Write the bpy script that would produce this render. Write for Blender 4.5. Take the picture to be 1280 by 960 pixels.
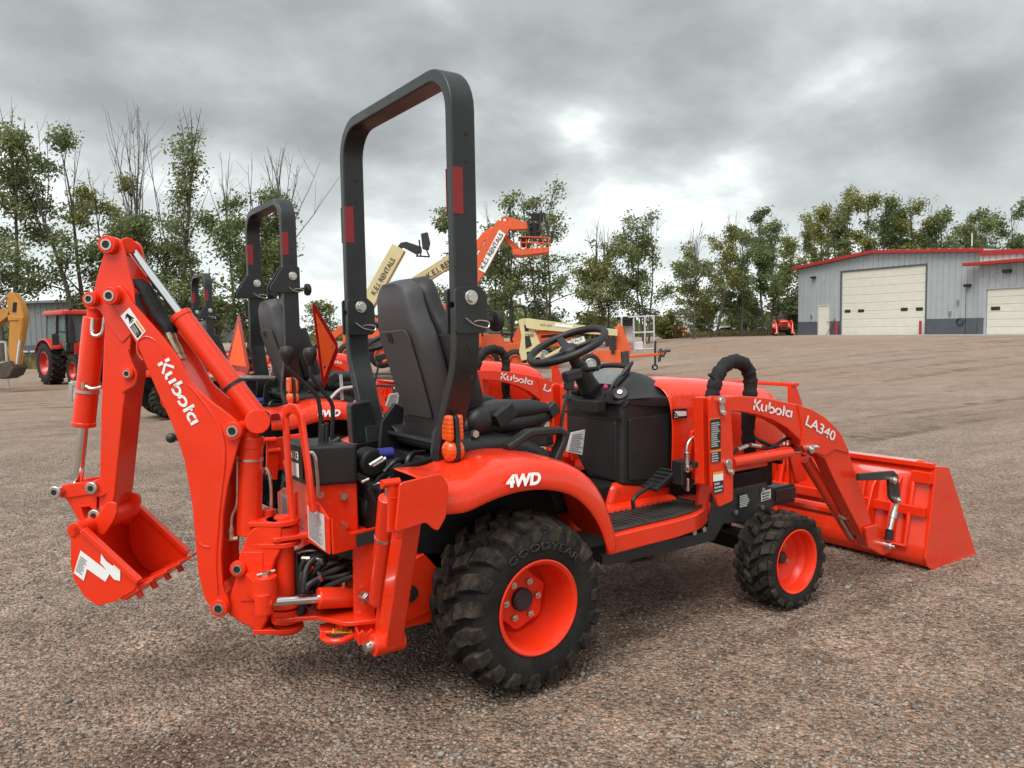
import bpy, bmesh, math, random
import numpy as np
from mathutils import Vector, Matrix, Euler
from mathutils.geometry import tessellate_polygon
from mathutils import noise as mnoise

scene = bpy.context.scene
for o in list(bpy.data.objects):
    bpy.data.objects.remove(o)
COL = scene.collection
R = math.radians

# ---------------------------------------------------------------- camera
FPX = 960.0                                   # focal length in pixels of a 1280 wide picture
CAM = Vector((-1.476, -2.569, 1.249))
YAW, PITCH, ROLL = R(34.43), R(3.971), R(1.02)
FH = Vector((math.sin(YAW), math.cos(YAW), 0))          # level direction the camera faces
RH = Vector((math.cos(YAW), -math.sin(YAW), 0))
UPV = Vector((0, 0, 1))
FW = FH * math.cos(PITCH) - UPV * math.sin(PITCH)
U0 = UPV * math.cos(PITCH) + FH * math.sin(PITCH)
RV = RH * math.cos(ROLL) - U0 * math.sin(ROLL)
UV = U0 * math.cos(ROLL) + RH * math.sin(ROLL)
cam_data = bpy.data.cameras.new('camera')
cam = bpy.data.objects.new('camera', cam_data)
COL.objects.link(cam)
cam.matrix_world = Matrix(((RV.x, UV.x, -FW.x, CAM.x), (RV.y, UV.y, -FW.y, CAM.y),
                           (RV.z, UV.z, -FW.z, CAM.z), (0, 0, 0, 1)))
cam_data.sensor_width = 36.0
cam_data.lens = FPX / 1280 * 36.0
cam_data.clip_start = 0.05
cam_data.clip_end = 3000
scene.camera = cam
scene.render.resolution_x, scene.render.resolution_y = 1024, 768

# ---------------------------------------------------------------- light
SUN_EL, SUN_AZ = R(60), R(208)                # azimuth measured from +X towards +Y (where the sun stands)
sun_dir = Vector((math.cos(SUN_EL) * math.cos(SUN_AZ), math.cos(SUN_EL) * math.sin(SUN_AZ), math.sin(SUN_EL)))
sl = bpy.data.lights.new('sun', 'SUN')
sl.energy = 1.5
sl.angle = R(42)
sl.color = (1.0, 0.97, 0.93)
so = bpy.data.objects.new('sun', sl)
COL.objects.link(so)
so.rotation_euler = sun_dir.to_track_quat('Z', 'Y').to_euler()
so.location = (0, 0, 30)

def ray(px, py):
    return FW + RV * ((px - 640) / FPX) + UV * ((480 - py) / FPX)

# ---------------------------------------------------------------- overcast sky
world = bpy.data.worlds.new('World')
scene.world = world
world.use_nodes = True
nt = world.node_tree
nt.nodes.clear()
N = nt.nodes.new
L = nt.links.new
def wmath(op, a, b=None, c=None, clamp=False):
    n = N('ShaderNodeMath'); n.operation = op; n.use_clamp = clamp
    for i, v in enumerate((a, b, c)):
        if v is None: continue
        if isinstance(v, (int, float)): n.inputs[i].default_value = v
        else: L(v, n.inputs[i])
    return n.outputs[0]
w_out = N('ShaderNodeOutputWorld'); w_bg = N('ShaderNodeBackground')
tc = N('ShaderNodeTexCoord')
nrm = N('ShaderNodeVectorMath'); nrm.operation = 'NORMALIZE'; L(tc.outputs['Generated'], nrm.inputs[0])
sep = N('ShaderNodeSeparateXYZ'); L(nrm.outputs[0], sep.inputs[0])
zz = wmath('ADD', wmath('MAXIMUM', sep.outputs[2], 0.0), 0.34)
cx = wmath('DIVIDE', sep.outputs[0], zz); cy = wmath('DIVIDE', sep.outputs[1], zz)
cmb = N('ShaderNodeCombineXYZ'); L(cx, cmb.inputs[0]); L(cy, cmb.inputs[1]); cmb.inputs[2].default_value = 3.7
def wnoise(scale, detail, rough, dist, off):
    mp = N('ShaderNodeMapping'); L(cmb.outputs[0], mp.inputs[0]); mp.inputs['Location'].default_value = off
    n = N('ShaderNodeTexNoise'); L(mp.outputs[0], n.inputs['Vector'])
    n.inputs['Scale'].default_value = scale; n.inputs['Detail'].default_value = detail
    n.inputs['Roughness'].default_value = rough; n.inputs['Distortion'].default_value = dist
    return n.outputs[0]
big = wnoise(0.9, 3, 0.5, 0.3, (3.1, 0.4, 0))
mid = wnoise(2.3, 8, 0.50, 0.15, (7.3, 2.2, 1.0))
fine = wnoise(6.0, 7, 0.55, 0.15, (1.3, 5.2, 2.0))
den = wmath('ADD', wmath('MULTIPLY', big, 0.42), wmath('MULTIPLY', mid, 0.46))
den = wmath('ADD', wmath('MULTIPLY', wmath('SUBTRACT', den, 0.475), 2.9), 0.56)
den = wmath('ADD', den, wmath('MULTIPLY', wmath('SUBTRACT', fine, 0.5), 0.42))
# individual cloud masses: (pixel they stand behind, angular size in degrees, strength; + is a thick dark cloud, - a bright gap)
MASSES = [((170, 40), 20, .16), ((560, -40), 22, .12), ((1210, 160), 12, .13), ((930, 205), 8, .13),
          ((700, 165), 7, .10), ((760, 20), 12, .07), ((950, 215), 10, .04),
          ((860, 110), 9, -.12), ((1075, 150), 5, -.14), ((645, 215), 8, -.16), ((420, 260), 11, -.12), ((520, 60), 6, -.10), ((700, 100), 6, -.08), ((770, 190), 5, -.12),
          ((150, 230), 12, -.13), ((330, 190), 9, -.10), ((930, 60), 10, .05), ((30, 300), 9, -.06), ((560, 250), 7, -.08), ((1130, 60), 9, .06), ((700, 370), 8, -.06)]
for (mp_, size, amp) in MASSES:
    dv = ray(*mp_).normalized()
    dt = N('ShaderNodeVectorMath'); dt.operation = 'DOT_PRODUCT'; L(nrm.outputs[0], dt.inputs[0]); dt.inputs[1].default_value = dv
    mr = N('ShaderNodeMapRange'); mr.interpolation_type = 'SMOOTHERSTEP'; L(dt.outputs['Value'], mr.inputs[0])
    mr.inputs[1].default_value = math.cos(R(size * 1.25)); mr.inputs[2].default_value = 1.0
    mr.inputs[3].default_value = 0.0; mr.inputs[4].default_value = amp
    den = wmath('ADD', den, mr.outputs[0])
ramp = N('ShaderNodeValToRGB'); L(den, ramp.inputs[0])
el = ramp.color_ramp.elements
el[0].position = 0.24; el[0].color = (.74, .80, .78, 1)
el[1].position = 1.0; el[1].color = (.200, .212, .210, 1)
for p, c in ((.36, (.58, .62, .605)), (.45, (.445, .47, .465)), (.55, (.37, .387, .383)), (.68, (.300, .315, .311)), (.82, (.245, .258, .255))):
    e = el.new(p); e.color = c + (1,)
# paler towards the horizon
hz = N('ShaderNodeMapRange'); hz.interpolation_type = 'SMOOTHSTEP'; L(sep.outputs[2], hz.inputs[0])
hz.inputs[1].default_value = -0.02; hz.inputs[2].default_value = 0.24; hz.inputs[3].default_value = 0.72; hz.inputs[4].default_value = 0.0
mixh = N('ShaderNodeMix'); mixh.data_type = 'RGBA'
L(hz.outputs[0], mixh.inputs['Factor']); L(ramp.outputs[0], mixh.inputs['A']); mixh.inputs['B'].default_value = (.60, .65, .64, 1)
sky = N('ShaderNodeTexSky'); sky.sky_type = 'NISHITA'; sky.sun_disc = False
sky.sun_elevation = SUN_EL; sky.sun_rotation = math.pi / 2 - SUN_AZ
scl = N('ShaderNodeVectorMath'); scl.operation = 'SCALE'; L(mixh.outputs['Result'], scl.inputs[0]); scl.inputs['Scale'].default_value = 7.4
mixs = N('ShaderNodeMix'); mixs.data_type = 'RGBA'; mixs.inputs['Factor'].default_value = 0.96
L(sky.outputs[0], mixs.inputs['A']); L(scl.outputs[0], mixs.inputs['B'])
L(mixs.outputs['Result'], w_bg.inputs[0]); w_bg.inputs[1].default_value = 0.1
L(w_bg.outputs[0], w_out.inputs[0])

vs = scene.view_settings
vs.view_transform = 'Standard'; vs.look = 'None'; vs.exposure = 1.22; vs.gamma = 1.0
vs.use_curve_mapping = False
scene.render.engine = 'CYCLES'
scene.cycles.max_bounces = 6
scene.cycles.diffuse_bounces = 3
scene.cycles.transparent_max_bounces = 8

# ---------------------------------------------------------------- materials
def new_mat(name):
    m = bpy.data.materials.new(name); m.use_nodes = True
    return m, m.node_tree, m.node_tree.nodes['Principled BSDF']

def surf(name, col, rough=.5, metal=0., var=.12, vscale=8., bump=0., bscale=200., coat=0., rvar=.1, dust=0., dcol=(.22, .17, .13), spec=.5):
    """Principled surface with mottled colour, uneven gloss, fine relief and a little settled dust."""
    m, t, b = new_mat(name)
    n = t.nodes.new; l = t.links.new
    tcn = n('ShaderNodeTexCoord'); nz = n('ShaderNodeTexNoise'); l(tcn.outputs['Object'], nz.inputs['Vector'])
    nz.inputs['Scale'].default_value = vscale; nz.inputs['Detail'].default_value = 6; nz.inputs['Roughness'].default_value = .6
    mr = n('ShaderNodeMapRange'); l(nz.outputs[0], mr.inputs[0]); mr.inputs[1].default_value = .3; mr.inputs[2].default_value = .7
    mr.inputs[3].default_value = 1 - var; mr.inputs[4].default_value = 1 + var
    sc = n('ShaderNodeVectorMath'); sc.operation = 'SCALE'; sc.inputs[0].default_value = col; l(mr.outputs[0], sc.inputs['Scale'])
    out = sc.outputs[0]
    if dust:
        n2 = n('ShaderNodeTexNoise'); l(tcn.outputs['Object'], n2.inputs['Vector']); n2.inputs['Scale'].default_value = vscale * 1.7
        n2.inputs['Detail'].default_value = 9; n2.inputs['Roughness'].default_value = .7
        m2 = n('ShaderNodeMapRange'); l(n2.outputs[0], m2.inputs[0]); m2.inputs[1].default_value = .42; m2.inputs[2].default_value = .75
        m2.inputs[3].default_value = 0; m2.inputs[4].default_value = dust
        mx = n('ShaderNodeMix'); mx.data_type = 'RGBA'; l(m2.outputs[0], mx.inputs['Factor']); l(out, mx.inputs['A']); mx.inputs['B'].default_value = dcol + (1,)
        out = mx.outputs['Result']
    l(out, b.inputs['Base Color'])
    mr2 = n('ShaderNodeMapRange'); l(nz.outputs[0], mr2.inputs[0]); mr2.inputs[1].default_value = .3; mr2.inputs[2].default_value = .7
    mr2.inputs[3].default_value = max(.03, rough - rvar); mr2.inputs[4].default_value = min(1, rough + rvar)
    l(mr2.outputs[0], b.inputs['Roughness'])
    b.inputs['Metallic'].default_value = metal
    b.inputs['Specular IOR Level'].default_value = spec
    if coat:
        b.inputs['Coat Weight'].default_value = coat; b.inputs['Coat Roughness'].default_value = .08
    if bump:
        n3 = n('ShaderNodeTexNoise'); l(tcn.outputs['Object'], n3.inputs['Vector']); n3.inputs['Scale'].default_value = bscale; n3.inputs['Detail'].default_value = 3
        bp = n('ShaderNodeBump'); bp.inputs['Strength'].default_value = bump; bp.inputs['Distance'].default_value = .004
        l(n3.outputs[0], bp.inputs['Height']); l(bp.outputs[0], b.inputs['Normal'])
    return m

ORANGE = (.80, .032, .004)
M = {}
M['orange'] = surf('orange_paint', ORANGE, .30, var=.06, vscale=5, coat=.55, rvar=.08, spec=.35, bump=.03, bscale=60, dust=.09)
M['casting'] = surf('orange_painted_casting', ORANGE, .42, var=.06, vscale=12, spec=.35, bump=.25, bscale=120, dust=.07)
M['rim'] = surf('orange_rim_paint', (.80, .032, .006), .38, var=.04, coat=.1, spec=.35, dust=.10)
M['old_orange'] = surf('faded_orange_paint', (.62, .085, .02), .45, var=.12, vscale=2, dust=.2)
M['rops'] = surf('charcoal_powder_coat', (.015, .0175, .0185), .40, var=.15, vscale=6, bump=.12, bscale=400, dust=.10, dcol=(.10, .10, .095))
M['black'] = surf('black_plastic', (.012, .012, .013), .48, var=.2, vscale=9, bump=.2, bscale=500, dust=.10, dcol=(.08, .072, .065))
M['dash'] = surf('dark_moulded_plastic', (.016, .016, .017), .42, var=.12, vscale=5, bump=.25, bscale=700, dust=.08, dcol=(.08, .075, .07))
M['frame'] = surf('black_frame_paint', (.022, .024, .026), .45, var=.25, vscale=7, dust=.28, dcol=(.10, .085, .07))
M['greasy'] = surf('black_greasy_metal', (.006, .006, .0065), .55, spec=.3, var=.3, vscale=14, dust=.08, dcol=(.06, .05, .045))
M['seat'] = surf('grey_seat_shell', (.058, .056, .060), .55, var=.08, vscale=4, bump=.2, bscale=600)
M['cushion'] = surf('black_seat_vinyl', (.018, .018, .020), .5, var=.15, bump=.3, bscale=250)
M['sleeve'] = surf('black_fabric_sleeve', (.010, .010, .011), .85, var=.3, vscale=30, bump=.8, bscale=90)
M['rubber'] = surf('tyre_rubber', (.0095, .0095, .0095), .70, spec=.3, var=.25, vscale=9, bump=.3, bscale=160, dust=.28, dcol=(.085, .066, .048))
M['lug'] = surf('tyre_lug_rubber', (.013, .012, .011), .78, spec=.25, var=.3, vscale=11, bump=.4, bscale=120, dust=.85, dcol=(.105, .078, .054))
M['hose'] = surf('hydraulic_hose_rubber', (.012, .012, .013), .45, var=.2)
M['chrome'] = surf('chromed_rod', (.72, .73, .74), .14, metal=1., var=.03, rvar=.04)
M['steel'] = surf('zinc_plated_steel', (.62, .60, .55), .34, metal=1., var=.12, vscale=40)
M['brass'] = surf('yellow_zinc_fitting', (.55, .47, .33), .4, metal=1., var=.15, vscale=40)
M['pin_hole'] = surf('dark_bore', (.012, .010, .009), .6)
M['white'] = surf('white_decal', (.82, .82, .80), .45, var=.03)
M['label'] = surf('pale_grey_label', (.55, .53, .52), .5, var=.06, vscale=30)
M['print'] = surf('black_print', (.015, .015, .015), .5, var=.0)
M['grey_print'] = surf('grey_print', (.20, .20, .20), .5, var=.0)
M['yellow_label'] = surf('yellow_label', (.75, .42, .03), .5, var=.05)
M['orange_label'] = surf('orange_warning_band', (.85, .30, .04), .5, var=.03)
M['red_reflector'] = surf('red_reflector', (.26, .008, .012), .3, var=.15, vscale=60)
M['dark_label'] = surf('charcoal_label', (.045, .043, .045), .4, var=.1)
M['smv_orange'] = surf('fluorescent_orange_sheet', (1.0, .11, .012), .55, var=.04)
M['smv_red'] = surf('dark_red_reflective_border', (.34, .008, .012), .3, var=.12, vscale=50)
M['mat'] = surf('ribbed_rubber_mat', (.020, .019, .019), .6, var=.2, dust=.35, dcol=(.10, .085, .07))
M['blue'] = surf('blue_plastic', (.03, .03, .22), .4)
M['pink'] = surf('pink_knob', (.6, .04, .12), .4)
M['screen'] = surf('grey_display', (.20, .215, .215), .25, var=.25, vscale=25, coat=.6)

def amber():
    m, t, b = new_mat('amber_lens')
    n = t.nodes.new; l = t.links.new
    tcn = n('ShaderNodeTexCoord'); wv = n('ShaderNodeTexWave'); l(tcn.outputs['Object'], wv.inputs['Vector']); wv.inputs['Scale'].default_value = 22
    wv.bands_direction = 'Z'
    bp = n('ShaderNodeBump'); bp.inputs['Strength'].default_value = .3; bp.inputs['Distance'].default_value = .002; l(wv.outputs[0], bp.inputs['Height']); l(bp.outputs[0], b.inputs['Normal'])
    b.inputs['Base Color'].default_value = (.90, .115, .003, 1); b.inputs['Roughness'].default_value = .12
    b.inputs['Transmission Weight'].default_value = .25; b.inputs['Coat Weight'].default_value = .6
    b.inputs['Subsurface Weight'].default_value = .3; b.inputs['Subsurface Radius'].default_value = (.02, .006, .001)
    return m
M['amber'] = amber()

def glass(name, col=(.42, .52, .52)):
    m, t, b = new_mat(name)
    b.inputs['Base Color'].default_value = col + (1,); b.inputs['Roughness'].default_value = .06
    b.inputs['Transmission Weight'].default_value = .8; b.inputs['IOR'].default_value = 1.1
    return m
M['glass'] = glass('tinted_cab_glass')
# ---------------------------------------------------------------- mesh helpers
def V(*a): return Vector(a)

SPLIT = {'bucket_rim', 'dark_wainscot', 'bolt_hole', 'hydraulic_pipe', 'seat_bolster', 'mounting_bolts', 'tower_bolts', 'bucket_bracket', 'lever_boot', 'hose_bundle', 'hose_pipework', 'hydraulic_fitting',
         'hydraulic_hose', 'chassis_rail', 'machine_wheels', 'hose_union', 'backhoe_hose', 'loader_hose', 'hose_fitting', 'warning_band', 'sign_rivets', 'door_frame', 'door_trim', 'outlet_box', 'mat_ribs', 'basket_rails', 'cab_frame', 'rack_frame', 'seat_cushion', 'coupler_body', 'loader_subframe', 'pivot_pin'}
class MB:
    """collects shapes in one bmesh; build() links them as ONE object"""
    def __init__(s): s.bm = bmesh.new()
    def box(s, c, size, rot=None):
        r = bmesh.ops.create_cube(s.bm, size=1.0)['verts']
        mt = Matrix.Translation(Vector(c)) @ (rot.to_4x4() if rot is not None else Matrix()) @ Matrix.Diagonal((*size, 1))
        bmesh.ops.transform(s.bm, matrix=mt, verts=r); return s
    def box2(s, a, b):
        a = Vector(a); b = Vector(b); return s.box((a + b) / 2, [abs(b[i] - a[i]) for i in range(3)])
    def bar(s, p0, p1, w, h, up=(0, 0, 1)):
        """box from p0 to p1, w across, h along up"""
        p0 = Vector(p0); p1 = Vector(p1); d = p1 - p0
        x = d.normalized(); y = Vector(up).cross(x)
        if y.length < 1e-4: y = Vector((0, 1, 0)).cross(x)
        y.normalize(); z = x.cross(y)
        rot = Matrix((x, y, z)).transposed()
        return s.box((p0 + p1) / 2, (d.length, w, h), rot)
    def cyl(s, p0, p1, r, r2=None, seg=20, cap=True):
        p0 = Vector(p0); p1 = Vector(p1); d = p1 - p0
        q = Vector((0, 0, 1)).rotation_difference(d.normalized()).to_matrix().to_4x4()
        res = bmesh.ops.create_cone(s.bm, cap_ends=cap, cap_tris=False, segments=seg, radius1=r, radius2=r if r2 is None else r2, depth=d.length)
        bmesh.ops.transform(s.bm, matrix=Matrix.Translation((p0 + p1) / 2) @ q, verts=res['verts']); return s
    def sphere(s, c, r, seg=14, scale=(1, 1, 1)):
        res = bmesh.ops.create_uvsphere(s.bm, u_segments=seg, v_segments=max(6, seg // 2 + 2), radius=r)
        bmesh.ops.transform(s.bm, matrix=Matrix.Translation(Vector(c)) @ Matrix.Diagonal((*scale, 1)), verts=res['verts']); return s
    def ico(s, c, r):
        res = bmesh.ops.create_icosphere(s.bm, subdivisions=1, radius=r); bmesh.ops.translate(s.bm, vec=Vector(c), verts=res['verts']); return s
    def lathe(s, prof, origin, axis, seg=32, closed=False):
        """prof: list of (radius, height along axis)"""
        a = Vector(axis).normalized(); o = Vector(origin)
        x = a.orthogonal().normalized(); y = a.cross(x)
        rings = []
        for (r, h) in prof:
            if r < 1e-5: rings.append([s.bm.verts.new(o + a * h)])
            else: rings.append([s.bm.verts.new(o + a * h + (x * math.cos(2 * math.pi * k / seg) + y * math.sin(2 * math.pi * k / seg)) * r) for k in range(seg)])
        n = len(rings)
        for i in range(n if closed else n - 1):
            A, B = rings[i], rings[(i + 1) % n]
            for k in range(seg):
                k2 = (k + 1) % seg
                if len(A) == 1 and len(B) == 1: continue
                if len(A) == 1: s.bm.faces.new((A[0], B[k2], B[k]))
                elif len(B) == 1: s.bm.faces.new((A[k], A[k2], B[0]))
                else: s.bm.faces.new((A[k], A[k2], B[k2], B[k]))
        return s
    def tube(s, pts, r, seg=10, cap=True, smooth=0, flat=None):
        """round tube along pts (r a number or a list); flat=(w,h,up) gives a rectangular section"""
        P = [Vector(p) for p in pts]
        if smooth and len(P) > 2: 
            rr = r if isinstance(r, (list, tuple)) else None
            P2 = catmull(P, smooth)
            if rr: r = [rr[min(len(rr) - 1, int(i / smooth))] * (1 - (i / smooth) % 1) + rr[min(len(rr) - 1, int(i / smooth) + 1)] * ((i / smooth) % 1) for i in range(len(P2))]
            P = P2
        n = len(P); rings = []; nrmv = None
        for i in range(n):
            t = (P[min(i + 1, n - 1)] - P[max(i - 1, 0)]).normalized()
            if flat:
                up = Vector(flat[2]); x = up.cross(t)
                if x.length < 1e-4: x = t.orthogonal()
                x.normalize(); y = t.cross(x)
                # mitre so that the section keeps its thickness through a bend
                k = 1.0
                if 0 < i < n - 1:
                    a1 = (P[i] - P[i - 1]).normalized(); k = 1 / max(.4, a1.dot(t))
                w, h = flat[0] / 2, flat[1] / 2
                cs = ((-w, -h), (w, -h), (w, h), (-w, h))
                rings.append([s.bm.verts.new(P[i] + x * (a * k) + y * b) for a, b in cs])
            else:
                if nrmv is None: nrmv = t.orthogonal().normalized()
                nrmv = (nrmv - t * nrmv.dot(t)).normalized(); b = t.cross(nrmv)
                ri = r[i] if isinstance(r, (list, tuple)) else r
                rings.append([s.bm.verts.new(P[i] + (nrmv * math.cos(2 * math.pi * k / seg) + b * math.sin(2 * math.pi * k / seg)) * ri) for k in range(seg)])
        m = len(rings[0])
        for i in range(n - 1):
            for k in range(m):
                s.bm.faces.new((rings[i][k], rings[i][(k + 1) % m], rings[i + 1][(k + 1) % m], rings[i + 1][k]))
        if cap:
            s.bm.faces.new(rings[0][::-1]); s.bm.faces.new(rings[-1])
        return s
    def prism(s, poly, thick, holes=()):
        """solid plate: 3-D polygon (planar) swept by the vector thick; holes are polygons too"""
        t = Vector(thick); loops = [[Vector(p) for p in poly]] + [[Vector(p) for p in h] for h in holes]
        fr = [[s.bm.verts.new(p) for p in lp] for lp in loops]; bk = [[s.bm.verts.new(p + t) for p in lp] for lp in loops]
        if len(loops) == 1:
            s.bm.faces.new(fr[0]); s.bm.faces.new(bk[0][::-1])
        else:
            flat_f = [v for lp in fr for v in lp]; flat_b = [v for lp in bk for v in lp]
            for tri in tessellate_polygon(loops):
                try:
                    s.bm.faces.new([flat_f[i] for i in tri]); s.bm.faces.new([flat_b[i] for i in reversed(tri)])
                except ValueError: pass
        for f, b in zip(fr, bk):
            n = len(f)
            for i in range(n):
                s.bm.faces.new((f[i], f[(i + 1) % n], b[(i + 1) % n], b[i]))
        return s
    def grid(s, rows, closed_u=False):
        """surface through rows of points"""
        vv = [[s.bm.verts.new(Vector(p)) for p in r] for r in rows]
        for i in range(len(vv) - 1):
            n = len(vv[i])
            for k in range(n if closed_u else n - 1):
                s.bm.faces.new((vv[i][k], vv[i][(k + 1) % n], vv[i + 1][(k + 1) % n], vv[i + 1][k]))
        return s
    def islands(s):
        seen = set(); res = []
        for v0 in s.bm.verts:
            if v0 in seen: continue
            st = [v0]; comp = []; seen.add(v0)
            while st:
                v = st.pop(); comp.append(v)
                for e in v.link_edges:
                    w = e.other_vert(v)
                    if w not in seen: seen.add(w); st.append(w)
            m = MB(); mp = {v: m.bm.verts.new(v.co) for v in comp}
            for f in {f for v in comp for f in v.link_faces}: m.bm.faces.new([mp[v] for v in f.verts])
            res.append(m)
        s.bm.free(); return res
    def mesh(s, name):
        bmesh.ops.recalc_face_normals(s.bm, faces=s.bm.faces)
        me = bpy.data.meshes.new(name); s.bm.to_mesh(me); s.bm.free()
        return me
    def build(s, name, mat, parent=None, bevel=0., seg=2, angle=35, solid=0., subsurf=0, label=None):
        if name in SPLIT:
            out = [q.build('~' + name, mat, parent, bevel, seg, angle, solid, subsurf, label) for q in s.islands()]
            for o in out: o.name = name; o.data.name = name
            return out[0]
        me = s.mesh(name)
        me.materials.append(mat)
        for p in me.polygons: p.use_smooth = True
        me.set_sharp_from_angle(angle=R(angle))
        o = bpy.data.objects.new(name, me); COL.objects.link(o)
        if parent is not None: o.parent = parent
        if solid:
            md = o.modifiers.new('thickness', 'SOLIDIFY'); md.thickness = abs(solid); md.offset = -1 if solid > 0 else 1
        if subsurf:
            md = o.modifiers.new('smooth', 'SUBSURF'); md.levels = md.render_levels = subsurf
        if bevel:
            md = o.modifiers.new('bevel', 'BEVEL'); md.width = bevel; md.segments = seg; md.limit_method = 'ANGLE'; md.angle_limit = R(angle)
            md.harden_normals = True; md.use_clamp_overlap = True
        if label: o['label'] = label
        return o

def catmull(P, n):
    P = [Vector(p) for p in P]; out = []
    Q = [P[0] * 2 - P[1]] + P + [P[-1] * 2 - P[-2]]
    for i in range(1, len(Q) - 2):
        for k in range(n):
            t = k / n; a, b, c, d = Q[i - 1], Q[i], Q[i + 1], Q[i + 2]
            out.append(.5 * ((2 * b) + (c - a) * t + (2 * a - 5 * b + 4 * c - d) * t * t + (3 * b - a - 3 * c + d) * t ** 3))
    out.append(P[-1]); return out

def rounded(poly, r, n=4):
    """round the corners of a 3-D polygon"""
    P = [Vector(p) for p in poly]; out = []; m = len(P)
    for i in range(m):
        a, b, c = P[i - 1], P[i], P[(i + 1) % m]
        ri = r[i] if isinstance(r, (list, tuple)) else r
        d1 = (a - b); d2 = (c - b); k = min(ri, d1.length * .45, d2.length * .45)
        if k < 1e-4: out.append(b); continue
        p1 = b + d1.normalized() * k; p2 = b + d2.normalized() * k
        for j in range(n + 1):
            t = j / n; out.append(p1 * (1 - t) ** 2 + b * 2 * t * (1 - t) + p2 * t * t)
    return out

def circle(c, r, ax, ay, n=16):
    c = Vector(c); return [c + Vector(ax) * (r * math.cos(2 * math.pi * k / n)) + Vector(ay) * (r * math.sin(2 * math.pi * k / n)) for k in range(n)]

def thing(name, label, cat, loc=(0, 0, 0), rotz=0, group=None):
    o = bpy.data.objects.new(name, None); COL.objects.link(o); o.empty_display_size = .2
    o.location = loc; o.rotation_euler = (0, 0, rotz); o['label'] = label; o['category'] = cat
    if group: o['group'] = group
    return o
def tag(o, label, cat, group=None):
    o['label'] = label; o['category'] = cat
    if group: o['group'] = group
    return o
def structure(o): o['kind'] = 'structure'; return o

def dup(root, loc, rotz=0, label=None, skip=(), group=None):
    r = root.copy(); COL.objects.link(r); r.location = loc; r.rotation_euler = (0, 0, rotz)
    if label: r['label'] = label
    if group: r['group'] = group
    for ch in list(root.children):
        if ch.name.split('.')[0] in skip: continue
        c = ch.copy(); COL.objects.link(c); c.parent = r
        for g in ch.children:
            d = g.copy(); COL.objects.link(d); d.parent = c
    return r

# pixel of the photograph -> point on a true plane of the place
def on(px, py, x=None, y=None, z=None, d=None):
    v = ray(px, py)
    if x is not None: t = (x - CAM.x) / v.x
    elif y is not None: t = (y - CAM.y) / v.y
    elif z is not None: t = (z - CAM.z) / v.z
    else: t = d
    return CAM + v * t
def ys(pts, y): return [on(a, b, y=y) for a, b in pts]

# ---------------------------------------------------------------- lettering
def text_mesh(body, size, bold=0., shear=0., align='LEFT', space=1.):
    cu = bpy.data.curves.new('letters', 'FONT'); cu.body = body; cu.size = size; cu.offset = bold; cu.shear = shear; cu.align_x = align
    cu.space_character = space; cu.extrude = 0; cu.resolution_u = 3
    ob = bpy.data.objects.new('letters', cu); COL.objects.link(ob)
    dg = bpy.context.evaluated_depsgraph_get(); dg.update()
    me = bpy.data.meshes.new_from_object(ob.evaluated_get(dg))
    bpy.data.objects.remove(ob); bpy.data.curves.remove(cu)
    return me
def letters(body, p0, xdir, ydir, width, height, mat, parent, name='lettering', lift=.0015, bold=.0, shear=0., space=1.):
    """flat printed words: p0 lower left corner, fitted to width x height along xdir, ydir"""
    me = text_mesh(body, 1.0, bold, shear, space=space)
    xs = [v.co.x for v in me.vertices]; yy = [v.co.y for v in me.vertices]
    x0, x1, y0, y1 = min(xs), max(xs), min(yy), max(yy)
    X = Vector(xdir).normalized(); Yv = Vector(ydir); Yv = (Yv - X * Yv.dot(X)).normalized(); Z = X.cross(Yv)
    p0 = Vector(p0)
    for v in me.vertices:
        v.co = p0 + X * ((v.co.x - x0) / (x1 - x0) * width) + Yv * ((v.co.y - y0) / (y1 - y0) * height) + Z * lift
    me.materials.clear(); me.materials.append(mat)
    o = bpy.data.objects.new(name, me); COL.objects.link(o); o.parent = parent
    return o
def letters_px(body, a, b, h, plane, mat, parent, **k):
    """a, b: pixels of the lower left and lower right end, h: pixel above a; plane(px) -> point"""
    A, B, H = plane(*a), plane(*b), plane(*h)
    X = (B - A); Yv = H - A; Yv = Yv - X.normalized() * Yv.dot(X.normalized())
    return letters(body, A, X, Yv, X.length, Yv.length, mat, parent, **k)

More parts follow.
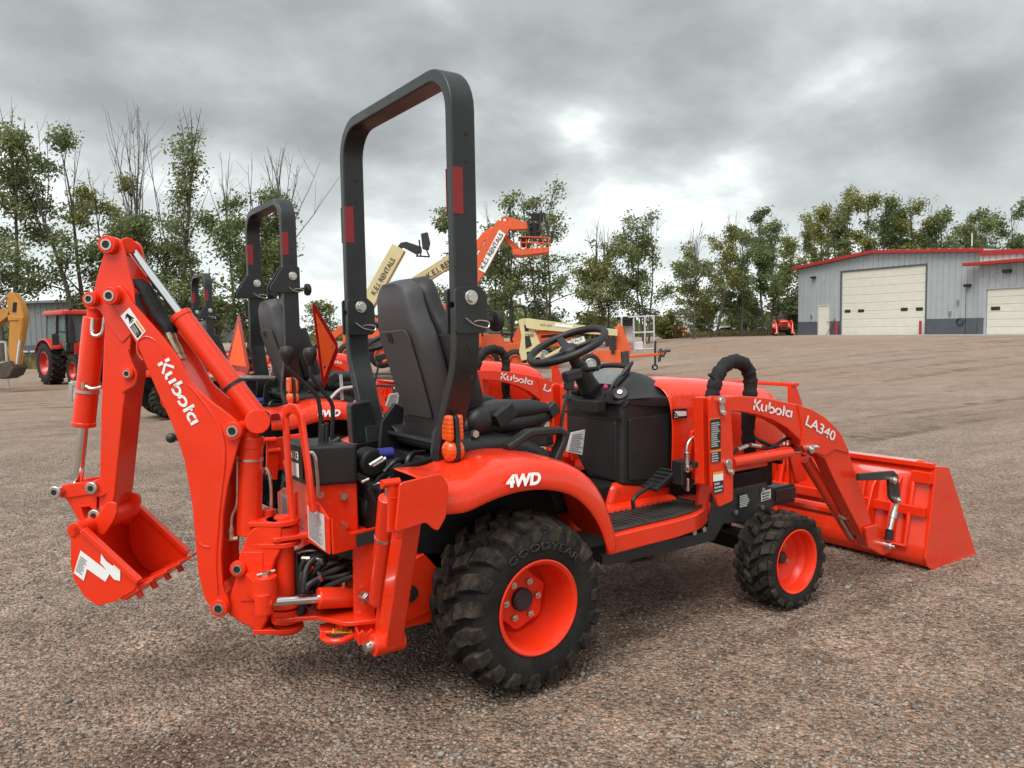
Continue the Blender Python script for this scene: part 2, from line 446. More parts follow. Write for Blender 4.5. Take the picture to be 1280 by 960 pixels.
# rounded maker's wordmark drawn as pen strokes (unit height; K u b o t a)
def _arc(cx, cy, r, a0, a1, n=10): return [(cx + r * math.cos(R(a0 + (a1 - a0) * i / n)), cy + r * math.sin(R(a0 + (a1 - a0) * i / n))) for i in range(n + 1)]
WORDMARK = [[(.08, 1.0), (.08, .62)], [(.08, .40), (.08, 0.0)], [(.60, 1.0), (.22, .50), (.62, 0.0)],
            [(.78, .68), (.78, .30)] + _arc(1.00, .28, .22, 180, 270, 6), [(1.22, .68), (1.22, .06)],
            [(1.50, 1.0), (1.50, .30)], _arc(1.76, .31, .26, 178, -130, 14),
            _arc(2.44, .31, .27, 215, -115, 18), 
            [(2.96, .95), (2.96, .0)], [(2.96, .60), (3.16, .60)],
            _arc(3.50, .31, .26, 60, 300, 14), [(3.78, .64), (3.78, 0.0)]]
def wordmark(p0, xdir, ydir, width, height, mat, parent, lift=.0015, weight=.17):
    X = Vector(xdir).normalized(); Yv = Vector(ydir); Yv = (Yv - X * Yv.dot(X)).normalized(); Z = X.cross(Yv); p0 = Vector(p0)
    mb = MB(); sx = width / 3.92; sy = height
    for st in WORDMARK:
        n = len(st)
        Lf, Rt = [], []
        for i in range(n):
            a = Vector(st[max(i - 1, 0)]); b = Vector(st[min(i + 1, n - 1)]); t = (b - a).normalized(); nn = Vector((-t.y, t.x)) * weight / 2
            c = Vector(st[i]); Lf.append(c + nn); Rt.append(c - nn)
        P = [[p0 + X * (q.x * sx) + Yv * (q.y * sy) + Z * lift for q in (l, r)] for l, r in zip(Lf, Rt)]
        mb.grid(P)
    o = mb.build('wordmark', mat, parent)
    return o
def decal(P, mat, parent, name='label_plate', lift=.0012, thick=.0006):
    """thin sticker with corners P (in order)"""
    P = [Vector(p) for p in P]; n = (P[1] - P[0]).cross(P[2] - P[1]).normalized()
    mb = MB(); mb.prism([p + n * lift for p in P], n * thick)
    return mb.build(name, mat, parent), n
def printed(P, parent, mat, rows=8, lift=.0028, fill=.55, margin=.08, seed=1):
    """rows of small print on a sticker with corners P: lower left, lower right, upper right, upper left"""
    P = [Vector(p) for p in P]; n = (P[1] - P[0]).cross(P[2] - P[1]).normalized(); rnd = random.Random(seed)
    mb = MB()
    def q(u, v): return P[0].lerp(P[1], u).lerp(P[3].lerp(P[2], u), v) + n * lift
    for r_ in range(rows):
        v0 = margin + (1 - 2 * margin) * r_ / rows; v1 = v0 + (1 - 2 * margin) / rows * fill; u = margin
        end = 1 - margin - rnd.random() * .3
        while u < end:
            w = rnd.uniform(.05, .16); u1 = min(u + w, end)
            mb.grid([[q(u, v0), q(u1, v0)], [q(u, v1), q(u1, v1)]]); u = u1 + .025
    return mb.build('small_print', mat, parent)
# ================================================================ ground
def sm(a, b, v):
    t = min(1, max(0, (v - a) / (b - a))); return t * t * (3 - 2 * t)
def terrain(x, y):
    """gravel yard: level under the tractors, dipping to the back left, rising to the shed on the right"""
    p = Vector((x, y, 0)) - Vector((CAM.x, CAM.y, 0)); d = p.dot(FH); a = p.dot(RH)
    right = sm(2, 15, a)
    z = -0.42 * sm(8, 26, d) * (1 - right) + 0.46 * sm(20, 58, d) * sm(2, 20, a) + 0.22 * sm(30, 46, d) * (1 - right)
    z += -0.9 * sm(68, 84, d) * sm(6, 16, a) * (1 - sm(60, 80, a))
    z += 0.025 * mnoise.noise(Vector((x * .22, y * .22, 0))) * sm(4, 9, d) + 0.05 * mnoise.noise(Vector((x * .06, y * .06, 5))) * sm(12, 30, d)
    z += (0.006 + 0.020 * (1 - sm(.1, 1.5, x))) * (1 - sm(5, 10, d))
    z += 0.004 * mnoise.noise(Vector((x * 2.1, y * 2.1, 3))) * (1 - sm(20, 40, d))
    return z
def spot(px, d, dz=0.):
    p = CAM + FH * d + RH * ((px - 640) / FPX * d); return Vector((p.x, p.y, terrain(p.x, p.y) + dz))

def gravel_mat():
    m, t, b = new_mat('crushed_gravel')
    n = t.nodes.new; l = t.links.new
    tcn = n('ShaderNodeTexCoord')
    def vor(scale, feat='F1'):
        v = n('ShaderNodeTexVoronoi'); v.feature = feat; l(tcn.outputs['Object'], v.inputs['Vector']); v.inputs['Scale'].default_value = scale; return v
    def noi(scale, det=5, rough=.55, vec=None):
        v = n('ShaderNodeTexNoise'); l(vec or tcn.outputs['Object'], v.inputs['Vector']); v.inputs['Scale'].default_value = scale; v.inputs['Detail'].default_value = det; v.inputs['Roughness'].default_value = rough; return v
    def rng(s, a, b_, c, d):
        r_ = n('ShaderNodeMapRange'); l(s, r_.inputs[0]); r_.inputs[1].default_value = a; r_.inputs[2].default_value = b_; r_.inputs[3].default_value = c; r_.inputs[4].default_value = d; return r_.outputs[0]
    def mix(f, a, b_, mode='MIX'):
        x = n('ShaderNodeMix'); x.data_type = 'RGBA'; x.blend_type = mode
        if isinstance(f, float): x.inputs['Factor'].default_value = f
        else: l(f, x.inputs['Factor'])
        for s, v in (('A', a), ('B', b_)):
            if isinstance(v, tuple): x.inputs[s].default_value = v + (1,)
            else: l(v, x.inputs[s])
        return x.outputs['Result']
    s1 = vor(58); s2 = vor(125); s3 = vor(23)
    rp = n('ShaderNodeValToRGB'); sepc = n('ShaderNodeSeparateColor'); l(s1.outputs['Color'], sepc.inputs[0]); l(sepc.outputs[0], rp.inputs[0])
    e = rp.color_ramp.elements; e[0].position = 0; e[0].color = (.085, .066, .056, 1); e[1].position = 1; e[1].color = (.56, .48, .42, 1)
    for p, c in ((.3, (.20, .145, .118)), (.55, (.31, .225, .185)), (.78, (.42, .32, .265)), (.9, (.30, .275, .26))):
        k = e.new(p); k.color = c + (1,)
    rp2 = n('ShaderNodeValToRGB'); sepd = n('ShaderNodeSeparateColor'); l(s2.outputs['Color'], sepd.inputs[0]); l(sepd.outputs[1], rp2.inputs[0])
    e = rp2.color_ramp.elements; e[0].color = (.07, .054, .045, 1); e[1].color = (.42, .335, .285, 1)
    col = mix(rng(s1.outputs['Distance'], .25, .6, .0, .85), rp.outputs[0], rp2.outputs[0])
    # damp and dusty patches, tyre tracks worn by traffic
    big = noi(.35, 6, .6); wide = noi(.06, 4, .5)
    mp = n('ShaderNodeMapping'); l(tcn.outputs['Object'], mp.inputs[0]); mp.inputs['Rotation'].default_value = (0, 0, R(35)); mp.inputs['Scale'].default_value = (.06, 1.1, 1)
    tr = noi(1.1, 5, .6, mp.outputs[0])
    col = mix(rng(s3.outputs['Distance'], .0, .5, .25, .0), col, (.36, .29, .245))
    col = mix(rng(big.outputs[0], .35, .7, .0, .9), col, (.80, .76, .72), 'MULTIPLY')
    frag = noi(2.2, 4, .6)
    tm = n('ShaderNodeMath'); tm.operation = 'MULTIPLY'; l(rng(tr.outputs[0], .53, .63, 0, 1), tm.inputs[0]); l(rng(frag.outputs[0], .42, .60, 0, .8), tm.inputs[1])
    col = mix(tm.outputs[0], col, (.50, .45, .42), 'MULTIPLY')
    for sc_, lo_, hi_ in ((16, .78, 1.24), (4.5, .74, 1.28), (1.1, .74, 1.28), (.25, .84, 1.16)):
        k_ = n('ShaderNodeVectorMath'); k_.operation = 'SCALE'; l(col, k_.inputs[0]); l(rng(noi(sc_, 6, .75).outputs[0], .3, .7, lo_, hi_), k_.inputs['Scale']); col = k_.outputs[0]
    k_ = n('ShaderNodeVectorMath'); k_.operation = 'MULTIPLY'; l(col, k_.inputs[0]); k_.inputs[1].default_value = (1.05, 1.01, .94); col = k_.outputs[0]
    far_ = n('ShaderNodeVectorMath'); far_.operation = 'DISTANCE'; l(tcn.outputs['Object'], far_.inputs[0]); far_.inputs[1].default_value = (.2, .6, 0)
    pk = n('ShaderNodeMath'); pk.operation = 'MULTIPLY'; l(rng(far_.outputs['Value'], 2.6, 15, 0, 1), pk.inputs[0]); l(rng(noi(.5, 5, .6).outputs[0], .3, .6, .40, .66), pk.inputs[1])
    dirt = n('ShaderNodeVectorMath'); dirt.operation = 'SCALE'; dirt.inputs[0].default_value = (.365, .278, .218); l(rng(noi(2.6, 8, .7).outputs[0], .3, .7, .72, 1.25), dirt.inputs['Scale'])
    col = mix(pk.outputs[0], col, dirt.outputs[0])
    col = mix(tm.outputs[0], col, (.56, .50, .47), 'MULTIPLY')
    col = mix(rng(tr.outputs[0], .42, .30, 0, .30), col, (.36, .29, .24))
    col = mix(rng(wide.outputs[0], .4, .65, 0, .8), col, (.92, .80, .70), 'MULTIPLY')
    l(col, b.inputs['Base Color'])
    l(rng(big.outputs[0], .3, .7, .7, .92), b.inputs['Roughness']); b.inputs['Specular IOR Level'].default_value = .3
    h1 = rng(s1.outputs['Distance'], 0, .7, 1, 0); h2 = rng(s2.outputs['Distance'], 0, .7, .5, 0); h3 = rng(noi(9, 6).outputs[0], 0, 1, 0, 1.2)
    a1 = n('ShaderNodeMath'); a1.operation = 'ADD'; l(h1, a1.inputs[0]); l(h2, a1.inputs[1])
    a2 = n('ShaderNodeMath'); a2.operation = 'ADD'; l(a1.outputs[0], a2.inputs[0]); l(h3, a2.inputs[1])
    bp = n('ShaderNodeBump'); bp.inputs['Strength'].default_value = 1.0; bp.inputs['Distance'].default_value = .013; l(a2.outputs[0], bp.inputs['Height']); l(bp.outputs[0], b.inputs['Normal'])
    return m
M['gravel'] = gravel_mat()

def axis_steps(lo, hi, near, far, c):
    """grid lines dense near c, coarse far away"""
    out = [c]; p = c; s = near
    while p < hi: p += s; s = min(far, s * 1.09); out.append(p)
    p = c; s = near
    while p > lo: p -= s; s = min(far, s * 1.09); out.insert(0, p)
    return out
gx = axis_steps(-700, 1100, .35, 60, 0); gy = axis_steps(-300, 1400, .35, 60, 0)
verts = [(x, y, terrain(x, y)) for y in gy for x in gx]
nx = len(gx)
faces = [(j * nx + i, j * nx + i + 1, (j + 1) * nx + i + 1, (j + 1) * nx + i) for j in range(len(gy) - 1) for i in range(nx - 1)]
me = bpy.data.meshes.new('ground'); me.from_pydata(verts, [], faces); me.materials.append(M['gravel'])
for p in me.polygons: p.use_smooth = True
ground = structure(bpy.data.objects.new('ground', me)); COL.objects.link(ground)

# loose stones over the nearest gravel: a handful of stone meshes merged into one scatter
def stone_scatter():
    rnd = np.random.default_rng(4)
    base = []
    for k in range(5):
        bm = bmesh.new(); bmesh.ops.create_icosphere(bm, subdivisions=1, radius=1)
        rr = random.Random(k)
        for v in bm.verts: v.co = Vector((v.co.x * rr.uniform(.7, 1.2), v.co.y * rr.uniform(.6, 1.0), v.co.z * rr.uniform(.45, .75))) * rr.uniform(.8, 1.15)
        bm.verts.ensure_lookup_table(); base.append((np.array([v.co[:] for v in bm.verts]), np.array([[v.index for v in f.verts] for f in bm.faces]))); bm.free()
    VV, FF, MI = [], [], []; off = 0
    n = 42000
    dd = 1.5 + 6.5 * rnd.random(n) ** 1.5; aa = (rnd.random(n) * 1.62 - .81) * dd
    for i in range(n):
        d, a = dd[i], aa[i]
        x = CAM.x + FH.x * d + RH.x * a; y = CAM.y + FH.y * d + RH.y * a
        s = (.0032 + .0065 * rnd.random() ** 2.0) * (1.0 if rnd.random() > .015 else 1.9)
        bv, bf = base[i % 5]; th = rnd.random() * 6.283; c, sn = math.cos(th), math.sin(th)
        P = bv * s; P = np.stack([P[:, 0] * c - P[:, 1] * sn + x, P[:, 0] * sn + P[:, 1] * c + y, P[:, 2] + terrain(x, y) + s * .15], 1)
        VV.append(P); FF.append(bf + off); off += len(bv); MI.append(np.full(len(bf), i % 4))
    VV = np.concatenate(VV); FF = np.concatenate(FF); MI = np.concatenate(MI)
    me = bpy.data.meshes.new('loose_stones')
    me.vertices.add(len(VV)); me.vertices.foreach_set('co', VV.ravel())
    me.loops.add(len(FF) * 3); me.loops.foreach_set('vertex_index', FF.ravel().astype(np.int32))
    me.polygons.add(len(FF)); me.polygons.foreach_set('loop_start', np.arange(0, len(FF) * 3, 3, dtype=np.int32))
    me.polygons.foreach_set('material_index', MI.astype(np.int32))
    me.update(); me.validate()
    for c in ((.20, .165, .138), (.27, .235, .20), (.145, .12, .10), (.26, .235, .21)):
        me.materials.append(surf('stone', c, .85, var=.25, vscale=40))
    o = bpy.data.objects.new('loose_stones', me); COL.objects.link(o); o['kind'] = 'stuff'
    tag(o, 'loose pinkish grey stones strewn over the gravel yard near the tractor', 'gravel')
stone_scatter()
# ================================================================ compact tractor with loader and backhoe
T = thing('compact_tractor', 'orange compact tractor in front with tall black roll bar, swung backhoe and front loader bucket', 'tractor', (0, 0, 0), 0, 'orange compact tractors parked in a row')
XV, YV, ZV = V(1, 0, 0), V(0, 1, 0), V(0, 0, 1)
def mir(P, s): return [V(p[0], p[1] * s, p[2]) for p in P]     # s=1 right side as traced (negative y), s=-1 left side

# ---------------------------------------------------------------- wheels
def make_wheel(name, x, z, Rt, W, yo, s, nl, rimr, parent, front):
    """s=-1 right hand wheel (outer face at y=-yo), s=+1 left"""
    ax = V(0, s, 0); hc = yo - W / 2; O = V(x, 0, z); h2 = W / 2
    cb = Rt - (.027 if not front else .020); kw = W / (.305 if not front else .216)           # carcass radius between the lugs
    mb = MB(); f = rimr
    if not front:
        prof = [(f, .125), (f + .004, .140), (f + .018, .146), (f + .05, .1535), (f + .085, .152), (f + .105, .142), (cb - .022, .116), (cb - .006, .07), (cb, 0),
                (cb - .006, -.07), (cb - .022, -.116), (f + .105, -.142), (f + .085, -.152), (f + .05, -.1535), (f, -.13)]
    else:
        prof = [(f, .085), (f + .003, .096), (f + .012, .101), (f + .032, .108), (f + .05, .107), (f + .062, .099), (cb - .008, .084), (cb - .001, .045), (cb, 0),
                (cb - .001, -.045), (cb - .008, -.084), (f + .062, -.099), (f + .05, -.107), (f + .032, -.108), (f, -.09)]
    # rim
    rb = MB()
    if not front:
        rp = [(f - .004, .118), (f + .006, .140), (f + .012, .148), (f + .007, .151), (f - .004, .143), (f - .010, .125), (f - .016, .09), (f - .018, .04), (f - .03, .015), (f - .035, -.01),
              (f - .05, -.02), (f - .075, -.012), (.075, -.012), (0, -.012), (0, -.03), (f - .04, -.03), (f - .012, -.02), (f - .004, -.12)]
    else:
        rp = [(f - .003, .08), (f + .004, .096), (f + .009, .1035), (f + .005, .106), (f - .004, .099), (f - .008, .085), (f - .012, .05), (f - .022, .035), (f - .030, .012),
              (f - .045, .0), (f - .06, -.008), (.05, -.012), (.045, .0), (0, .0), (0, -.025), (f - .03, -.02), (f - .01, -.03), (f - .003, -.085)]
    rb.lathe([(r, h * kw + hc) for r, h in rp], O, ax, 48)
    rim = rb.build(name, M['rim'], parent, angle=28)
    mb.lathe([(r, h * kw + hc) for r, h in prof], O, ax, 64)
    tyre = mb.build('tyre', M['rubber'], rim, angle=50)
    # lugs
    lb = MB(); lh = Rt - cb
    if not front: path = [(.006, cb, 0, 1), (.036, cb - .002, 0, 1), (.066, cb - .006, .05, 1), (.092, cb - .011, .2, .98), (.116, cb - .022, .45, .88), (.135, f + .112, .78, .62), (.147, f + .092, .95, .3), (.1525, f + .070, 1, .05)]
    else: path = [(.004, cb, 0, 1), (.025, cb - .001, 0, 1), (.046, cb - .004, .05, 1), (.064, cb - .008, .2, .97), (.082, cb - .015, .45, .88), (.096, f + .064, .8, .6), (.104, f + .053, .97, .2), (.107, f + .041, 1, .05)]
    hs = [1, 1, 1, 1, .95, .75, .5, .1]
    a = V(0, s, 0); pitch = 2 * math.pi / nl
    rnd = random.Random(int(x * 10) + (3 if s > 0 else 0))
    for side in (1, -1):
        for k in range(nl):
            t0 = pitch * (k + (0 if side > 0 else .5))
            jit = rnd.uniform(-.04, .04) * pitch
            for blk in ((0, 1, 2), (2, 3, 4, 5, 6, 7)):
              rows = []
              for i in blk:
                aa, rr, na, nr = path[i]; aa = aa * kw; aa += .004 * (i == 2 and blk[0] == 2) - .004 * (i == 2 and blk[0] == 0)
                u = i / (len(path) - 1)
                skew = (.62 * min(u * 1.7, 1) ** .8) * pitch * (1.05 if not front else 1.0)
                wd = pitch * (.27 + .10 * math.sin(u * 3.0)) * (1.0 if not front else 1.02)
                th = t0 + skew + jit + (.16 * pitch if blk[0] == 2 else 0); row = []
                for (dt, top) in ((-wd, 0), (-wd * .80, 1), (wd * .80, 1), (wd, 0)):
                    hh = lh * hs[i] * top - (.004 if not top else 0)
                    r_ = rr + nr * hh; h_ = aa + na * hh * .8
                    tt = th + dt
                    row.append(O + V(math.sin(tt) * r_, 0, math.cos(tt) * r_) + a * (hc + side * h_))
                rows.append(row)
              lb.grid(rows)
              for e in (rows[0], rows[-1]): lb.bm.faces.new([lb.bm.verts.new(p) for p in e])
    bmesh.ops.remove_doubles(lb.bm, verts=lb.bm.verts, dist=1e-5)
    lb.build('tread_lugs', M['lug'], rim, angle=30, bevel=.003, seg=1)
    # centre plate, nuts, hub cap
    if not front:
        hb = MB(); pr = []
        for k in range(12):
            rr = .112 if k % 2 == 0 else .092
            pr.append(O + a * (hc - .012) + V(math.sin(k * math.pi / 6 + .2) * rr, 0, math.cos(k * math.pi / 6 + .2) * rr))
        hb.prism(rounded(pr, .02, 3), a * .034); hb.build('centre_plate', M['rim'], rim, bevel=.004)
        cp = MB(); cp.lathe([(0, hc + .045), (.032, hc + .045), (.040, hc + .038), (.041, hc + .01)], O, a, 24); cp.build('hub_cap', M['frame'], rim, angle=40)
        nb = 6; rn = .066; hn = hc + .022; rr = .0125
    else:
        cp = MB(); cp.lathe([(0, hc + .02), (.022, hc + .02), (.026, hc + .014), (.027, hc + .0)], O, a, 20); cp.build('hub_cap', M['frame'], rim, angle=40)
        nb = 4; rn = .055; hn = hc - .010; rr = .0105
    nut = None
    for k in range(nb):
        an = k * 2 * math.pi / nb + .5
        if nut is None:
            q = MB(); q.cyl((0, 0, 0), a * .012, rr, seg=6); q.cyl(a * .010, a * .02, rr * .5, seg=10)
            nut = q.build('wheel_nut', M['steel'], rim); no = nut
        else:
            no = nut.copy(); COL.objects.link(no)
        no.location = O + a * hn + V(math.sin(an) * rn, 0, math.cos(an) * rn)
    return rim
def sidewall_word(word, x, z, rmid, hgt, yface, a_mid, a_span, parent):
    """raised moulded letters bent round the sidewall of a right hand tyre"""
    me = text_mesh(word, 1.0, .01)
    xs = [v.co.x for v in me.vertices]; ys_ = [v.co.y for v in me.vertices]; x0, x1, y0, y1 = min(xs), max(xs), min(ys_), max(ys_)
    bm = bmesh.new(); bm.from_mesh(me)
    bmesh.ops.subdivide_edges(bm, edges=[e for e in bm.edges if e.calc_length() > .12], cuts=1)
    for v in bm.verts:
        an = a_mid + ((v.co.x - x0) / (x1 - x0) - .5) * a_span; r_ = rmid + ((v.co.y - y0) / (y1 - y0) - .5) * hgt
        v.co = V(x + math.sin(an) * r_, yface, z + math.cos(an) * r_)
    ex = bmesh.ops.extrude_face_region(bm, geom=bm.faces[:])
    bmesh.ops.translate(bm, vec=(0, .004, 0), verts=[g for g in ex['geom'] if isinstance(g, bmesh.types.BMVert)])
    bmesh.ops.recalc_face_normals(bm, faces=bm.faces); bm.to_mesh(me); bm.free()
    me.materials.clear(); me.materials.append(M['lug_letter'])
    o = bpy.data.objects.new('moulded_letters', me); COL.objects.link(o); o.parent = parent
M['lug_letter'] = surf('raised_rubber_letters', (.015, .0148, .0145), .55, var=.2, dust=.2)

RR, RW, RYO = .304, .272, .560
wr = make_wheel('rear_wheel', 0, RR + .024, RR, RW, RYO, -1, 19, .150, T, False)
sidewall_word('GOODYEAR', 0, RR + .024, .209, .026, -.5645, .12, 1.5, wr)
make_wheel('rear_wheel', 0, RR + .024, RR, RW, RYO, 1, 19, .150, T, False)
FR, FW_, FYO = .2125, .186, .556
make_wheel('front_wheel', 1.40, FR + .008, FR, FW_, FYO, -1, 18, .134, T, True)
make_wheel('front_wheel', 1.40, FR + .008, FR, FW_, FYO, 1, 18, .134, T, True)

# ---------------------------------------------------------------- chassis
mb = MB()
mb.box2((-.36, -.15, .22), (.30, .15, .60)); mb.box2((.28, -.13, .26), (1.0, .13, .52))
mb.cyl((0, -.30, .325), (0, .30, .325), .078, seg=24); mb.cyl((0, -.42, .325), (0, -.25, .325), .055); mb.cyl((0, .25, .325), (0, .42, .325), .055)
mb.cyl((-.02, -.27, .325), (-.02, -.22, .325), .13, seg=24); mb.cyl((-.02, .22, .325), (-.02, .27, .325), .13, seg=24)
mb.box2((-.30, -.22, .50), (.20, .22, .66)); mb.cyl((-.36, 0, .36), (-.42, 0, .36), .05)
for k in range(5): mb.cyl((-.34 + .12 * k, -.155, .30 + .05 * (k % 2)), (-.34 + .12 * k, -.165, .30 + .05 * (k % 2)), .013, seg=6)
mb.build('gearbox', M['greasy'], T, bevel=.012)
mb = MB()
for s in (-1, 1):
    mb.box2((.35, s * .20 - .012, .36), (1.86, s * .20 + .012, .455)); 
mb.box2((1.70, -.22, .38), (1.86, .22, .44))
mb.build('chassis_rail', M['frame'], T, bevel=.004)
mb = MB()
mb.bar((1.40, -.40, .255), (1.40, .40, .255), .085, .085); mb.box2((1.28, -.10, .27), (1.52, .10, .38))
for s in (-1, 1):
    mb.cyl((1.40, s * .36, .17), (1.40, s * .36, .345), .048, seg=18); mb.cyl((1.40, s * .34, .225), (1.40, s * .46, .225), .04, seg=18)
    mb.cyl((1.30, s * .05, .31), (1.31, s * .36, .29), .014)
mb.build('front_axle', M['greasy'], T, bevel=.008)
mb = MB()
mb.box2((.98, -.19, .46), (1.72, .19, .70)); mb.cyl((1.15, -.19, .60), (1.15, -.23, .60), .06); mb.box2((1.3, -.21, .48), (1.6, .21, .56)); mb.box2((.55, -.17, .42), (.99, .17, .60))
mb.build('engine_block', M['greasy'], T, bevel=.015)

# ---------------------------------------------------------------- loader mounting plate (black, low on the side) with its two stickers
def side_plate(s):
    P = ys([(892, 617), (958, 603), (963, 612), (966, 640), (935, 652), (905, 655), (893, 676), (838, 690), (760, 707), (753, 706), (753, 694), (840, 674), (884, 664)], -.375)
    mb = MB(); mb.prism(mir(P, s), (0, .02 * s, 0)); o = mb.build('loader_mounting_plate', M['frame'], T, bevel=.004)
    bl = MB()
    for c in ((866, 665), (878, 661), (918, 640), (952, 612), (951, 634)):
        q = on(*c, y=-.376); q.y *= s; bl.cyl(q, q + V(0, -.012 * s, 0), .0125, seg=6)
    bl.build('mounting_bolts', M['steel'], o)
    return o
plate = side_plate(1); side_plate(-1)
def sticker(pix, y, parent, mat, pm=None, rows=5, seed=1, off=.002, label=None):
    P = ys(pix, y - off); o, _ = decal(P, mat, parent)
    if pm: printed(P, parent, pm, rows=rows, seed=seed)
    return o
sticker([(923, 636), (939, 632.5), (938, 614), (923, 618)], -.3755, plate, M['frame'], M['white'], 7, 2)
sticker([(951, 627), (963, 623), (963, 611), (951, 615)], -.3755, plate, M['white'], M['print'], 3, 3)

# ---------------------------------------------------------------- foot boards
def foot_board(s):
    z = .49
    O = [on(a, b, z=z) for a, b in ((757, 672), (803, 660.5), (844, 651), (872, 642.5), (884, 634), (888, 624.5), (872, 617), (838, 609), (800, 606), (752, 612))]
    for p in O: p.y = max(-.54, p.y)
    Z = sum((p for p in O), V(0, 0, 0)) / len(O)
    mb = MB(); mb.prism(mir(rounded(O, .04), s), (0, 0, -.072)); o = mb.build('foot_board', M['orange'], T, bevel=.008)
    I = [Z + V((p.x - Z.x) * (.90 if p.x > Z.x else .99), (p.y - Z.y) * .88, 0) for p in O]
    mb = MB(); mb.prism([p + V(0, 0, .001) for p in mir(rounded(I, .05), s)], (0, 0, .007)); mt = mb.build('rubber_mat', M['mat'], o, bevel=.003)
    rb = MB()
    xs = [p.x for p in I]
    lo, hi = min(xs), max(xs)
    for k in range(26):
        xx = lo + (hi - lo) * (k + .5) / 26
        # clip the rib to the mat outline
        yy = []
        for i in range(len(I)):
            a, b = I[i], I[(i + 1) % len(I)]
            if (a.x - xx) * (b.x - xx) < 0: yy.append(a.y + (b.y - a.y) * (xx - a.x) / (b.x - a.x))
        if len(yy) == 2: rb.bar((xx, min(yy) * s + .03 * s, z + .009), (xx, max(yy) * s - .03 * s, z + .009), .010, .005)
    rb.build('mat_ribs', M['mat'], o)
    return o
fb = foot_board(1); foot_board(-1)
mb = MB(); mb.box2((.40, -.24, .44), (1.0, .24, .52)); mb.prism([(.62, -.19, .50), (1.02, -.19, .50), (1.0, -.19, .60), (.66, -.19, .60)], (0, .38, 0)); mb.build('centre_tunnel', M['orange'], T, bevel=.03, seg=4)
# pedals
p0 = on(792, 636, y=-.33); p1 = on(793, 622, y=-.33); p2 = on(815, 606, y=-.30)
mb = MB(); mb.tube([p0, p1, p2], .009, smooth=4); c = on(824, 600, y=-.30); mb.box(c, (.13, .085, .018), Euler((0, R(-28), 0)).to_matrix())
for k in range(5): mb.box(c + V((k - 2) * .024 * .88, 0, (k - 2) * .0127 + .012), (.010, .075, .01), Euler((0, R(-28), 0)).to_matrix())
mb.build('drive_pedal', M['black'], T, bevel=.004)

# ---------------------------------------------------------------- fenders
def fender(s):
    E = [(-.40, .700), (-.37, .700), (-.335, .698), (-.285, .692), (-.235, .706), (-.165, .724), (-.08, .734), (.005, .730), (.08, .714), (.147, .688), (.205, .640), (.245, .590), (.278, .530), (.302, .455)]
    rows = []
    for (x, z) in E:
        d = V(x, 0, z - .33).normalized()
        k = sm(-.2, .05, x); n = (V(0, 0, 1) * (1 - k) + d * k).normalized()
        e = V(x, 0, z); g = 1 - .35 * sm(.2, .31, x)
        rows.append([e + V(0, -.560 * 1, 0) - n * .004, e + V(0, -.572, 0) + n * .004, e + V(0, -.568, 0) + n * .050 * g, e + V(0, -.552, 0) + n * .088 * g, e + V(0, -.525, 0) + n * .101 * g, e + V(0, -.42, 0) + n * .108 * g, e + V(0, -.275, 0) + n * .108 * g])
    mb = MB(); mb.grid([mir(r, s) for r in rows]); o = mb.build('fender', M['orange'], T, solid=.006 , subsurf=2, angle=60)
    # black liner on the inner front of the fender
    rows = []
    for (x, z) in E[5:]:
        d = V(x, 0, z - .33).normalized(); k = sm(-.2, .05, x); n = (V(0, 0, 1) * (1 - k) + d * k).normalized(); e = V(x, 0, z)
        rows.append([e + V(.0, -.31, 0) + n * .105, e + V(0, -.30, 0) + n * .138, e + V(0, -.25, 0) + n * .162, e + V(0, -.16, 0) + n * .16, e + V(0, -.14, 0) + n * .08])
    mb = MB(); mb.grid([mir(r, s) for r in rows]); mb.build('fender_liner', M['black'], T, solid=.004, subsurf=1, angle=60)
    # inner wall of the wheel house
    P = [(-.38, -.27, .70), (-.38, -.27, .80), (-.15, -.27, .83), (.05, -.27, .81), (.17, -.27, .74), (.27, -.27, .62), (.33, -.27, .46), (.30, -.27, .40), (-.30, -.27, .50)]
    mb = MB(); mb.prism(mir(P, s), (0, .03 * s, 0)); mb.build('wheel_house', M['greasy'], T)
    # reflector at the tail
    q = V(-.375, -.572, .775); mb = MB(); mb.prism(mir(rounded([q + V(-.03, 0, -.018), q + V(.03, 0, -.018), q + V(.02, 0, .018), q + V(-.03, 0, .015)], .010), s), (0, .02 * s, 0)); mb.build('rear_reflector', M['red_reflector'], o, bevel=.003)
    # hand hold: a flat black loop on the fender
    path = ys([(632, 560), (645, 551), (660, 541), (676, 539), (697, 538), (704, 542), (702, 553), (692, 575)], -.36)
    mb = MB(); mb.tube(mir(path, s), 0, flat=(.027, .050, (0, 1, 0))); 
    a = on(646, 563, y=-.36); a.y *= s
    mb.box(a + V(.01, 0, -.022), (.05, .05, .045)); e_ = on(690, 578, y=-.36); e_.y *= s; mb.box(e_, (.06, .05, .04))
    mb.build('hand_hold', M['dash'], T, bevel=.009, seg=3)
    return o
fen = fender(1); fenl = fender(-1)
# model decal on the fender flank
def flank(px):
    """where a pixel's ray meets the sloping flank of the right fender"""
    best = None
    for k in range(200):
        t = 2.0 + k * .006; p = CAM + ray(*px) * t
        e = .730 if p.x < .05 else .730 - .5 * (p.x - .05)
        yy = -.572 + .03 * max(0, (p.z - e) / .09) ** 1.8
        if best is None or abs(p.y - yy) < best[0]: best = (abs(p.y - yy), p)
    return best[1]
A_, B_, H_ = flank((630, 610)), flank((674, 605)), flank((634, 594))
A_ += V(0, -.010, 0); B_ += V(0, -.010, 0); H_ += V(0, -.010, 0)
letters('4WD', A_, B_ - A_, H_ - A_, (B_ - A_).length, (H_ - A_).length * .95, M['white'], fen, 'drive_lettering', lift=.006, bold=.05, shear=.28)

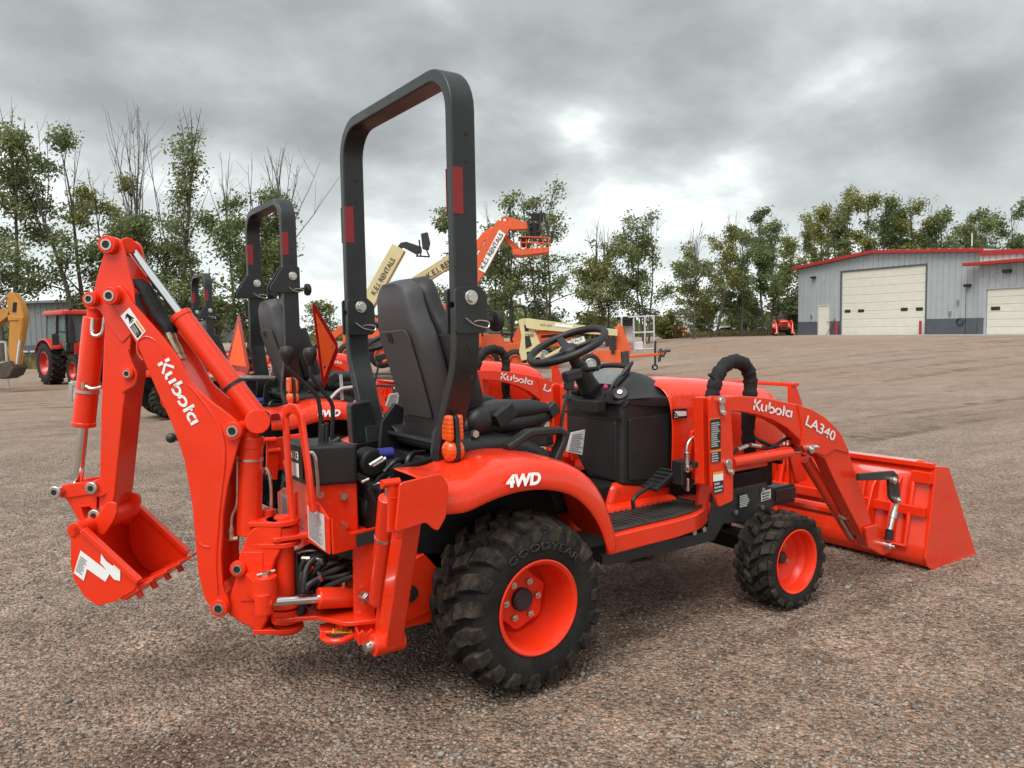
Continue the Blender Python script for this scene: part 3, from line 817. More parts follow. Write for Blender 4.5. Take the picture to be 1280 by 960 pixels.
# ---------------------------------------------------------------- roll bar
def roll_bar(parent, hz=1.327, top=2.100, style=0, yc=.435):
    xr, r = -.195, .13
    k_ = yc / .435
    half = [V(xr, -.275, .70), V(xr, -.285, .80), V(xr, -.315 * k_, .90), V(xr, -.375 * k_, 1.03), V(xr, -.418 * k_, 1.12), V(xr, -yc, 1.20), V(xr, -yc, hz)]
    low = [half, mir(half, -1)]
    out = []
    sec = (.042, .088, (1, 0, 0))
    for k, P in enumerate(low):
        mb = MB(); mb.tube(catmull(P, 4), 0, flat=sec); o = mb.build('roll_bar_post', M['rops'], parent, bevel=.006, seg=2, angle=50); out.append(o)
    up = [V(xr, -yc, hz + .012)] + [V(xr, -yc + r - r * math.cos(a), top - r - .021 + r * math.sin(a)) for a in [R(90 * i / 8) for i in range(9)]]
    up = up + [V(p.x, -p.y, p.z) for p in reversed(up)]
    up = [V(p.x + .03 * sm(hz, top, p.z) * 0, p.y, p.z) for p in up]
    mb = MB(); mb.tube(up, 0, flat=sec); hoop = mb.build('roll_bar_hoop', M['rops'], parent, bevel=.007, seg=2, angle=50)
    for s in (1, -1):
        o = out[0 if s == 1 else 1]
        for side in (-1, 1):                       # a hinge plate on either face of the post
            y = (-yc + side * .027) * s
            if style == 0: P = [(-.050, .06), (.035, .07), (.068, .040), (.070, -.070), (.055, -.085), (-.050, -.085)]
            else: P = [(-.125, -.035), (-.125, -.065), (.050, -.065), (.050, .080), (.030, .090), (-.045, .090)]
            mb = MB(); mb.prism(rounded([V(xr + a, y - .006, hz + b) for a, b in P], .012), (0, .012, 0)); mb.build('hinge_plate', M['rops'], o, bevel=.002)
        for face in (-1, 1):
            y = -yc * s + face * .034
            mb = MB(); mb.cyl((xr + .008, y - .002 * face, hz + .03), (xr + .008, y + .012 * face, hz + .03), .018, seg=6); mb.cyl((xr + .008, y - .002 * face, hz + .03), (xr + .008, y + .002 * face, hz + .03), .024, seg=20)
            mb.build('hinge_bolt', M['steel'], o, bevel=.002)
            q = V(xr + .03, y + .006 * face, hz - .055)
            mb = MB(); mb.tube([q + V(-.05, 0, .02), q + V(-.02, .006 * face, -.002), q + V(.0, .01 * face, -.008), q + V(.028, .01 * face, -.012), q + V(.032, .008 * face, .006), q + V(.0, .008 * face, .012), q + V(-.02, .004 * face, .008)], .0021, seg=6, smooth=4)
            mb.build('lock_pin', M['steel'], o)
            hole = MB()
            for k in range(2): hole.cyl((xr + .012, -yc * s + face * .020, hz - .14 - .085 * k), (xr + .012, -yc * s + face * .0222, hz - .14 - .085 * k), .0075, seg=12)
            hole.build('bolt_hole', M['pin_hole'], o)
            hh = MB()
            for zz in ((top - .315, top - .23) if style == 0 else (top - .30, top - .38)): hh.cyl((xr + .008, -yc * s + face * .020, zz), (xr + .008, -yc * s + face * .0222, zz), .0065, seg=12)
            hh.build('bolt_hole', M['pin_hole'], hoop)
            yy = -yc * s + face * .0215
            ra, rb = ((top - .48), (top - .335)) if style == 0 else ((top - .34), (top - .21))
            P = [V(xr - .044, yy, ra), V(xr - .008, yy, ra), V(xr - .008, yy, rb), V(xr - .044, yy, rb)]
            mb = MB(); mb.prism(P, (0, .0012 * face, 0)); mb.build('reflector_strip', M['red_reflector'], hoop)
        mb = MB(); kx = xr + (.088 if style == 0 else .07); mb.cyl((kx - .01, -yc * s, hz - .045), (kx + .02, -yc * s, hz - .045), .012); mb.lathe([(0, .05), (.026, .05), (.034, .044), (.036, .034), (.034, .022), (.014, .016), (.012, 0)], V(kx, -yc * s, hz - .045), XV, 18)
        mb.build('clamp_knob', M['black'], o, angle=40)
    return out, hoop
posts, hoop = roll_bar(T)
# safety label on the left post (its face towards the camera)
P = [on(459, 506, y=.33), on(473, 500.5, y=.33), on(486, 533, y=.285), on(474, 537, y=.285)]
P = [V(-.237, .352, .885), V(-.157, .352, .885), V(-.157, .408, 1.04), V(-.237, .408, 1.04)]
def on_post(P): return [V(p.x, p.y - .026, p.z) for p in P]
P = on_post([V(-.228, .335, .875), V(-.162, .335, .875), V(-.162, .402, 1.03), V(-.228, .402, 1.03)])
lo_, _ = decal(P, M['label'], posts[1], 'warning_label'); n_ = V(0, -1, .4).normalized()
decal([P[0].lerp(P[2], .06), P[1].lerp(P[3], .06), P[1].lerp(P[2], .72).lerp(P[0], .05), P[0].lerp(P[3], .72).lerp(P[1], .05)], M['print'], posts[1], 'warning_label', lift=.0022)
printed([P[0].lerp(P[2], .06), P[1].lerp(P[3], .06), P[1].lerp(P[2], .72).lerp(P[0], .05), P[0].lerp(P[3], .72).lerp(P[1], .05)], posts[1], M['label'], rows=9, lift=.004)

# amber lamps on the fenders, each with two lenses, and the black tool box beside the left one
def amber_lamp(s):
    c = on(566, 546, y=-.37); c.y *= s
    mb = MB(); mb.prism(rounded([c + V(-.006, -.03, .075), c + V(-.006, .03, .075), c + V(-.006, .035, .0), c + V(-.006, .042, -.06), c + V(-.006, .02, -.095), c + V(-.006, -.02, -.095), c + V(-.006, -.042, -.06), c + V(-.006, -.035, .0)], .02), (.014, 0, 0))
    o = mb.build('hazard_lamp', M['black'], T, bevel=.003)
    for f in (-1, 1):
        mb = MB()
        mb.lathe([(0, .026), (.018, .025), (.030, .020), (.036, .010), (.037, 0)], c + V(f * .008, 0, -.045), V(f, 0, 0), 26)
        mb.prism(rounded([c + V(f * .008, -.027, .075), c + V(f * .008, .027, .075), c + V(f * .008, .030, -.012), c + V(f * .008, -.030, -.012)], .012), V(f * .020, 0, 0))
        mb.build('amber_lens', M['amber'], o, bevel=.008, seg=3)
    mb = MB(); mb.bar(c + V(0, .0, -.09), c + V(.02, .0, -.15), .03, .02); mb.build('lamp_bracket', M['black'], o)
amber_lamp(1); amber_lamp(-1)
c = V(-.235, .285, .895)
mb = MB(); mb.prism(rounded([c + V(-.055, 0, -.085), c + V(.06, 0, -.075), c + V(.03, 0, .085), c + V(-.06, 0, .075)], .012), (0, .05, 0)); mb.build('lamp_housing', M['rops'], T, bevel=.006)

# ---------------------------------------------------------------- seat
def loft(mb, sections, m=28, p=4.0):
    """superelliptic sections: (centre, axis u, axis v, half width, half depth)"""
    rows = []
    for (c, u, v, a, b) in sections:
        row = []
        for k in range(m):
            t = 2 * math.pi * k / m; ct, st = math.cos(t), math.sin(t)
            row.append(Vector(c) + Vector(u) * (a * math.copysign(abs(ct) ** (2 / p), ct)) + Vector(v) * (b * math.copysign(abs(st) ** (2 / p), st)))
        rows.append(row)
    mb.grid(rows, closed_u=True)
    for e in (rows[0], rows[-1]): mb.bm.faces.new([mb.bm.verts.new(p_) for p_ in e])
    bmesh.ops.remove_doubles(mb.bm, verts=mb.bm.verts, dist=1e-5)
    return mb
lean = V(-.155, 0, .5).normalized(); fwd_ = V(lean.z, 0, -lean.x)
def back_at(h, off=0.): return V(-.085, 0, .93) + lean * h + fwd_ * off
SW = [(0, .14), (.06, .155), (.16, .168), (.27, .174), (.33, .168), (.38, .150), (.43, .132), (.475, .124), (.505, .108), (.522, .065)]
mb = MB(); loft(mb, [(back_at(h, .0 + .02 * sm(.36, .52, h)), YV, fwd_, w, .048 if h < .5 else .035) for h, w in SW], p=5); seat = mb.build('seat_back_shell', M['seat'], T, angle=60, bevel=.0)
# moulded panel with a hand slot on the rear of the shell
PN = [back_at(h, -.050) + V(0, y, 0) for h, y in ((.02, -.108), (.02, .108), (.20, .122), (.33, .122), (.355, .105), (.362, -.105), (.33, -.122), (.20, -.122))]
mb = MB(); mb.prism(rounded(PN, .02), -fwd_ * .006); mb.build('back_panel', M['seat'], seat, bevel=.004)
mb = MB(); q = back_at(.315, -.0575) + V(0, .03, 0); mb.prism(rounded([q + V(0, -.02, 0), q + V(0, .02, 0), q + V(0, .02, 0) + lean * .035, q + V(0, -.02, 0) + lean * .035], .008), -fwd_ * .002); mb.build('hand_slot', M['pin_hole'], seat)
SWc = [(-.02, .15), (.03, .172), (.12, .190), (.24, .196), (.31, .186), (.36, .160), (.41, .138), (.46, .128), (.495, .108), (.512, .06)]
mb = MB(); loft(mb, [(back_at(h, .078 + .006 * sm(.36, .52, h)), YV, fwd_, w, .045) for h, w in SWc], p=3.2); mb.build('seat_back_cushion', M['cushion'], T, angle=60)
mb = MB()
for s in (-1, 1): loft(mb, [(back_at(h, .085) + V(0, s * (.162 + .018 * math.sin(h * 8)), 0), YV, fwd_, .032 + .006 * math.sin(h * 9), .05) for h in (.02, .06, .12, .2, .27, .31)], 16, 2.6)
mb.build('seat_bolster', M['cushion'], T, angle=60)
mb = MB()
for x0, x1, a, b, zc, p in ((-.05, .34, .225, .05, .900, 3.0),):
    loft(mb, [(V(x, 0, zc + .02 * sm(.1, .34, x)), YV, ZV, a * k, b * k2) for x, k, k2 in ((-.07, .80, .6), (-.04, .95, .95), (.05, 1, 1), (.18, 1, 1), (.28, .97, 1), (.34, .88, .85), (.37, .7, .5))], 28, p)
for s in (-1, 1): loft(mb, [(V(x, s * .185, .938 + .015 * math.sin((x + .05) * 6)), YV, ZV, .045, .034 * k) for x, k in ((-.04, .6), (.0, 1), (.12, 1.1), (.24, 1), (.30, .6))], 16, 2.4)
mb.build('seat_cushion', M['cushion'], T, angle=60)
mb = MB()
mb.box2((-.10, -.19, .80), (.32, .19, .85)); mb.box2((-.16, -.20, .74), (.30, .20, .79)); mb.box2((-.13, -.15, .85), (-.05, .15, .93))
mb.cyl((-.17, -.22, .855), (-.17, .24, .855), .010); mb.cyl((-.13, -.20, .835), (-.13, .20, .835), .022)
for s in (-1, 1): mb.prism([(-.22, s * .215 - .012, .74), (-.12, s * .215 - .012, .74), (-.10, s * .215 - .012, .95), (-.14, s * .215 - .012, .97), (-.20, s * .215 - .012, .90)], (0, .024, 0))
mb.build('seat_base', M['black'], T, bevel=.005)
mb = MB(); q = on(622, 523, y=-.26); mb.cyl(q + V(.0, .08, -.03), q, .016); mb.box(q + V(.03, 0, .01), (.09, .035, .055), Euler((0, R(-30), 0)).to_matrix()); mb.sphere(on(600, 527, y=-.25), .05, 14, (1, .7, 1))
mb.build('seat_adjuster', M['black'], T, bevel=.006)
mb = MB(); q = on(592, 542, y=-.28); mb.cyl(q, q + V(0, -.016, 0), .014, seg=6); mb.build('seat_bolt', M['steel'], T)

# ---------------------------------------------------------------- driver's platform clutter behind the seat
mb = MB()
mb.box2((-.42, -.24, .52), (-.12, .24, .74)); mb.box2((-.30, -.27, .70), (.25, .27, .775))
for (px, py, r_) in ((455, 575, .05), (470, 600, .045), (462, 630, .06), (500, 590, .05), (478, 645, .05)):
    q = on(px, py, y=-.05); mb.cyl(q, q + V(0, -.09, 0), r_, seg=16)
mb.build('valve_housing', M['greasy'], T, bevel=.014)
mb = MB()
for (a, b) in (((462, 582), (478, 572)), ((466, 583), (482, 573))): mb.cyl(on(*a, y=-.19), on(*b, y=-.19), .0075)
for (a, b) in (((452, 603), (461, 599)), ((467, 608), (474, 604)), ((470, 625), (478, 622))): mb.cyl(on(*a, y=-.18), on(*b, y=-.18), .006)
mb.build('hydraulic_fitting', M['steel'], T)
mb = MB(); mb.cyl(on(470, 568, y=-.12), on(490, 566, y=-.12), .020); mb.build('blue_coupler', M['blue'], T)
mb = MB()
for (a, b, c_) in (((480, 590), (498, 575), (520, 585)), ((485, 600), (500, 585), (515, 570)), ((462, 610), (475, 640), (470, 665)), ((470, 615), (484, 640), (476, 670)), ((505, 600), (512, 570), (530, 565))):
    mb.tube([on(*a, y=-.2), on(*b, y=-.2), on(*c_, y=-.12)], .009, smooth=5)
mb.build('hydraulic_hose', M['hose'], T)

# ---------------------------------------------------------------- dash, column, steering wheel, levers
HWD = .198
def dash_ring(x, z):     # section corners seen from the seat: cut away low on the left for the driver's foot
    return None
BK = [(-HWD, .948), (HWD - .02, .948), (HWD - .02, .76), (.02, .585), (-HWD + .01, .585)]
FT = [(-HWD - .03, .948), (HWD + .03, .948), (HWD + .03, .70), (.10, .545), (-HWD - .02, .545)]
mb = MB(); A_ = [V(.70, y, z) for y, z in BK]; B_ = [V(.985, y, z) for y, z in FT]
va = [mb.bm.verts.new(p) for p in A_]; vb = [mb.bm.verts.new(p) for p in B_]; mb.bm.faces.new(va); mb.bm.faces.new(vb[::-1])
for i in range(5): mb.bm.faces.new((va[i], va[(i + 1) % 5], vb[(i + 1) % 5], vb[i]))
dash = mb.build('dash_console', M['dash'], T, bevel=.022, seg=4)
P = [V(.695, -.165, .860), V(.695, .150, .860), V(.695, .150, .77), V(.695, .0, .615), V(.695, -.165, .605)]
mb = MB(); mb.prism(rounded(P, .015), (.009, 0, 0)); mb.build('front_cover', M['dash'], dash, bevel=.005)
for s in (1, -1):
    mb = MB(); zb = .60 if s == 1 else .74
    P = [V(.735, -.2015 * s, .872), V(.945, -.2235 * s, .880), V(.945, -.2215 * s, zb), V(.735, -.1985 * s, zb + .01)]
    mb.prism(rounded(P, .014), (0, -.006 * s, 0)); mb.build('side_cover', M['dash'], dash, bevel=.005)
mb = MB(); mb.box2((.692, -.200, .872), (.70, .175, .882)); mb.build('seam_shadow_gap', M['pin_hole'], dash)
rows = []
for k in range(21):
    y = -.225 + .45 * k / 20; c_ = 1 - sm(.085, .21, abs(y)); ed = sm(.19, .225, abs(y))
    y0 = y * (1 - .10 * (1 - 0))
    rows.append([V(.688 + .012 * ed, y0, .935), V(.690 + .012 * ed, y0, .952 + .006 * c_), V(.715, y0, .962 + .020 * c_ - .008 * ed), V(.745, y, .966 + .034 * c_ - .010 * ed), V(.815, y, .970 + .082 * c_ - .012 * ed), V(.855, y, .968 + .096 * c_ - .012 * ed), V(.90, y * 1.03, .964 + .094 * c_ - .010 * ed), V(.97, y * 1.08, .953 + .078 * c_ - .004 * ed), V(1.0, y * 1.1, .945 + .07 * c_), V(1.005, y * 1.1, .90)])
mb = MB(); mb.grid(rows)
for e in (rows[0], rows[-1]): mb.bm.faces.new([mb.bm.verts.new(p) for p in e])
mb.build('instrument_cowl', M['dash'], T, angle=45, subsurf=1)
mb = MB(); mb.prism(rounded([V(.744, -.098, 1.003), V(.744, .098, 1.003), V(.824, .085, 1.061), V(.824, -.085, 1.061)], .012), V(-.006, 0, .0085)); mb.build('display', M['screen'], dash, bevel=.002)
mb = MB(); mb.tube([V(.735, -.112, 1.00), V(.835, -.096, 1.072), V(.848, -.05, 1.084), V(.850, .05, 1.084), V(.835, .096, 1.072), V(.735, .112, 1.00)], .011, smooth=6); mb.build('display_hood', M['black'], dash)
mb = MB(); q = on(773, 497, y=-.15); loft(mb, [(q + V(.03, -.01, -.035), V(.6, .8, 0), V(.5, -.4, .75).normalized(), .06, .05), (q + V(.01, -.005, -.012), V(.6, .8, 0), V(.5, -.4, .75).normalized(), .05, .042)], 20, 2.5); mb.build('switch_pod', M['dash'], T, bevel=.01)
mb = MB(); mb.box(on(736, 507, y=-.05), (.06, .16, .05)); mb.cyl(on(716, 489, y=.1), on(726, 489, y=.05), .018); mb.build('column_bracket', M['black'], T, bevel=.006)
hub = on(709, 432, y=0.); wn = V(-.42, 0, .91).normalized(); colb = V(.70, 0, .985)
mb = MB(); mb.cyl(colb - (hub - colb) * .1, colb.lerp(hub, .55), .046, .038); mb.cyl(colb.lerp(hub, .52), colb.lerp(hub, .95), .026); mb.lathe([(.042, -.02), (.048, .0), (.046, .02), (.04, .05)], colb, hub - colb, 20)
mb.cyl(colb.lerp(hub, .45) + V(0, -.02, 0), colb.lerp(hub, .45) + V(.02, -.10, .01), .010); mb.build('steering_column', M['black'], T, bevel=.004)
u_ = V(wn.z, 0, -wn.x); mb = MB()
ring = [hub + (u_ * math.cos(t) + YV * math.sin(t)) * .168 for t in [2 * math.pi * k / 48 for k in range(48)]]
sec = []
for k in range(48):
    t = 2 * math.pi * k / 48; d = (u_ * math.cos(t) + YV * math.sin(t)); sec.append([hub + d * (.168 + .0165 * math.cos(a)) + wn * (.0165 * math.sin(a)) for a in [2 * math.pi * j / 12 for j in range(12)]])
sec.append(sec[0]); mb.grid(sec, closed_u=True)
for a in (R(180), R(62), R(-62)):
    d = u_ * math.cos(a) + YV * math.sin(a); mb.tube([hub - wn * .02 + d * .02, hub - wn * .012 + d * .09, hub + d * .165], 0, flat=(.030, .014, tuple(wn)))
mb.lathe([(0, .012), (.03, .010), (.042, .0), (.045, -.02), (.03, -.035)], hub - wn * .012, wn, 24)
bmesh.ops.remove_doubles(mb.bm, verts=mb.bm.verts, dist=1e-5)
mb.build('steering_wheel', M['black'], T, angle=50)
def lever(path, y, r_, knob, kr, mat='black', nm='lever'):
    P = [on(a, b, y=y) for a, b in path]; mb = MB(); mb.tube(P, r_, smooth=4)
    o = mb.build(nm, M['frame'], T); kb = MB(); knob(kb, P); kb.build('lever_knob', M[mat], o, bevel=.006, seg=3)
    return o
lever([(700, 545), (704, 515), (712, 478)], -.20, .007, lambda kb, P: (kb.box(P[-1] + V(.012, 0, .028), (.075, .04, .038), Euler((0, R(-10), 0)).to_matrix()), kb.bar(P[-1] + V(-.004, 0, -.03), P[-1] + V(0, 0, .03), .034, .034, (0, 1, 0))), 0, 'dash', 'range_lever')
lever([(765, 503), (763, 488), (770, 475), (780, 466)], -.17, .006, lambda kb, P: kb.tube([P[-1] + V(-.012, 0, -.01), P[-1] + V(.02, 0, .018), P[-1] + V(.052, 0, .045)], [.008, .013, .006], seg=12, smooth=3), 0, 'black', 'throttle_lever')
lever([(752, 500), (757, 484)], -.10, .004, lambda kb, P: kb.sphere(P[-1], .012), 0, 'pink', 'choke_lever')
lever([(676, 535), (685, 520), (690, 512)], -.20, .007, lambda kb, P: kb.box(P[-1], (.05, .035, .05), Euler((0, R(-35), 0)).to_matrix()), 0, 'dash', 'lift_lever')
q = on(775, 494, y=-.165); mb = MB(); mb.lathe([(0, .02), (.03, .02), (.036, .012), (.038, -.02)], q, V(-.5, -.5, .6), 22); ks = mb.build('key_switch', M['dash'], dash, angle=40)
mb = MB(); mb.lathe([(0, .026), (.010, .026), (.013, .021), (.013, .01)], q, V(-.5, -.5, .6), 16); mb.build('key_barrel', M['steel'], dash)
P = [on(709, 565, y=-.05), on(728, 569, y=-.05), on(732, 537, y=-.03), on(715, 541, y=-.03)]
mb = MB(); mb.prism(P, (0, .012, 0)); bk = mb.build('manual_pouch', M['label'], T, bevel=.002); printed([p + V(0, -.002, 0) for p in P], bk, M['grey_print'], rows=9, lift=.001)

# ---------------------------------------------------------------- bonnet
rows = []
for x, w, zt, zb in ((.93, .262, 1.012, .60), (.96, .266, 1.022, .585), (1.10, .268, 1.024, .60), (1.30, .266, 1.012, .62), (1.50, .258, .992, .62), (1.65, .245, .968, .60), (1.74, .228, .935, .58), (1.775, .20, .88, .57), (1.785, .18, .75, .56)):
    half = [V(x, -w * .97, zb), V(x, -w, zb + .10), V(x, -w * 1.015, zb + .55 * (zt - zb)), V(x, -w * .99, zt - .125), V(x, -w * .93, zt - .06), V(x, -w * .76, zt - .018), V(x, -w * .45, zt - .002), V(x, 0, zt + .004)]
    rows.append(half + [V(p.x, -p.y, p.z) for p in reversed(half[:-1])])
mb = MB(); mb.grid(rows); hood = mb.build('bonnet', M['orange'], T, solid=.006, subsurf=2, angle=70)
mb = MB(); mb.prism([V(1.772, -.19, .56), V(1.772, .19, .56), V(1.772, .19, .86), V(1.772, -.19, .86)], (.02, 0, 0)); mb.build('grille', M['black'], T)
def hoodp(px, dy=0): return on(*px, y=-.272 + dy)
def wordmark_px(a, b, h, plane, mat, parent, **k):
    A, B, H = plane(a), plane(b), plane(h); wordmark(A, B - A, H - A, (B - A).length, (H - A).length, mat, parent, **k)
M['pale_mark'] = surf('pale_raised_mark', (.62, .12, .07), .3, var=.05)
wordmark_px((838, 502), (874, 500), (838, 491), lambda q: hoodp(q, -.004), M['pale_mark'], hood, weight=.12)
P = [hoodp(c, -.003) for c in ((840, 524), (858.5, 522.5), (858.5, 510.5), (840, 511.5))]; decal(P, M['print'], hood, 'model_badge')
letters('23', P[0] + (P[2] - P[0]) * .12, P[1] - P[0], P[3] - P[0], .022, .018, M['white'], hood, 'model_number', lift=.003)
decal([P[0].lerp(P[1], .58).lerp(P[3], .25), P[0].lerp(P[1], .92).lerp(P[2], .25), P[1].lerp(P[2], .80).lerp(P[0], .08), P[0].lerp(P[1], .58).lerp(P[3], .8)], M['white'], hood, 'model_badge', lift=.003)
for s in (1, -1):      # radiator guard in front of the bonnet
    P = [V(1.86, -.21 * s, .45), V(1.86, -.21 * s, .96), V(1.80, -.21 * s, .99), V(1.92, -.21 * s, .99), V(1.94, -.21 * s, .45)]
mb = MB()
for s in (1, -1):
    mb.prism([V(1.84, -.20 * s - .01, .45), V(1.90, -.20 * s - .01, .45), V(1.92, -.20 * s - .01, .86), V(1.86, -.20 * s - .01, .965), V(1.82, -.20 * s - .01, .965)], (0, .02, 0))
mb.bar(V(1.855, -.215, .955), V(1.855, .215, .955), .06, .018)
for k in range(7): mb.bar(V(1.87, -.15 + .05 * k, .50), V(1.87, -.15 + .05 * k, .86), .008, .008)
mb.build('front_guard', M['orange'], T, bevel=.004)

# ---------------------------------------------------------------- front loader
def loader(s):
    YA = -.505                                             # outer face of the arm
    up = ys([(887, 499), (889, 495), (905, 495), (911, 497), (914, 512), (917, 570), (916.5, 626), (899, 634), (890, 609)], YA - .012)
    mb = MB(); mb.prism(mir(rounded(up, .01), s), (0, .014 * s, 0))
    post = mb.build('loader_post', M['orange'], T, bevel=.003)
    back = ys([(871, 496), (910, 496), (912, 514), (914, 600), (874, 608), (872, 590)], YA + .085)
    mb = MB(); mb.prism(mir(back, s), (0, .014 * s, 0)); mb.build('inner_post_plate', M['orange'], post, bevel=.003)
    web = ys([(878, 497), (888, 497), (890, 606), (880, 606)], YA + .04)
    mb = MB(); mb.prism(mir(web, s), (0, .05 * s, 0)); mb.build('post_web', M['orange'], post, bevel=.003)
    top = [(893, 497), (925, 494.5), (960, 497.5), (997, 505.5), (1016, 512), (1032, 522), (1045, 534), (1053, 545), (1061, 563), (1063, 572), (1078, 615), (1092, 662), (1097, 680), (1094, 688), (1086, 684),
           (1070, 653), (1056, 626), (1043, 600), (1031, 574), (1020, 567), (1008, 566), (1003, 558), (1000, 550), (984, 535), (966, 525), (949, 519), (928, 515), (908, 514), (896, 515)]
    mb = MB(); mb.prism(mir(ys(top, YA), s), (0, .062 * s, 0))
    arm = mb.build('loader_arm', M['orange'], T, bevel=.005, seg=2, angle=40)
    knee = [(998, 506), (1016, 512), (1032, 522), (1045, 534), (1053, 545), (1061, 563), (1062, 567), (1044, 562), (1031, 570), (1020, 566), (1008, 566), (1002, 557), (1004, 540)]
    mb = MB(); mb.prism(mir(ys(knee, YA - .008), s), (0, .010 * s, 0)); mb.build('elbow_plate', M['orange'], arm, bevel=.003)
    def pin(px, r_=.018, l=.02, parent=arm, y=YA - .008):
        q = on(*px, y=y); q.y *= s; mb = MB(); mb.cyl(q + V(0, .004 * s, 0), q + V(0, -l * s, 0), r_, seg=20); mb.cyl(q + V(0, -l * .3 * s, 0), q + V(0, -l * 1.3 * s, 0), r_ * .5, seg=8); mb.build('pivot_pin', M['steel'], parent, bevel=.003)
    pin((1011, 561), .020); pin((1015, 558), .010, .028); pin((1102, 680), .017, .05)
    def clip(px0, px1):
        a, b = on(*px0, y=YA - .018), on(*px1, y=YA - .018); a.y *= s; b.y *= s
        mb = MB(); mb.cyl(a + V(0, .006 * s, 0), a + V(0, -.012 * s, 0), .017, seg=20); mb.bar(a, b, .008, .028, (1, 0, 0)); mb.cyl(b + V(0, .006 * s, 0), b + V(0, -.014 * s, 0), .012, seg=6); mb.build('pin_retainer', M['steel'], post, bevel=.003)
    clip((901, 501), (903, 516)); clip((909, 579), (913, 590))
    # lift cylinder
    a, b = on(914, 578, y=YA + .035), on(1004, 562, y=YA + .035); a.y *= s; b.y *= s
    mb = MB(); mb.cyl(a.lerp(b, .0), a.lerp(b, .80), .026); mb.cyl(a.lerp(b, .42), a.lerp(b, .44), .028); lc = mb.build('lift_cylinder', M['orange'], T, bevel=.004)
    mb = MB(); mb.cyl(a.lerp(b, .78), b, .014); mb.build('cylinder_rod', M['chrome'], lc)
    # tilt cylinder alongside the lower arm
    a, b = on(1006, 574, y=YA + .09), on(1066, 672, y=YA + .09); a.y *= s; b.y *= s
    mb = MB(); mb.cyl(a, a.lerp(b, .72), .024); tcyl = mb.build('tilt_cylinder', M['orange'], T, bevel=.004)
    mb = MB(); mb.cyl(a.lerp(b, .7), b, .013); mb.build('cylinder_rod', M['chrome'], tcyl)
    mb = MB(); mb.prism(mir(ys([(1003, 566), (1014, 571), (1072, 668), (1076, 682), (1064, 679), (1008, 586)], YA + .115), s), (0, .012 * s, 0)); mb.build('parallel_link', M['orange'], T, bevel=.003)
    # hoses along the arm
    mb = MB()
    for k in range(3):
        pts = [on(c[0] + 3 * k, c[1] + 2 * k, y=YA + .05 + .02 * k) for c in ((945, 548), (975, 560), (1000, 556), (1022, 572), (1038, 590), (1048, 615), (1058, 640), (1070, 672))]
        mb.tube(mir(pts, s), .0075, smooth=4)
    mb.tube(mir(ys([(916, 566), (930, 557), (960, 560), (985, 548), (1003, 553)], YA + .05), s), .008, smooth=5)
    mb.build('loader_hose', M['hose'], T)
    mb = MB()
    for c0, c1 in (((922, 562), (934, 557)), ((938, 556), (950, 558)), ((1028, 572), (1034, 582)), ((1045, 606), (1043, 612)), ((1041, 600), (1046, 612)), ((1050, 645), (1056, 648)), ((1057, 648), (1065, 646))):
        a, b = on(*c0, y=YA + .035), on(*c1, y=YA + .035); a.y *= s; b.y *= s; mb.cyl(a, b, .009, seg=10)
    mb.build('hose_fitting', M['steel'], T)
    # arm pivot bracket and dark quick-hitch link behind the bucket
    mb = MB(); mb.prism(mir(ys([(1082, 660), (1098, 655), (1108, 676), (1114, 690), (1104, 694), (1086, 684)], YA - .02), s), (0, .014 * s, 0)); mb.prism(mir(ys([(1082, 660), (1098, 655), (1108, 676), (1114, 690), (1104, 694), (1086, 684)], YA - .02), s), (0, .014 * s, 0)) if 0 else None
    mb.build('arm_bracket', M['orange'], arm, bevel=.003)
    lk = [(1074, 592), (1118, 588.5), (1123, 594), (1126, 622), (1120, 630), (1113, 622), (1112, 600), (1074, 601)]
    mb = MB(); mb.prism(mir(ys(lk, -.555), s), (0, .018 * s, 0)); hl = mb.build('hitch_link', M['frame'], T, bevel=.004)
    for c in ((1115, 600), (1120, 625)): pin(c, .018, .02, hl, -.556)
    a, b = on(1120, 630, y=-.545), on(1112, 662, y=-.545); a.y *= s; b.y *= s
    mb = MB(); mb.cyl(a, b, .013); mb.cyl(a.lerp(b, .3), a.lerp(b, .55), .019, seg=12); mb.build('hitch_rod', M['steel'], hl)
    a2 = on(1111, 675, y=-.545); a2.y *= s; mb = MB(); mb.cyl(b, a2, .020); mb.build('hitch_stop', M['black'], hl)
    return post, arm
post, arm = loader(1); postl, arml = loader(-1)
YA = -.505
wordmark_px((941, 512), (990, 522), (941.5, 498.5), lambda q: on(*q, y=YA - .002), M['white'], arm)
letters_px('LA340', (1006, 531), (1042, 552), (1009, 518.5), lambda *q: on(*q, y=YA - .0105), M['white'], arm, name='loader_model', bold=.015)
wordmark(V(1.42, -YA + .002, .858), V(-1, 0, .12), V(.12, 0, 1), .28, .055, M['white'], arml)
sticker([(887.6, 562), (900.5, 560), (900.5, 523), (887.6, 524.5)], YA - .012, post, M['print'], M['label'], 12, 5)
sticker([(887.7, 523.7), (900.4, 522.4), (900.4, 526), (887.7, 527)], YA - .0135, post, M['orange_label'])
sticker([(888, 579), (900.7, 577), (900.6, 562), (888, 564)], YA - .012, post, M['print'], M['label'], 4, 6)
sticker([(888, 565.6), (900.6, 563.6), (900.6, 561.4), (888, 563.4)], YA - .0135, post, M['orange_label'])
sticker([(891.5, 618), (904, 615), (903.5, 589), (891, 591)], YA - .012, post, M['print'], M['label'], 5, 7)
sticker([(891.2, 602), (903.7, 600), (903.5, 591.5), (891.1, 593.5)], YA - .0135, post, M['white'])
sticker([(891.1, 593.3), (903.5, 591.3), (903.5, 588.6), (891, 590.4)], YA - .0135, post, M['orange_label'])
o_ = sticker([(873, 516), (884, 516), (884, 501.5), (873, 501.5)], YA + .084, post, M['print'])
mb = MB()
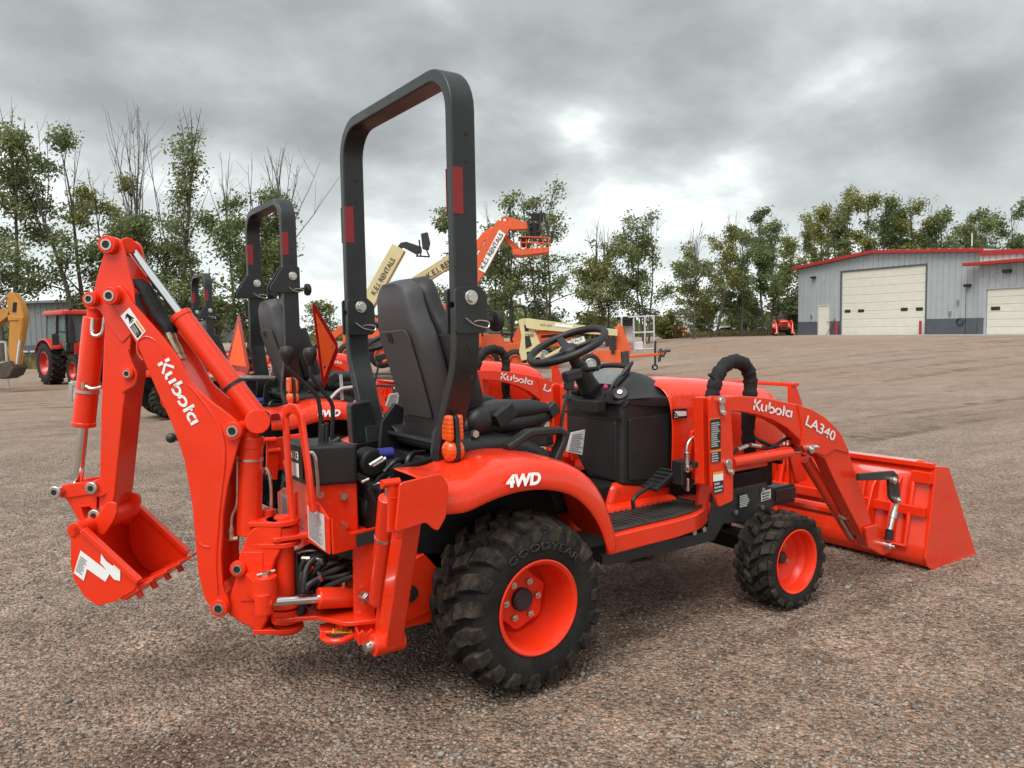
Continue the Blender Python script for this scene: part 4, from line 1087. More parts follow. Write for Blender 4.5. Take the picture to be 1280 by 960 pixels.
for i in range(3):
    for k in range(3):
        q = on(875 + 3.4 * i, 504.5 + 4 * k, y=YA + .0795)
        if (i, k) != (1, 1): mb.cyl(q, q + V(0, -.001, 0), .004, seg=10)
        else: mb.box(q, (.006, .002, .012)); mb.box(q + V(0, -.0015, 0), (.012, .002, .006))
mb.build('loader_pattern_symbol', M['white'], post)

# black fabric sleeve over the loader hoses
SP = [on(890, 497, y=-.40), on(893, 482, y=-.40), on(900, 464, y=-.40), on(912, 453, y=-.40), on(926, 453, y=-.40), on(935, 463, y=-.40), on(938, 478, y=-.40), on(937, 500, y=-.40), on(935, 540, y=-.38), on(938, 570, y=-.36)]
mb = MB(); P = catmull(SP, 7); rs = [.0295 + .0022 * math.sin(i * 1.1) + .0022 * math.sin(i * 2.3 + 1) for i in range(len(P))]; mb.tube(P, rs, seg=16)
mb.tube([on(886, 468, y=-.43), on(893, 474, y=-.43)], .006); mb.build('hose_sleeve', M['sleeve'], T, angle=80)
# coupler block on the post: valve, pipes
mb = MB()
for (a, b) in (((863, 555), (868, 545)), ((868, 545), (872, 545))): pass
mb.tube(ys([(858, 570), (859, 558), (862, 551), (868, 546)], -.40), .007, smooth=4); mb.cyl(on(859, 590, y=-.40), on(859, 565, y=-.40), .012); mb.cyl(on(860, 614, y=-.40), on(860, 598, y=-.40), .006); mb.cyl(on(857, 585, y=-.40), on(866, 585, y=-.40), .015)
mb.build('hydraulic_coupler', M['steel'], T, bevel=.002)
mb = MB(); q = on(874, 579, y=-.42); mb.box(q, (.075, .03, .025)); mb.box(on(852, 590, y=-.36), (.06, .06, .10)); mb.tube(ys([(850, 580), (852, 600), (858, 612), (866, 600)], -.37), .011, smooth=4); mb.cyl(on(873, 555, y=-.42), on(882, 549, y=-.42), .016)
mb.build('coupler_body', M['black'], T, bevel=.005)
mb = MB(); mb.prism(ys([(866, 540), (872, 536), (880, 556), (884, 606), (866, 606), (862, 575)], -.36), (0, .02, 0)); mb.box2((1.0, -.32, .60), (1.5, -.30, .64)); mb.build('valve_bracket', M['orange'], T, bevel=.003)

# bucket (opening faces away from the camera)
BW = .612
prof = [(2.44, .525), (2.425, .42), (2.395, .27), (2.36, .13), (2.352, .075), (2.375, .03), (2.43, .008), (2.60, .002), (2.86, .004)]
rows = [[V(x, -BW, z) for x, z in prof], [V(x, BW, z) for x, z in prof]]
mb = MB(); mb.grid(rows); bucket = mb.build('loader_bucket', M['orange'], T, solid=.008, angle=35)
for s in (1, -1):
    P = [V(2.435, -BW * s, .530), V(2.56, -BW * s, .512), V(2.865, -BW * s, .020), V(2.862, -BW * s, .002), V(2.43, -BW * s, .0), V(2.37, -BW * s, .028), V(2.345, -BW * s, .075), V(2.385, -BW * s, .27)]
    mb = MB(); mb.prism(P, (0, -.010 * s, 0)); mb.build('bucket_side', M['orange'], bucket, bevel=.002)
    mb = MB(); mb.box2((2.40, -BW * s, .44), (2.445, (-BW + .10) * s, .50)); mb.build('side_gusset', M['orange'], bucket, bevel=.004)
mb = MB(); mb.bar((2.435, -BW + .002, .532), (2.435, BW - .002, .532), .035, .024); mb.bar((2.45, -BW + .06, .546), (2.45, BW - .06, .546), .02, .004); mb.build('bucket_top_edge', M['orange'], bucket, bevel=.003)
mb = MB(); mb.bar((2.448, -.52, .5455), (2.448, .42, .5455), .045, .004); mb.build('pale_edge', M['label'], bucket)  # pale strip laid along the bucket's top edge
mb = MB(); mb.bar((2.74, -BW - .012, .006), (2.74, BW + .012, .006), .26, .013); mb.build('cutting_edge', M['orange'], bucket)
def backx(z): 
    for (x0, z0), (x1, z1) in zip(prof, prof[1:]):
        if z1 <= z <= z0: return x0 + (x1 - x0) * (z0 - z) / (z0 - z1)
    return 2.4
mb = MB()
for y in (-.45, -.33, .33, .45):
    mb.prism([V(backx(.47) - .002, y - .007, .47), V(backx(.40) - .06, y - .007, .40), V(backx(.14) - .10, y - .007, .16), V(backx(.09) - .09, y - .007, .09), V(backx(.09) - .002, y - .007, .09)], (0, .014, 0))
for y0, y1 in ((-.52, -.26), (.26, .52)):
    pth = [V(backx(.44) - .018, y0, .44), V(backx(.12) - .018, y0, .12), V(backx(.12) - .018, y1, .12), V(backx(.44) - .018, y1, .44)]
    mb.tube(pth, .014, seg=8)
mb.bar((2.38, -BW + .01, .30), (2.38, BW - .01, .30), .03, .05); mb.cyl((2.30, -.46, .145), (2.30, -.32, .145), .022); mb.cyl((2.30, .32, .145), (2.30, .46, .145), .022)
mb.build('bucket_bracket', M['orange'], bucket, bevel=.004)
mb = MB(); mb.tube([V(2.06, -.40, .30), V(2.06, .40, .30)], .03); mb.build('loader_cross_tube', M['orange'], T)
mb = MB()
for s in (1, -1):
    mb.prism([V(1.86, -.22 * s, .46), V(1.95, -.22 * s, .46), V(1.95, -.22 * s, .62), V(1.80, -.22 * s, .62)], (0, .02 * s, 0)); mb.prism([V(.98, -.36 * s, .46), V(1.1, -.36 * s, .46), V(1.22, -.36 * s, .62), V(1.0, -.36 * s, .62)], (0, .02 * s, 0))
mb.bar((1.08, -.37, .47), (1.08, .37, .47), .08, .06); mb.build('loader_subframe', M['orange'], T, bevel=.004)
# ================================================================ backhoe (parts of the tractor), swung to the left
SW_ = R(38); PVX = -.67
BD = V(-math.cos(SW_), math.sin(SW_), 0)          # the way the boom points
BA = V(math.sin(SW_), math.cos(SW_), 0)           # along its pivot pins, away from the camera
PV = V(PVX, 0, 0)
def bp(px, py, w=0.):
    """pixel -> point on the plane of the swung backhoe, w metres along the pins"""
    v = ray(px, py); return CAM + v * ((PV + BA * w - CAM).dot(BA) / v.dot(BA))
def bps(pts, w): return [bp(a, b, w) for a, b in pts]
def shift(P, w): return [p + BA * w for p in P]
BACKHOE = []
def bb(mb, name, mat=None, parent=None, **k):
    o = mb.build(name, mat or M['orange'], parent or T, **k)
    if parent is None: BACKHOE.append(name)
    return o
def pin_end(c, r_, w, parent, out=.018, mat='orange', hole=True):
    """pivot boss with a dark bore on the near side at pin centre c (w = where its plate lies)"""
    mb = MB(); mb.cyl(c, c - BA * out, r_, seg=24); o = bb(mb, 'pivot_boss', M['casting'], parent, bevel=.004)
    if hole:
        mb = MB(); mb.lathe([(r_ * .62, out + .0), (r_ * .62, out + .003), (r_ * .42, out + .003), (r_ * .40, out - .002)], c, -BA, 20); bb(mb, 'bushing', M['steel'], parent)
        mb = MB(); mb.cyl(c - BA * (out - .002), c - BA * (out + .0008), r_ * .41, seg=16); bb(mb, 'pin_bore', M['pin_hole'], parent)

# dipper: a box beam with two cheek plates at the top
WD = .058
cheek = [(130, 316), (121, 346), (116.5, 366), (114, 376), (117, 385), (124, 388), (129, 396), (131, 402), (152, 430), (166, 415), (170, 388), (168.5, 366), (160, 335), (153, 304), (147, 297), (138, 296), (131, 303)]
beam = [(131, 395), (127, 480), (124, 600), (123, 640), (127, 652), (136, 650), (143, 620), (154, 511), (160, 470), (164, 420), (150, 385)]
near = bps(beam, -WD)
mb = MB(); mb.prism(rounded(near, .008, 2), BA * (2 * WD)); dip = bb(mb, 'dipper_arm', bevel=.005)
for w in (-WD - .004, WD - .008):
    P = bps(cheek, -WD - .004); P = shift(P, w + WD + .004)
    mb = MB(); mb.prism(rounded(P, .012, 3), BA * .012); bb(mb, 'cheek_plate', None, dip, bevel=.003)
# plate with the empty hole half way down
G = bps([(159, 434), (164, 450), (172, 468), (169, 480), (156, 489), (151, 492), (155, 460)], -WD - .006); mb = MB(); mb.prism(rounded(G, .01), BA * .012); bb(mb, 'lock_plate', None, dip, bevel=.003)
pin_end(bp(161, 467, -WD - .006), .020, 0, dip, .012)
top = bp(137.5, 306.5, -WD - .004); pin_end(top, .030, 0, dip, .022)
mb = MB(); mb.cyl(top, top + BA * (2 * WD + .012), .026, seg=24); mb.cyl(top + BA * (2 * WD + .008), top + BA * (2 * WD + .032), .030, seg=24); bb(mb, 'top_tube', M['casting'], dip, bevel=.003)
lb_ = bp(116.5, 374, -WD - .004); pin_end(lb_, .024, 0, dip, .024)
mb = MB(); mb.cyl(lb_, lb_ + BA * (2 * WD + .02), .022, seg=20); bb(mb, 'pivot_tube', M['casting'], dip)
# boom: two plates with a box between them
WB = .074
boom = [(140, 360), (147, 356), (155, 362), (166, 379), (200.6, 418), (224, 449), (241, 482), (263, 502), (285, 517), (297, 527), (301, 538), (299, 550), (291, 580), (284, 608), (279, 640), (276, 699), (279, 736), (286, 752), (287, 764), (279, 771), (270, 767), (255, 748),
        (247.5, 717), (240, 630), (230, 574), (216, 533), (200, 498), (186, 466), (177, 444), (171, 431), (145, 386), (134, 378), (132, 368)]
NB = rounded(bps(boom, -WB), .016, 3)
mb = MB(); mb.prism(NB, BA * .013); bm_ = bb(mb, 'boom', bevel=.003)
mb = MB(); mb.prism(shift(NB, 2 * WB - .013), BA * .013); bb(mb, 'boom_plate', None, bm_, bevel=.003)
core = [(182, 436), (200, 430), (222, 458), (240, 490), (262, 520), (276, 545), (281, 575), (272, 640), (268, 700), (268, 735), (262, 742), (254, 715), (247, 630), (237, 574), (223, 533), (206, 498), (190, 462)]
CB = shift(bps(core, -WB), .012)
mb = MB(); mb.prism(CB, BA * (2 * WB - .024)); bb(mb, 'boom_core', None, bm_, bevel=.003)
# raised weld seam that follows the plate, and the oval pressing near the top
mb = MB(); mb.tube(bps([(236, 480), (262, 512), (277, 540), (281, 572), (275, 630), (270, 700), (272, 742)], -WB - .0005), .0045, seg=8, smooth=6); bb(mb, 'weld_seam', None, bm_)
mb = MB(); mb.tube(bps([(178, 450), (172, 440), (173, 426), (184, 421), (196, 428), (204, 444)], -WB - .0002), .0035, seg=8, smooth=6); bb(mb, 'weld_seam', None, bm_)
mb = MB(); mb.tube(bps([(246, 672), (252, 681), (262, 684)], -WB), .004, seg=6, smooth=4); bb(mb, 'weld_seam', None, bm_)
pin_end(bp(142, 370, -WB), .029, 0, bm_, .026); k_ = bp(142, 370, -WB); mb = MB(); mb.cyl(k_, k_ + BA * (2 * WB + .02), .026, seg=22); bb(mb, 'pivot_tube', M['casting'], bm_, bevel=.003)
foot = bp(275.6, 759, -WB); pin_end(foot, .030, 0, bm_, .016); mb = MB(); mb.cyl(foot, foot + BA * (2 * WB + .015), .026, seg=22); bb(mb, 'pivot_tube', M['casting'], bm_)
cb_ = bp(293.5, 538, -WB); pin_end(cb_, .031, 0, bm_, .020); mb = MB(); mb.cyl(cb_, cb_ + BA * (2 * WB + .02), .024, seg=22); bb(mb, 'pivot_tube', M['casting'], bm_)
def bpl(q, w=-WB - .0005): return bp(q[0], q[1], w)
wordmark_px((197, 455), (240, 533), (210, 445), bpl, M['white'], bm_, weight=.18)
# warning sticker with a pictogram
S_ = [(151, 395), (162, 384.5), (182.5, 414), (172, 426)]
P = [bpl(c) for c in S_]; P = [P[0], P[3], P[2], P[1]]
decal(P, M['white'], bm_, 'warning_label')
Q = lambda u, v, lf=.0024: P[0].lerp(P[1], u).lerp(P[3].lerp(P[2], u), v) - BA * lf
mb = MB(); mb.grid([[Q(.50, .12), Q(.95, .12)], [Q(.50, .66), Q(.95, .66)]]); bb(mb, 'warning_text_panel', M['print'], bm_)
mb = MB(); mb.grid([[Q(.50, .76), Q(.95, .76)], [Q(.50, .92), Q(.95, .92)]]); bb(mb, 'warning_band', M['orange_label'], bm_)
printed([Q(.52, .16, .001), Q(.93, .16, .001), Q(.93, .62, .001), Q(.52, .62, .001)], bm_, M['label'], rows=4, lift=.0035)
mb = MB()
for (u0, v0, u1, v1, wd) in ((.10, .50, .32, .60, .12), (.20, .55, .42, .30, .05), (.20, .55, .45, .46, .05), (.22, .58, .44, .64, .05), (.20, .62, .40, .80, .05), (.12, .45, .20, .25, .05)):
    a, b = Q(u0, v0), Q(u1, v1); d = (b - a).normalized(); n_ = d.cross(BA) * (P[1] - P[0]).length * wd * .5
    mb.grid([[a - n_, a + n_], [b - n_ * .7, b + n_ * .7]])
bb(mb, 'hand_pictogram', M['print'], bm_)

# dipper cylinder above the boom: rod from the dipper top, barrel down to the boom foot lugs
a = bp(164, 312, 0); b = bp(322, 522, 0); t = bp(219, 396, 0)
k = (t - a).length / (b - a).length; ax_ = (b - a).normalized()
a0 = a - ax_ * .03
mb = MB(); mb.cyl(a.lerp(b, k), b, .035, seg=28); mb.cyl(a.lerp(b, k), a.lerp(b, k + .03), .0375, seg=28)
dcy = bb(mb, 'dipper_cylinder', bevel=.005)
mb = MB(); mb.cyl(a, a.lerp(b, k), .0145, seg=20); bb(mb, 'cylinder_rod', M['chrome'], dcy)
mb = MB(); kk = .80; mb.cyl(a.lerp(b, kk), a.lerp(b, kk + .018), .0362, seg=28); bb(mb, 'hose_clamp', M['black'], dcy)
mb = MB(); mb.cyl(bp(322, 527, -.05), bp(322, 527, .06), .036, seg=24); mb.cyl(bp(322, 527, -.052), bp(322, 527, -.040), .041, seg=24); mb.cyl(bp(322, 527, .05), bp(322, 527, .07), .041, seg=24); bb(mb, 'cylinder_eye', M['casting'], dcy, bevel=.004)
mb = MB(); mb.cyl(bp(160, 307, -.03), bp(160, 307, .03), .026, seg=20); bb(mb, 'rod_eye', M['casting'], dcy, bevel=.003)
# hoses lying between boom and cylinder with plated unions
mb = MB()
for w, dx in ((-.035, 0), (-.012, 5), (.012, 9)):
    mb.tube(bps([(166 + dx, 352), (176 + dx, 360), (186 + dx, 378), (196 + dx, 396), (206 + dx, 408), (209 + dx, 416)], w), .013, seg=12, smooth=5)
mb.tube(bps([(171, 368), (173, 380), (180, 396)], -.05), .012, seg=10, smooth=4)
bb(mb, 'backhoe_hose', M['sleeve'])
mb = MB()
for w, dx in ((-.035, 0), (.0, 5)):
    for c0, c1, rr in (((209, 415), (213, 424), .011), ((213, 424), (217, 432), .0085), ((217, 432), (221, 442), .011), ((222, 443), (226, 449), .008)): mb.cyl(bp(c0[0] + dx, c0[1], w), bp(c1[0] + dx, c1[1], w), rr, seg=10)
bb(mb, 'hose_union', M['brass'])

# boom cylinder standing between the boom plates and the swing post
a = bp(314, 545, .0); b = bp(311, 668, .0)
mb = MB(); mb.cyl(a, b, .041, seg=28); mb.cyl(a, a.lerp(b, .12), .043, seg=28); bcy = bb(mb, 'boom_cylinder', bevel=.005)
mb = MB(); mb.cyl(bp(304, 536, .0), bp(312, 552, 0), .034, seg=20); bb(mb, 'cylinder_neck', M['casting'], bcy, bevel=.004)
mb = MB(); mb.cyl(a.lerp(b, .22), a.lerp(b, .242), .043, seg=28); bb(mb, 'pipe_clamp', M['steel'], bcy)
mb = MB(); mb.tube(bps([(296.5, 570), (297, 600), (296, 630), (290, 645), (289, 668)], -.02), .0062, seg=10, smooth=4); mb.tube(bps([(338, 680 - 30), (339, 615), (336, 592), (331, 586), (327, 592)], .03), .0058, seg=10, smooth=4); bb(mb, 'hydraulic_pipe', M['steel'], bcy)
mb = MB(); mb.cyl(bp(288.5, 660, -.03), bp(289, 674, -.03), .011, seg=10); mb.cyl(bp(286, 674, -.03), bp(298, 673, -.03), .008, seg=10); bb(mb, 'pipe_union', M['brass'], bcy)
mb = MB(); mb.cyl(bp(336, 636, .04), bp(336, 656, .04), .022, seg=18); bb(mb, 'port_block', M['casting'], bcy, bevel=.003)

# bucket cylinder on the back of the dipper
a = bp(119, 392, 0); b = bp(97, 606, 0); 
mb = MB(); mb.cyl(a.lerp(b, .02), a.lerp(b, .645), .036, seg=28); mb.cyl(a.lerp(b, .625), a.lerp(b, .655), .0385, seg=28); ucy = bb(mb, 'bucket_cylinder', bevel=.005)
mb = MB(); mb.cyl(a.lerp(b, .64), b, .0155, seg=20); bb(mb, 'cylinder_rod', M['chrome'], ucy)
mb = MB(); mb.cyl(a.lerp(b, -.07) - BA * .03, a.lerp(b, -.07) + BA * .03, .030, seg=20); mb.cyl(a.lerp(b, -.08), a.lerp(b, .04), .025, seg=20); bb(mb, 'cylinder_eye', M['casting'], ucy, bevel=.003)
mb = MB(); kk = .44; mb.cyl(a.lerp(b, kk), a.lerp(b, kk + .016), .0385, seg=28); mb.tube([bp(116, 398, -.045), bp(115, 415, -.05), bp(120, 420, -.055), bp(128, 415, -.05), bp(131, 396, -.05)], .006, seg=8, smooth=4); mb.tube(bps([(106, 482), (115, 486), (127, 484)], -.045), .006, seg=8, smooth=4); mb.cyl(bp(129, 488, -.02), bp(127, 520, -.02), .0055, seg=8); bb(mb, 'hydraulic_pipe', M['steel'], ucy)
mb = MB(); mb.cyl(bp(104, 478, -.05), bp(104, 486, -.05), .007, seg=8); bb(mb, 'pipe_union', M['brass'], ucy)
# bucket linkage
WL = .052
for w in (-WL - .006, WL - .006):
    P = shift(bps([(73, 606), (118, 601), (124, 609), (119, 617), (80, 623), (70, 619)], -WL), w + WL); mb = MB(); mb.prism(rounded(P, .012), BA * .012); lk_ = bb(mb, 'guide_link', bevel=.003)
P = bps([(78, 617), (92, 614), (116, 612), (121, 620), (120, 640), (126, 648), (112, 658), (103, 661), (98, 650), (88, 632)], -WL); H = bps([(101, 634), (112, 633), (118, 640), (108, 651), (104, 645)], -WL)
mb = MB(); mb.prism(rounded(P, .01), BA * (2 * WL), holes=[H]); bb(mb, 'bucket_link', bevel=.003)
for c, rr in (((72.5, 614), .021), ((118, 609), .021), ((121.5, 643), .021)):
    q = bp(*c, -WL - .012); mb = MB(); mb.cyl(q - BA * .022, q + BA * (2 * WL + .03), rr, seg=20); o = bb(mb, 'linkage_pin', M['steel'], bevel=.004)
    mb = MB(); mb.cyl(q - BA * .0226, q - BA * .020, rr * .5, seg=6); bb(mb, 'pin_bore', M['pin_hole'], o)
q = bp(133, 648, -WD - .012)
mb = MB(); mb.cyl(q, q + BA * (2 * WD + .03), .034, seg=24); mb.cyl(bp(124, 610, -WD - .01), bp(124, 610, WD + .012), .030, seg=24); bb(mb, 'pivot_tube', M['casting'], dip, bevel=.004)
# bucket
WK = .165
side_p = [(89, 662), (95, 656), (104, 662), (140, 694), (174.5, 727), (168, 738), (143, 752), (122.5, 757), (106, 745), (93, 724), (89, 706), (89, 685)]
NS = bps(side_p, -WK); back = bps([(100, 664), (92, 664), (89.5, 685), (89.5, 706), (93.5, 724), (106, 744), (122.5, 756), (143, 751), (172, 735)], -WK)
mb = MB(); mb.grid([back, shift(back, 2 * WK)]); bk_ = bb(mb, 'digging_bucket', solid=.006, angle=50)
for w in (-.004, 2 * WK - .006):
    mb = MB(); mb.prism(shift(NS, w), BA * .010); bb(mb, 'bucket_side', None, bk_, bevel=.002)
mb = MB(); rim0, rim1 = bp(104, 662, -WK), bp(174.5, 727, -WK)
for w in (-.008, 2 * WK - .012): mb.bar(rim0 + BA * (w + .008), rim1 + BA * (w + .008), .026, .020, tuple((rim1 - rim0).cross(BA)))
bb(mb, 'bucket_rim', None, bk_, bevel=.004)
q = bp(93, 664, -WK - .004); mb = MB(); mb.cyl(q, q + BA * (2 * WK + .008), .026, seg=24); bb(mb, 'bucket_tube', M['casting'], bk_, bevel=.003)
for w in (.075, .215):
    P = shift(bps([(88, 668), (104, 652), (116, 634), (126, 634), (130, 646), (124, 660), (112, 678), (100, 672)], -WK), w); mb = MB(); mb.prism(rounded(P, .012), BA * .014); bb(mb, 'bucket_ear', None, bk_, bevel=.003)
lip = bp(171, 737, -WK); ld = (bp(174.5, 732, -WK) - bp(143, 751, -WK)).normalized(); up_l = BA.cross(ld); up_l = up_l if up_l.z > 0 else -up_l
mb = MB(); mb.bar(lip - ld * .03 + BA * .0, lip - ld * .03 + BA * 2 * WK, .07, .016, tuple(up_l)); bb(mb, 'bucket_lip', None, bk_, bevel=.003)
tooth = None
for k in range(4):
    w = .03 + k * (2 * WK - .06) / 3
    if tooth is None:
        mb = MB(); hw = .026; r0_, r1_ = -ld * .055, ld * .055
        A = [r0_ - BA * hw - up_l * .014, r0_ + BA * hw - up_l * .014, r0_ + BA * hw + up_l * .020, r0_ - BA * hw + up_l * .020]
        B_2 = [r1_ - BA * hw * .75 - up_l * .003, r1_ + BA * hw * .75 - up_l * .003, r1_ + BA * hw * .75 + up_l * .004, r1_ - BA * hw * .75 + up_l * .004]
        va = [mb.bm.verts.new(p) for p in A]; vb = [mb.bm.verts.new(p) for p in B_2]
        mb.bm.faces.new(va); mb.bm.faces.new(vb[::-1])
        for i in range(4): mb.bm.faces.new((va[i], va[(i + 1) % 4], vb[(i + 1) % 4], vb[i]))
        mb.cyl(-up_l * .03 - ld * .02, up_l * .012 - ld * .02, .012, seg=6)
        tooth = bb(mb, 'bucket_tooth', None, bk_, bevel=.004); o = tooth
    else: o = tooth.copy(); COL.objects.link(o)
    o.location = lip + BA * w
# white stickers on the bucket side
def kp(q, w=-WK - .0045): return bp(q[0], q[1], w)
P = [kp(c) for c in ((92.5, 716), (105, 726), (109, 711), (132, 727), (138, 716), (101, 688))]
n_ = -BA; mb = MB(); mb.prism([p + n_ * .001 for p in P], n_ * .0006); bb(mb, 'shipping_label', M['white'], bk_)
printed([kp(c) for c in ((93.5, 714), (103.5, 721), (113, 700), (101, 691))], bk_, M['grey_print'], rows=9, lift=.003)
P = [kp(c) for c in ((126, 703), (127, 692), (133, 701), (141, 707), (147, 703), (151, 708), (150.5, 726), (143, 724))]
mb = MB(); mb.prism([p + n_ * .0018 for p in P], n_ * .0006); bb(mb, 'torn_label', M['white'], bk_)

# swing post: casting with two pairs of yokes about the upright pivot
WP = .055
post_p = [(309, 668), (316, 660), (330, 656), (346, 652), (352, 660), (350, 690), (344, 700), (338, 720), (333, 748), (334, 775), (326, 790), (318, 788), (296, 776), (284, 768), (288, 742), (297, 712), (298, 695), (303, 684)]
P = bps(post_p, -WP); mb = MB(); mb.prism(rounded(P, .01), BA * (2 * WP)); sp_ = bb(mb, 'swing_post', M['casting'], bevel=.007)
mb = MB(); mb.prism(bps([(303, 690), (328, 690), (330, 740), (322, 752), (300, 752), (301, 720)], -WP - .004), BA * .006); bb(mb, 'cast_panel', M['casting'], sp_, bevel=.003)
pin_end(bp(299.5, 709.5, -WP), .027, 0, sp_, .020)
for z, rr in ((.618, .058), (.545, .058), (.335, .060), (.250, .056)):
    mb = MB(); c = PV + V(0, 0, z); mb.cyl(c - ZV * .009, c + ZV * .009, rr, seg=32); q = c + BD * .10
    mb.prism([c + BA * rr - ZV * .009, c - BA * rr - ZV * .009, q - BA * .055 - ZV * .009, q + BA * .055 - ZV * .009], ZV * .018); bb(mb, 'yoke', M['casting'], sp_, bevel=.004)
mb = MB(); mb.cyl(PV + V(0, 0, .232), PV + V(0, 0, .26), .045, seg=24); mb.cyl(PV + V(0, 0, .61), PV + V(0, 0, .635), .030, seg=20); bb(mb, 'pivot_pin', M['casting'], sp_, bevel=.004)
q = on(333, 736, y=-.09); mb = MB(); mb.cyl(q - ZV * .045, q + ZV * .045, .036, seg=24); mb.box(q + V(0, .05, 0), (.08, .10, .07)); bb(mb, 'swing_lug', M['casting'], sp_, bevel=.006)
mb = MB(); mb.cyl(q + ZV * .045, q + ZV * .058, .018, seg=6); mb.tube([q + ZV * .05 + V(-.03, 0, 0), q + ZV * .055 + V(.03, 0, 0)], .005); bb(mb, 'lug_bolt', M['steel'], sp_)
a = on(338, 752, y=-.10); b = on(397, 748, y=-.115); c = on(456, 745, y=-.13)
mb = MB(); mb.cyl(a, b, .016, seg=20); mb2 = MB(); mb2.cyl(b, c, .036, seg=26); mb2.cyl(on(430, 731, y=-.12), on(430, 740, y=-.12), .014, seg=14)
scy = bb(mb2, 'swing_cylinder', bevel=.005); bb(mb, 'cylinder_rod', M['chrome'], scy); 
mb = MB(); mb.cyl(a + ZV * -.0 - V(0, .0, 0), a + V(-.03, 0, 0), .03, seg=20); mb.cyl(a + V(-.02, 0, -.035), a + V(-.02, 0, .035), .03, seg=20); bb(mb, 'rod_eye', M['casting'], scy, bevel=.004)
mb = MB(); mb.cyl(on(430, 722, y=-.12), on(430, 733, y=-.12), .008, seg=10); mb.cyl(on(428, 727, y=-.12), on(441, 723, y=-.12), .007, seg=10); bb(mb, 'port_fitting', M['brass'], scy)

# backhoe main frame
ZD = .560
DX, DY = -.598, .255
deck = [V(PVX - .05, -.05, ZD), V(PVX + .02, -.06, ZD), V(DX, -.06, ZD), V(DX, -DY, ZD), V(-.40, -.205, ZD), V(-.28, -.205, ZD), V(-.28, .205, ZD), V(-.40, .205, ZD), V(DX, DY, ZD), V(DX, .06, ZD), V(PVX + .02, .06, ZD), V(PVX - .05, .05, ZD)]
mb = MB(); mb.prism(rounded(deck, .015), (0, 0, .016)); fr = bb(mb, 'backhoe_frame', bevel=.004)
mb = MB(); mb.cyl(PV + V(0, 0, .56), PV + V(0, 0, .603), .050, seg=28); mb.cyl(PV + V(0, 0, .27), PV + V(0, 0, .318), .052, seg=28); mb.cyl(PV + V(.0, 0, .318), PV + V(0, 0, .56), .034, seg=20); bb(mb, 'pivot_hub', M['casting'], fr, bevel=.005)
ZL = .285
low = [V(PVX - .05, -.05, ZL), V(-.60, -.10, ZL), V(-.54, -.22, ZL - .02), V(-.40, -.27, ZL - .02), V(-.28, -.27, ZL), V(-.28, .27, ZL), V(-.40, .27, ZL - .02), V(-.54, .22, ZL - .02), V(-.60, .10, ZL), V(PVX - .05, .05, ZL)]
low = [V(p.x, p.y, ZL) for p in low]
mb = MB(); mb.prism(rounded(low, .02), (0, 0, .016)); bb(mb, 'lower_plate', None, fr, bevel=.004)
for s in (1, -1):
    mb = MB(); mb.prism([V(-.505, -.20 * s, .27), V(-.44, -.22 * s, .27), V(-.43, -.22 * s, .57), V(-.50, -.20 * s, .57)], (0, .016 * s, 0)); bb(mb, 'frame_column', None, fr, bevel=.004)
    mb = MB(); mb.prism([V(-.46, -.275 * s, .25), V(-.25, -.275 * s, .29), V(-.22, -.275 * s, .43), V(-.28, -.275 * s, .50), V(-.44, -.275 * s, .44)], (0, .025 * s, 0)); mb.box2((-.45, -.27 * s, .25), (-.22, -.15 * s, .29)); bb(mb, 'mounting_bracket', None, fr, bevel=.006)
    mb = MB(); mb.cyl((-.335, -.279 * s, .37), (-.335, -.2745 * s, .37), .028, seg=20); bb(mb, 'bracket_hole', M['pin_hole'], fr)
    # bent guard plate along the deck edge with a pale instruction label
    zt0 = on(387.5, 623, x=DX).z; zt1 = on(414, 648, x=DX).z
    g = [V(DX - .001, -.060 * s, ZD - .012), V(DX - .001, -DY * s, ZD - .012), V(DX - .001, -DY * s, zt1), V(DX - .001, -.18 * s, zt1 + .03), V(DX - .001, -.060 * s, zt0)]
    mb = MB(); mb.prism(g, V(-.008, 0, 0)); bb(mb, 'deck_guard', None, fr, bevel=.003)
    def side(u, z): return V(DX + (-.40 - DX) * u, (-DY + (DY - .205) * u) * s, z)
    g2 = [side(0, ZD - .012), side(1, ZD - .012), side(1, .602), side(.35, .602), side(0, zt1)]
    mb = MB(); mb.prism(g2, V(.002, -.008 * s, 0)); bb(mb, 'deck_guard', None, fr, bevel=.003)
    if s == 1:
        P = [V(DX - .0095, -.075, ZD + .005), V(DX - .0095, -.230, ZD - .006), V(DX - .0095, -.230, zt1 + .006), V(DX - .0095, -.075, zt0 - .022)]; decal(P, M['label'], fr, 'instruction_label'); printed(P, fr, M['grey_print'], rows=16, seed=11)
        P = [side(.45, .552), side(.95, .552), side(.95, .594), side(.45, .594)]; P = [p + V(0, -.009, 0) for p in P]; decal(P, M['dark_label'], fr, 'serial_plate')
    else:
        P = [V(DX - .0095, .205, ZD - .004), V(DX - .0095, .075, ZD + .005), V(DX - .0095, .075, zt0 - .022), V(DX - .0095, .205, zt1 + .008)]; decal(P, M['label'], fr, 'instruction_label'); printed(P, fr, M['grey_print'], rows=14, seed=12)
